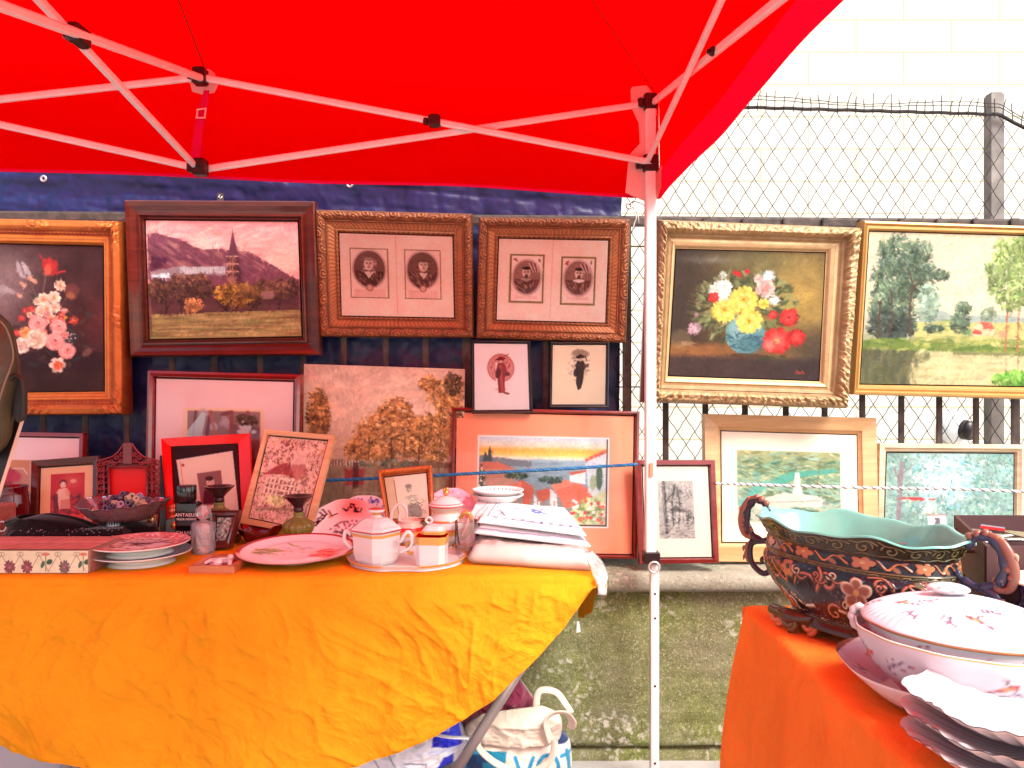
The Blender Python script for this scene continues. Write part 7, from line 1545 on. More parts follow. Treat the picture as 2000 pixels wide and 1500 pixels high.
surf('glass', [(.0005, 0), (.03, 0), (.038, .02), (.04, .08), (.034, .12), (.036, .14), (.034, .14), (.03, .12), (.034, .08), (.0005, .01)], (x, 2.28, Z0), M['ruby'], t, nu=40, nv=36)
# ================================================================ BAGS UNDER THE TABLE
t = thing('burgundy_cloth', 'crumpled burgundy cloth bundled behind the slanting table leg', 'cloth', (-.0, 2.3, 0))
cushion('bundle', [(962, 1335), (930, 1370), (900, 1400), (888, 1430), (900, 1470), (915, 1560)], [(1010, 1318), (1030, 1345), (1048, 1375), (1044, 1400), (1030, 1430), (1020, 1560)], 2.20, .09, mat('burgundy_cotton', (.20, .006, .045), .75, bump=.3, bscale=200, sheen=.4), t, 80, 80, .03, 16, back=.6)
c = Cv(880, 1380, 1130, 1600, .8, (232, 216, 196)); c.mottle(.05, 20); TQ = (14, 130, 160); NV = (10, 52, 92)
c.poly([(896, 1440), (990, 1444), (976, 1600), (880, 1600)], TQ); c.poly([(915, 1452), (945, 1450), (945, 1600), (905, 1600)], NV); c.rect(945, 1455, 972, 1464, NV); c.rect(945, 1474, 968, 1482, TQ); c.rect(945, 1482, 970, 1490, NV)
VT = (30, 140, 180)
c.line([(1006, 1454), (1022, 1498), (1040, 1454)], 7, VT); 
for a in np.linspace(0, 6.28, 30): c.ell(1068 + math.cos(a) * 20, 1476 + math.sin(a) * 26, 4, 4, VT)
c.line([(1094, 1456), (1126, 1458)], 7, VT); c.line([(1108, 1456), (1110, 1500)], 7, VT)
c.poly([(1082, 1400), (1112, 1408), (1116, 1440), (1086, 1436)], (24, 52, 96)); c.line([(1104, 1450), (1116, 1520)], 6, TQ)
t = thing('tote_bag', 'cream canvas tote bag with turquoise lettering beside the slanting table leg', 'bag', (.1, 2.15, 0))
cushion('bag_body', [(905, 1432), (892, 1450), (890, 1480), (886, 1520), (880, 1590)], [(1098, 1430), (1112, 1442), (1117, 1480), (1116, 1530), (1110, 1590)], 2.10, .075, M['cloth_attr'], t, 130, 90, .010, 10, cv=c, pw=4, back=1)
cr = mat('cream_canvas', (.72, .62, .50), .85, bump=.4, bscale=300, sheen=.2)
cushion('folded_flap', [(940, 1395), (915, 1410), (905, 1425), (908, 1440), (925, 1447)], [(1060, 1378), (1090, 1392), (1098, 1412), (1094, 1440), (1075, 1456)], 2.06, .05, cr, t, 70, 50, .016, 14, pw=2.5, back=.5)
def strap(pts, d, w, parent, m, name='handle'):
    p3 = crom([P(x, y, dd) for x, y, dd in pts], 50); q = MB(); q.tube(p3, w, 8, flat=.3); return q.build(name, m, parent, True)
strap([(1046, 1400, 2.09), (1052, 1352, 2.12), (1085, 1352, 2.12), (1106, 1378, 2.10), (1114, 1392, 2.06)], 0, .010, t, cr)
strap([(1076, 1450, 2.01), (1066, 1410, 2.0), (1080, 1394, 2.0), (1104, 1392, 2.0), (1118, 1408, 2.02), (1114, 1422, 2.04)], 0, .011, t, cr)
strap([(930, 1438, 2.0), (938, 1464, 1.99), (968, 1490, 1.99), (1010, 1510, 1.99)], 0, .010, t, cr)
strap([(1084, 1446, 2.0), (1078, 1478, 1.99), (1060, 1498, 1.99), (1030, 1514, 1.99)], 0, .010, t, cr)
c = Cv(560, 1380, 920, 1600, .8, (222, 222, 228)); c.mottle(.06, 26); BL = (20, 34, 190)
for pts in ([(612, 1500), (660, 1470), (700, 1490)], [(740, 1440), (760, 1480), (790, 1490)], [(800, 1455), (840, 1458), (838, 1468), (800, 1462)], [(836, 1470), (834, 1485), (822, 1488)], [(770, 1440), (790, 1470)], [(640, 1510), (700, 1500)]): c.line(pts, 1.6, (70, 70, 90), .8)
c.poly([(852, 1410), (896, 1394), (906, 1440), (850, 1430)], BL); c.poly([(872, 1452), (890, 1450), (884, 1500), (852, 1520), (846, 1500)], BL); c.line([(846, 1438), (914, 1442)], 6, (200, 204, 226)); c.poly([(896, 1392), (906, 1400), (912, 1436), (904, 1436)], (170, 176, 190))
t = thing('plastic_bag', 'white and blue plastic carrier bag full of things under the yellow cloth', 'bag', (-.3, 2.1, 0))
cushion('bag_body', [(700, 1410), (600, 1450), (560, 1490), (540, 1600)], [(893, 1388), (905, 1420), (912, 1450), (900, 1480), (890, 1600)][:4], 2.03, .10, mat('glossy_bag_plastic', (1, 1, 1), .3, attr=True, bump=.3, bscale=60, coat=.3), t, 130, 90, .022, 12, cv=c, pw=3, back=.6)
strap([(846, 1434, 1.93), (880, 1440, 1.92), (914, 1442, 1.93), (912, 1450, 1.94)], 0, .008, t, mat('white_bag_handle', (.7, .7, .76), .4), 'bag_handle')
t = thing('blue_bag', 'royal blue plastic bag on the ground at the left under the cloth', 'bag', (-.9, 2.1, 0))
cushion('bag_body', [(140, 1480), (130, 1520), (130, 1600)], [(240, 1490), (300, 1530), (300, 1600)], 2.05, .06, mat('blue_plastic', (.01, .02, .35), .35), t, 30, 30, .01, 12)
# ================================================================ ON THE ORANGE TABLE
ZO = TZ + .006
# ---- majolica jardiniere
JC = np.array([.602, 1.345]); JA, JB = .193, .112; JR = math.atan2(-.85, .525); HJ = .196
W_, H_ = 1000, 240
c = Cv(0, 0, 1000, 240, 1.0, (34, 26, 34)); hgt = Cv(0, 0, 1000, 240, 1.0, (70, 70, 70))
CP, CP2, GN, CRm = (158, 100, 78), (206, 160, 134), (74, 76, 46), (206, 184, 150)
for k in range(2600): # stippled ground
    x, y = random.uniform(0, 1000), random.uniform(96, 215); v = random.choice([(84, 80, 92), (22, 18, 26), (130, 126, 140), (40, 36, 50)]); c.ell(x, y, 2.6, 1.0, v, .9, .4, random.choice([.8, -.8])); 
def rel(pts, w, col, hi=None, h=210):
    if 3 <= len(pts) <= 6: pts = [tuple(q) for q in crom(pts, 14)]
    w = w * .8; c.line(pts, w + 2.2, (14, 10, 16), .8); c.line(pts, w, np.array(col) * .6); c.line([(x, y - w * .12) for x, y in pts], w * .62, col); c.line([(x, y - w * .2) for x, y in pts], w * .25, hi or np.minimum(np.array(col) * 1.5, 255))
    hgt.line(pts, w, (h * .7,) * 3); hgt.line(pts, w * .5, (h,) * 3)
def relf(x, y, r, col=CP2):
    for k in range(5): a = k * 1.257 - 1.57; c.ell(x + math.cos(a) * r * .62, y + math.sin(a) * r * .62, r * .5, r * .42, (236, 214, 180), 1, .15, a); c.ell(x + math.cos(a) * r * .5, y + math.sin(a) * r * .5, r * .42, r * .3, (150, 74, 50), .9, .5, a); hgt.ell(x + math.cos(a) * r * .6, y + math.sin(a) * r * .6, r * .5, r * .42, (220,) * 3, 1, .3, a)
    c.ell(x, y, r * .2, r * .2, (220, 170, 100)); hgt.ell(x, y, r * .22, r * .22, (250,) * 3)
def curl(x, y, r, s, col, w, n=1.5, a0=0):
    pts = [(x + s * math.cos(a0 + t) * r * (1 - t / (n * 6.283 + 1)), y + math.sin(a0 + t) * r * (1 - t / (n * 6.283 + 1))) for t in np.linspace(0, n * 6.283, 24)]; rel(pts, w, col)
# rim band (olive leaves)
c.rect(0, 0, 1000, 52, (58, 58, 34)); hgt.rect(0, 0, 1000, 52, (90,) * 3)
for k in range(25):
    x = k * 40 + 20; curl(x, 30, 14, 1 if k % 2 else -1, (104, 100, 62), 4.5, 1.3, 3.1); rel([(x - 20, 14), (x - 8, 20), (x + 6, 16), (x + 20, 24)], 4, (120, 112, 74)); rel([(x - 18, 46), (x, 42), (x + 18, 46)], 3, (92, 84, 50))
c.rect(0, 0, 1000, 5, (150, 160, 130)); c.rect(0, 50, 1000, 56, (40, 34, 26)); 
# floral scroll band
c.rect(0, 56, 1000, 84, (30, 34, 46))
for k in range(10):
    x = k * 100 + 20
    for j in range(5): a = j * 1.257; c.ell(x + math.cos(a) * 11, 69 + math.sin(a) * 7, 9, 6, (206, 130, 86), 1, .2, a); hgt.ell(x + math.cos(a) * 11, 69 + math.sin(a) * 7, 9, 6, (210,) * 3)
    c.ell(x, 69, 4, 3, (230, 190, 130)); rel([(x + 22, 62), (x + 38, 78), (x + 56, 64), (x + 76, 76)], 4.5, (196, 124, 84)); c.ell(x + 52, 76, 8, 4, (190, 120, 80), .9, .3, .5); c.ell(x + 66, 62, 8, 4, (190, 120, 80), .9, .3, -.6)
# beaded moulding
c.rect(0, 84, 1000, 104, (72, 66, 42)); hgt.rect(0, 84, 1000, 104, (120,) * 3); rel([(0, 85), (1000, 85)], 4, (96, 88, 56)); rel([(0, 103), (1000, 103)], 4, (96, 88, 56))
for k in range(20):
    x = k * 50 + 12; c.rect(x - 12, 90, x + 12, 99, (132, 126, 76)); c.rect(x - 9, 92, x + 9, 97, (64, 60, 36)); c.ell(x + 25, 94, 7, 5.5, (150, 136, 90)); c.ell(x + 25, 94, 4, 3.2, (84, 72, 46)); hgt.rect(x - 12, 89, x + 12, 99, (170,) * 3); hgt.ell(x + 25, 94, 7, 5.5, (180,) * 3)
# main band: repeat of 250
for k in range(4):
    x = k * 250
    curl(x + 15, 136, 20, 1, CP, 8, 1.2, 2.6); curl(x + 98, 128, 17, -1, CP, 7, 1.2, 2.9); curl(x + 20, 180, 17, -1, CP, 7, 1.2, 3.6)
    rel([(x + 30, 172), (x + 60, 176), (x + 88, 168), (x + 104, 158)], 8, CP2); rel([(x + 78, 112), (x + 100, 110), (x + 112, 126)], 6, CP); rel([(x + 0, 110), (x + 6, 130), (x - 4, 150)], 9, CP)
    for a0 in (0, 1): rel([(x + 150 + 22 * math.cos(t) + a0 * 12, 134 + 15 * math.sin(t + a0)) for t in np.linspace(0, 6.28, 18)], 5.5, CP)
    c.ell(x + 156, 116, 9, 7, (110, 108, 70), 1, .3); hgt.ell(x + 156, 116, 9, 7, (200,) * 3)
    for j in range(6): c.ell(x + 190 + 10 * math.cos(j), 126 + 11 * math.sin(j), 7, 6, (200, 140, 104), 1, .25); hgt.ell(x + 190 + 10 * math.cos(j), 126 + 11 * math.sin(j), 7, 6, (210,) * 3)
    rel([(x + 200, 150), (x + 214, 134), (x + 236, 132), (x + 246, 148)], 6, CP); rel([(x + 110, 178), (x + 124, 164), (x + 134, 156)], 11, (206, 140, 100)); rel([(x + 176, 168), (x + 200, 180), (x + 226, 176)], 10, CRm)
    for j in range(11):
        a, b = x + j * 23 + random.uniform(-5, 5), random.choice([114, 126, 150, 166, 190, 203]) + random.uniform(-5, 5)
        curl(a, b, random.uniform(6, 10), random.choice([-1, 1]), random.choice([CP, CP2, (150, 84, 62), CRm]), random.uniform(2.4, 3.6), 1.1, random.uniform(0, 6)); rel([(a, b + 8), (a + 9, b + 12), (a + 20, b + 7)], 2.6, CP)
for k in range(4): relf(k * 250 + 60, 142, 22); relf(k * 250 + 150, 184, 20)
c.rect(0, 214, 1000, 240, (62, 52, 34)); rel([(0, 216), (1000, 216)], 4, (110, 96, 60)); rel([(0, 226), (1000, 226)], 3, (96, 84, 54))
t = thing('jardiniere', 'large oval majolica planter with turquoise inside, copper flowers and scroll handles', 'planter', (*JC, ZO))
zf = .030
prof = crom([(.60, zf), (.64, zf + .008), (.66, zf + .016), (.76, zf + .034), (.88, zf + .062), (.925, zf + .090), (.90, zf + .106), (.90, zf + .112), (.885, zf + .130), (.90, zf + .140), (.96, zf + .156), (1.0, HJ)], 190)
hc = hgt.a[..., 0] / 255
def jd(T, r, z):
    f = np.linspace(1, 0, r.shape[0])[:, None] + 0 * T; uu = (T / 6.2832) % 1
    i = np.clip(f * (hgt.h - 1), 0, hgt.h - 1).astype(int); j = np.clip(uu * (hgt.w - 1), 0, hgt.w - 1).astype(int)
    k = np.clip((z - (HJ - .05)) / .05, 0, 1)
    return r * (1 + .026 * (hc[i, j] - .3) * np.clip((HJ - .006 - z) / .02, 0, 1)) * (1 + .012 * np.cos(12 * T) * k), z + (.0045 * np.cos(6 * T + .5) + .0025 * np.cos(12 * T)) * k ** 2
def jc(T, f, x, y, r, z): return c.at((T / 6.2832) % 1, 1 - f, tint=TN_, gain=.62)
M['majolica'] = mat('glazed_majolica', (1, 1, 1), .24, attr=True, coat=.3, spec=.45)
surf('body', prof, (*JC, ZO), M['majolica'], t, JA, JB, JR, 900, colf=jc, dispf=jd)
def rimw(T, r, z): k = np.clip((z - (HJ - .05)) / .05, 0, 1); return r * (1 + .012 * np.cos(12 * T) * k + .004), z + (.0045 * np.cos(6 * T + .5) + .0025 * np.cos(12 * T)) * k ** 2
surf('turquoise_lining', [(1.012, HJ - .001), (1.0, HJ + .002), (.955, HJ - .003), (.86, HJ - .03), (.78, zf + .10), (.8, zf + .07), (.6, zf + .02), (.0005, zf + .012)], (*JC, ZO), mat('turquoise_glaze', (.15, .47, .40), .12, coat=.7, var=.12, vscale=18), t, JA, JB, JR, 200, nv=60, dispf=rimw)
surf('base', [(.0005, .018), (.6, .018), (.66, .024), (.62, zf + .004)], (*JC, ZO), M['majolica'], t, JA, JB, JR, 80, nv=16, colf=const(lin((60, 44, 30))))
cr_, sr_ = math.cos(JR), math.sin(JR)
def jp(u, v, z): return np.array([JC[0] + u * cr_ - v * sr_, JC[1] + u * sr_ + v * cr_, ZO + z])
for su in (-1, 1):
    for sv in (-1, 1):
        q = MB(); ctr = (su * JA * .44, sv * JB * .50)
        for k, (du, dv) in enumerate(((.0, 0), (.034, -.010), (-.034, -.010))):
            pts = [jp(ctr[0] + du * su + math.cos(a) * .015 * (1 - a / 12), ctr[1] + sv * (.014 + dv) , .002 + .017 + math.sin(a) * .015 * (1 - a / 12)) for a in np.linspace(-1.57, 6.5, 20)]
            q.tube(pts, .0052, 7, col=lin((196, 118, 80)) if k else lin((96, 84, 56)))
        q.tube([jp(ctr[0] - .045, ctr[1] + sv * .006, .03), jp(ctr[0], ctr[1] + sv * .010, .026), jp(ctr[0] + .045, ctr[1] + sv * .006, .03)], [.010, .014, .010], 8, col=lin((70, 54, 36)))
        q.build('foot', M['majolica'], t, True)
for s in (-1, 1):
    e = s * JA
    def hp(a, z, w=0): return jp(s * (JA + a), w, z)
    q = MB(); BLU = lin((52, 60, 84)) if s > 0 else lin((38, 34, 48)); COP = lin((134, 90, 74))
    q.tube(crom([hp(-.006, HJ - .004), hp(.014, HJ + .016), hp(.036, HJ + .012), hp(.050, HJ - .016), hp(.044, HJ - .046), hp(.018, HJ - .062), hp(-.010, HJ - .056), hp(-.022, HJ - .044)], 44), [.0036 + .0018 * math.sin(k / 43 * 3.14) + .0009 * math.sin(k * 1.1) for k in range(44)], 10, flat=1.5, col=BLU)
    q.tube(crom([hp(.016, HJ - .060), hp(.040, HJ - .074), hp(.038, HJ - .108), hp(.010, HJ - .126), hp(-.012, HJ - .112), hp(-.004, HJ - .094), hp(.012, HJ - .098), hp(.010, HJ - .108)], 44), [.0056 - .003 * k / 43 for k in range(44)], 10, flat=1.4, col=BLU)
    q.build('handle', M['majolica'], t, True)
    q = MB()
    for (a, z, r_) in ((.012, HJ + .020, .0068), (.024, HJ + .023, .006), (.0, HJ + .014, .006), (.056, HJ - .026, .0065), (.060, HJ - .038, .006)): q.sph(hp(a, z), r_, 8, col=COP)
    q.tube(crom([hp(.026, HJ + .022), hp(.046, HJ + .012), hp(.058, HJ - .008), hp(.064, HJ - .034), hp(.056, HJ - .056), hp(.040, HJ - .058), hp(.042, HJ - .046), hp(.050, HJ - .044)], 34), [.0032 + .0026 * abs(math.sin(k / 33 * 5)) for k in range(34)], 8, flat=1.5, col=COP)
    q.tube(crom([hp(.046, HJ - .072), hp(.050, HJ - .092), hp(.044, HJ - .112)], 12), [.004, .005, .006, .005, .0045, .005, .006, .005, .004, .005, .004, .003], 8, col=COP)
    for (a, z, r_) in ((.040, HJ + .017, .004), (.060, HJ - .006, .004), (.051, HJ - .084, .004), (.050, HJ - .102, .004)):
        q.tube(crom([hp(a - .006, z - .004), hp(a + .001, z + .001), hp(a + .007, z + .002), hp(a + .008, z - .007)], 8), [r_ * k for k in (.5, .8, 1, .95, .85, .7, .5, .2)], 6, col=lin((196, 150, 120)) if z > HJ - .03 else COP)
    q.build('leaf_scroll', M['majolica'], t, True)
# ---- tureen nested in bowls
def spray(c, x, y, s=1., a=0, n=5):
    cc = (96, 76, 100)
    p = [(x + math.cos(a) * k * 6 * s + random.uniform(-2, 2), y + math.sin(a) * k * 6 * s + random.uniform(-2, 2)) for k in range(n)]
    c.line(p, 1.4, cc)
    for k in range(n): b = a + random.choice([-1, 1]) * random.uniform(.5, 1.2); q_ = (p[k][0] + math.cos(b) * 8 * s, p[k][1] + math.sin(b) * 8 * s); c.line([p[k], q_], 1.1, cc); c.ell(*q_, 2, 1.6, random.choice([(150, 96, 120), (200, 70, 90), (110, 110, 96), (190, 96, 110)]), .9)
def bird(c, x, y, s=1.):
    c.ell(x, y, 7 * s, 2.6 * s, (206, 130, 90), .95, .3, -.3); c.ell(x + 5 * s, y - 2 * s, 2.6 * s, 2.2 * s, (200, 50, 60), 1); c.line([(x - 5 * s, y + 2 * s), (x - 14 * s, y + 6 * s)], 2 * s, (150, 60, 80)); c.line([(x, y - 2), (x - 4 * s, y - 9 * s)], 2.2 * s, (110, 90, 90))
TC = np.array([.612, 1.045]); GO = (.62, .40, .14); WB = (.58, .58, .60)
t = thing('serving_bowl', 'white oval porcelain bowl with gold rim and twig pattern holding the lidded tureen', 'bowl', (*TC, ZO), 'nested bird and twig porcelain')
c = Cv(0, 0, 620, 80, .8, (204, 200, 202))
for k in range(11): spray(c, 30 + k * 56, 36 + random.uniform(-12, 12), 1.3, random.uniform(-.6, .6))
for k in range(4): bird(c, 60 + k * 150, 30, 1.3)
def sidecv(cc, z0, z1, gz=None): 
    def f(T, fr, x, y, r, z):
        o = cc.at((T / 6.2832) % 1, np.clip(1 - (z - z0) / (z1 - z0), 0, 1), tint=TN_); 
        return np.where((z > gz)[..., None], np.array(GO), o) if gz is not None else o
    return f
AX, BX, RT = .135, .112, R(140)
scal = lambda k_, am: (lambda T, r, z: (r * (1 + am * np.cos(k_ * T)), z))
surf('outer_wall', [(.0005, 0), (.5, 0), (.52, .004), (.62, .020), (.84, .048), (.97, .080), (1.0, .096), (1.0, .098)], (*TC, ZO + .007), M['china'], t, AX, BX, RT, 180, nv=60, colf=sidecv(c, .01, .098, .0955), dispf=scal(12, .008))
surf('inner_wall', [(1.0, .098), (.98, .0975), (.94, .08), (.8, .05), (.5, .02), (.0005, .016)], (*TC, ZO + .007), M['china'], t, AX, BX, RT, 120, nv=24, colf=const((.66, .68, .68)), dispf=scal(12, .008))
t = thing('soup_plate', 'white porcelain dish with brown rim line under the serving bowl on orange cloth', 'dish', (*TC, ZO), 'nested bird and twig porcelain')
cc = disc_canvas(200, (206, 196, 200))
for k in range(12): a = k * .52; spray(cc, math.cos(a) * 78, math.sin(a) * 78, .9, a + 1.2, 4)
surf('well', crom([(.0005, .006), (.55, .006), (.66, .012), (.86, .030), (.97, .046), (1.0, .050)], 50), (TC[0] + .008, TC[1] + .02, ZO), M['china'], t, .158, .142, RT, 150, colf=lambda T, f, x, y, r, z: np.where((r > .985)[..., None], np.array((.25, .10, .06)), cc.at(.5 + r * np.cos(T) / 2, .5 + r * np.sin(T) / 2, tint=TN_)), dispf=scal(6, .02))
surf('underside', [(.0005, 0), (.5, 0), (.55, .002), (.7, .010), (.96, .042), (1.0, .050)], (TC[0] + .008, TC[1] + .02, ZO), M['china'], t, .158, .142, RT, 120, nv=30, colf=const((.74, .68, .66)), dispf=scal(6, .02))
t = thing('lidded_tureen', 'white porcelain tureen with ribbed domed lid, birds and gold rim', 'tureen', (*TC, ZO + .03), 'nested bird and twig porcelain')
c2 = Cv(0, 0, 620, 60, .8, (202, 202, 200))
for k in range(8): spray(c2, 30 + k * 78, 20, 1.3, random.uniform(-.5, .5)); bird(c2, 66 + k * 78, 26, 1.2)
surf('body', [(.0005, .028), (.5, .03), (.75, .06), (.86, .09), (.88, .116), (.90, .118)], (*TC, ZO - .006), M['china'], t, AX, BX, RT, 150, nv=40, colf=sidecv(c2, .07, .118), dispf=scal(12, .006))
cl_ = disc_canvas(240, (208, 206, 210))
for k in range(13): a = k * .48 + .2; rr_ = random.choice([46, 66, 74]); spray(cl_, math.cos(a) * rr_, math.sin(a) * rr_, .8, random.uniform(0, 6), 4)
for k in range(5): a = k * 1.3 + .6; bird(cl_, math.cos(a) * 58, math.sin(a) * 58, 1.1)
def ribs(T, r, z): return r * (1 + .004 * np.cos(12 * T) * (r > .5)), z + .0007 * np.cos(60 * T) * np.clip((r - .15) * 3, 0, 1) * np.clip((.93 - r) * 12, 0, 1)
surf('lid', crom([(.93, .0), (.945, .003), (.92, .008), (.82, .017), (.62, .028), (.4, .036), (.2, .040), (.08, .041), (.0005, .041)], 70), (*TC, ZO + .113), M['china'], t, AX, BX, RT, 420, colf=lambda T, f, x, y, r, z: np.where((z < .0045)[..., None], np.array((.36, .16, .07)), cl_.at(.5 + r * np.cos(T) / 2, .5 + r * np.sin(T) / 2, tint=TN_)), dispf=ribs)
kc = (TC[0] - .012, TC[1] + .012, ZO + .150)
surf('knob', [(.008, 0), (.006, .004), (.014, .007), (.021, .011), (.019, .016), (.010, .020), (.0005, .021)], kc, M['china'], t, 1.3, .75, R(160), 30, nv=30, colf=lambda T, f, x, y, r, z: np.where((np.abs(np.sin(T * 6 + z * 200)) < .22)[..., None], np.array((.55, .28, .24)), np.array(WB)))
for s in (1, -1):
    q = MB(); d_ = np.array([math.cos(RT), math.sin(RT)]) * s; cz = ZO + .102
    def hp2(a, z): return (TC[0] + d_[0] * (AX * .86 + a), TC[1] + d_[1] * (AX * .86 + a), cz + z)
    q.tube(crom([hp2(0, -.012), hp2(.018, -.016), hp2(.026, .0), hp2(.018, .014), hp2(.0, .010)], 20), [.006 + .0012 * math.sin(k * 2.2) for k in range(20)], 10, col=WB); q.build('handle', M['china'], t, True)
# ---- scalloped shell dishes
SC0 = np.array([.603, .862])
for k, lab in enumerate(('lowest white scalloped shell dish of the stack on the orange cloth', 'middle white scalloped shell dish with pink edge in the stack', 'top white fluted shell dish of the stack, rim uppermost at the frame edge')):
    zz = ZO + .001 + k * .022; cx_, cy_ = SC0 + np.array([(0, -.004), (.003, .003), (.008, .008)][k])
    t = thing('shell_dish', lab, 'dish', (cx_, cy_, zz), 'stacked scalloped shell dishes')
    def flute(T, r, z, k=k):
        e = np.clip((r - .25) / .75, 0, 1); tip = np.exp(-((((T - R(148) + math.pi) % (2 * math.pi)) - math.pi) / .55) ** 2)
        return r * (1 + .035 * np.cos(9 * T) * e ** 3 + .004 * np.cos(36 * T) * e ** 6 + .10 * tip * e ** 4), z + (.0022 * np.cos(36 * T + 3 * r) * e * np.clip((1 - r) * 12, .35, 1) + .003 * np.cos(9 * T + 1) * e ** 3) * (1 - .3 * tip)
    pk = np.array((.62, .30, .30))
    def dc(T, f, x, y, r, z, k=k):
        n_ = fbm(np.cos(T) * r * 9, np.sin(T) * r * 9 + k, 3); e = np.clip((r - .93) * 16, 0, 1) * np.clip((n_ - .52) * 6, 0, 1) * .7
        return np.array((.50, .50, .52)) * (1 - e[..., None]) + pk * e[..., None]
    surf('well', crom([(.0005, .006), (.3, .006), (.5, .010), (.75, .022), (.93, .034), (1.0, .038)], 60), (cx_, cy_, zz), M['china'], t, .137, .118, R(-4), 420, colf=dc, dispf=flute)
    surf('underside', crom([(.0005, 0), (.34, 0), (.36, .003), (.5, .007), (.75, .018), (.95, .033), (1.0, .038)], 40), (cx_, cy_, zz - .001), M['china'], t, .137, .118, R(-4), 420, colf=const((.72, .66, .64)), dispf=flute)
# ---- cutlery boxes
M['brown_box'] = mat('dark_plum_brown_card', (.060, .022, .024), .65, bump=.2, bscale=90, var=.15, vscale=6)
def tray(label, x0, y0, x1, y1, z0, z1, sk, empty=False):
    t = thing('cutlery_box', label, 'box', (x0, y0, z0)); th = .006
    A = [np.array((x0, y0)), np.array((x1, y0)), np.array((x1 + sk, y1)), np.array((x0 + sk, y1))]
    def wall(a, b, ins):
        n = np.array([-(b - a)[1], (b - a)[0]]); n = n / np.linalg.norm(n) * th; u_ = (b - a) / np.linalg.norm(b - a) * ins
        a2, b2 = a + u_, b - u_; q = MB(); q.hexa([(*a2, z0), (*b2, z0), (*(b2 + n), z0), (*(a2 + n), z0), (*a2, z1), (*b2, z1), (*(b2 + n), z1), (*(a2 + n), z1)]); q.build('side', M['brown_box'], t)
    for i in range(4): wall(A[i], A[(i + 1) % 4], 0 if i % 2 == 0 else th * 1.3)
    q = MB(); q.hexa([(*(p * .98 + np.mean(A, 0) * .02), z) for z in (z0 + .001, z1 - .036 if not empty else z0 + .01) for p in A]); q.build('bottom', M['brown_box'], t); return t
tray('dark brown lower box under the open cutlery box behind the planter', .755, 1.215, 1.20, 1.50, ZO, ZO + .095, .10, True)
tray('open dark brown box of silver cutlery behind the planter handle', .748, 1.21, 1.19, 1.50, ZO + .099, ZO + .188, .115)
M['silver'] = mat('polished_silver', (.62, .60, .58), .14, metal=.95)
rr = random.Random(5)
def knife(L_=.20, kind=0):
    q = MB(); q.tube(crom([(0, 0, 0), (.03, 0, .001), (.07, 0, .002), (.085, 0, .002)], 12), [.0075, .008, .0078, .0072, .0068, .0062, .0058, .0052, .0048, .0044, .004, .0036], 8, flat=.5)
    if kind == 0: q.hexa([(.085, -.006, .001), (.19, -.008, .001), (.20, .0, .001), (.085, .006, .001), (.085, -.006, .0025), (.19, -.008, .0025), (.20, .0, .0025), (.085, .006, .0025)])
    elif kind == 1:
        q.tube([(.085, 0, .002), (.12, 0, .003), (.14, 0, .004)], [.0035, .004, .009], 8, flat=.4)
        for k in range(4): y = -.0075 + k * .005; q.tube([(.138, y, .004), (.165, y, .002), (.188, y * .9, .006)], [.0018, .0016, .0008], 6)
    else: q.tube(crom([(.085, 0, .002), (.125, 0, .004), (.15, 0, .002), (.175, 0, .003), (.19, 0, .008)], 16), [.0034, .0034, .0036, .004, .006, .010, .015, .018, .0195, .020, .0195, .018, .015, .011, .007, .002], 10, flat=.22)
    return q
for k in range(12):
    kind = (0, 1, 0, 2, 0, 1, 0, 0, 1, 0, 2, 0)[k]; nm = ('table_knife', 'fork', 'spoon')[kind]
    o = knife(kind=kind).build(nm, M['silver'], None, True, origin=(0, 0, 0)); lab = ('silver knife lying in the open cutlery box', 'silver fork lying in the open cutlery box', 'silver spoon lying in the open cutlery box')[kind]
    tag(o, lab, nm.split('_')[-1], 'silver cutlery in the open box'); o.location = (.795 + k * .008 + rr.uniform(-.01, .03), 1.26 + k * .018, ZO + .156 + rr.uniform(0, .012)); o.rotation_euler = (rr.uniform(-.1, .1), rr.uniform(-.04, .02), rr.uniform(-.35, .15) + (3.14 if k % 4 == 3 else 0))
o = None
t = thing('cake_server', 'broad silver server with a red reflection lying across the cutlery', 'server', (.86, 1.33, ZO + .17)); q = MB()
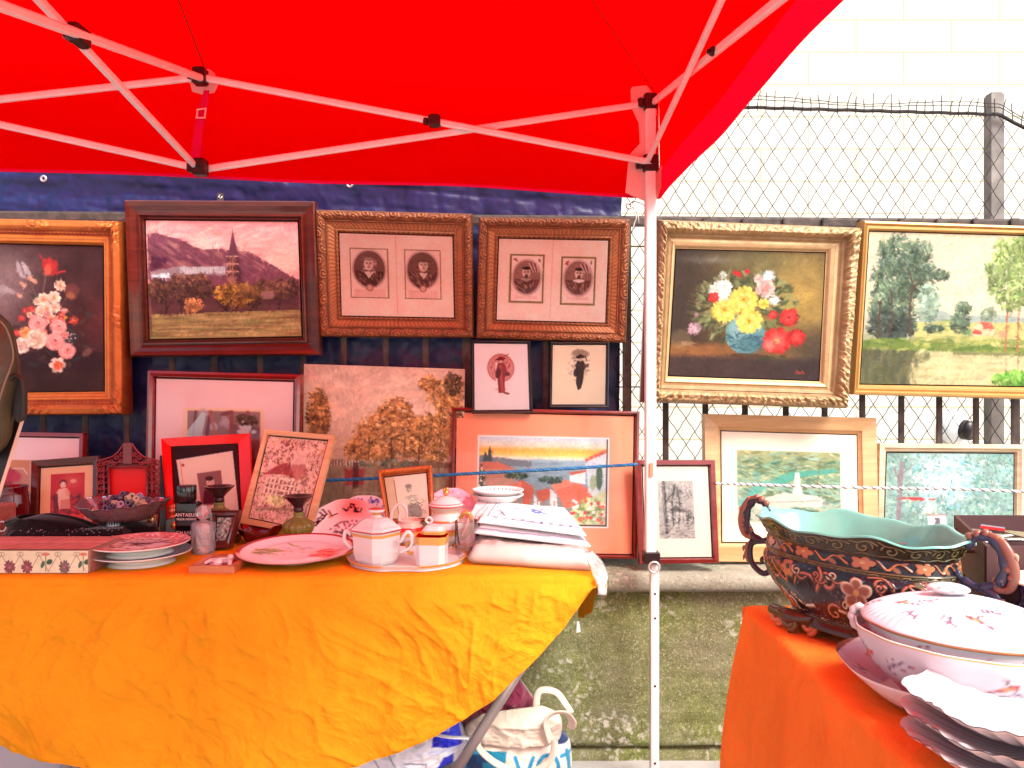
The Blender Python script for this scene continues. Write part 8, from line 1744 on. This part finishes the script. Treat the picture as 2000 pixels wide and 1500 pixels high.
q.tube([(.83, 1.36, ZO + .190), (.86, 1.34, ZO + .188)], .006, 8); q.add([(.85, 1.36, ZO + .188), (.87, 1.30, ZO + .184), (.99, 1.26, ZO + .170), (1.03, 1.28, ZO + .168), (.95, 1.34, ZO + .180), (.85, 1.36, ZO + .186), (.87, 1.30, ZO + .182), (.99, 1.26, ZO + .168), (1.03, 1.28, ZO + .166), (.95, 1.34, ZO + .178)], [(0, 1, 2, 3, 4), (9, 8, 7, 6, 5), (0, 5, 6, 1), (1, 6, 7, 2), (2, 7, 8, 3), (3, 8, 9, 4), (4, 9, 5, 0)]); q.build('blade', M['silver'], t)
# ---- blue pot at the right edge
c = Cv(0, 0, 400, 120, .9, (40, 30, 96)); c.rect(0, 0, 400, 26, (40, 46, 92)); 
for k in range(60):
    for j in range(3): c.ell(k * 6.8, 36 + j * 7, 2, 2, (236, 190, 190), .95, .2)
for k in range(24): c.line([(k * 17, 34), (k * 17 + 8, 52), (k * 17 + 17, 34)], 1.6, (220, 110, 110))
c.rect(0, 62, 400, 66, (30, 24, 80)); c.rect(0, 66, 400, 120, (190, 190, 220))
for k in range(14): c.poly([(k * 30, 66), (k * 30 + 12, 66), (k * 30 + 34, 120), (k * 30 + 20, 120)], (190, 40, 60) if k % 2 else (60, 84, 170)); c.ell(k * 30 + 24, 84, 8, 6, (120, 120, 110), .8)
bxp = .806; byp = 1.13; t = thing('blue_pot', 'dark blue patterned pot with cream inside at the right edge of the photo', 'pot', (bxp, byp, ZO))
surf('body', [(.0005, 0), (.05, 0), (.07, .024), (.082, .06), (.078, .090), (.056, .110), (.050, .125), (.056, .142), (.066, .151)], (bxp, byp, ZO), M['china'], t, nu=240, nv=80, colf=lambda T, f, x, y, r, z: c.at((T / 6.2832) % 1, np.clip(1 - z / .151, 0, 1), tint=TN_))
surf('cream_inside', [(.066, .151), (.0675, .153), (.064, .153), (.05, .137), (.03, .124), (.0005, .122)], (bxp, byp, ZO), mat('cream_glaze', (.78, .68, .50), .3, coat=.3), t, nu=48, nv=24)
# tidy: nothing hidden, viewport names settled
bpy.context.view_layer.update()
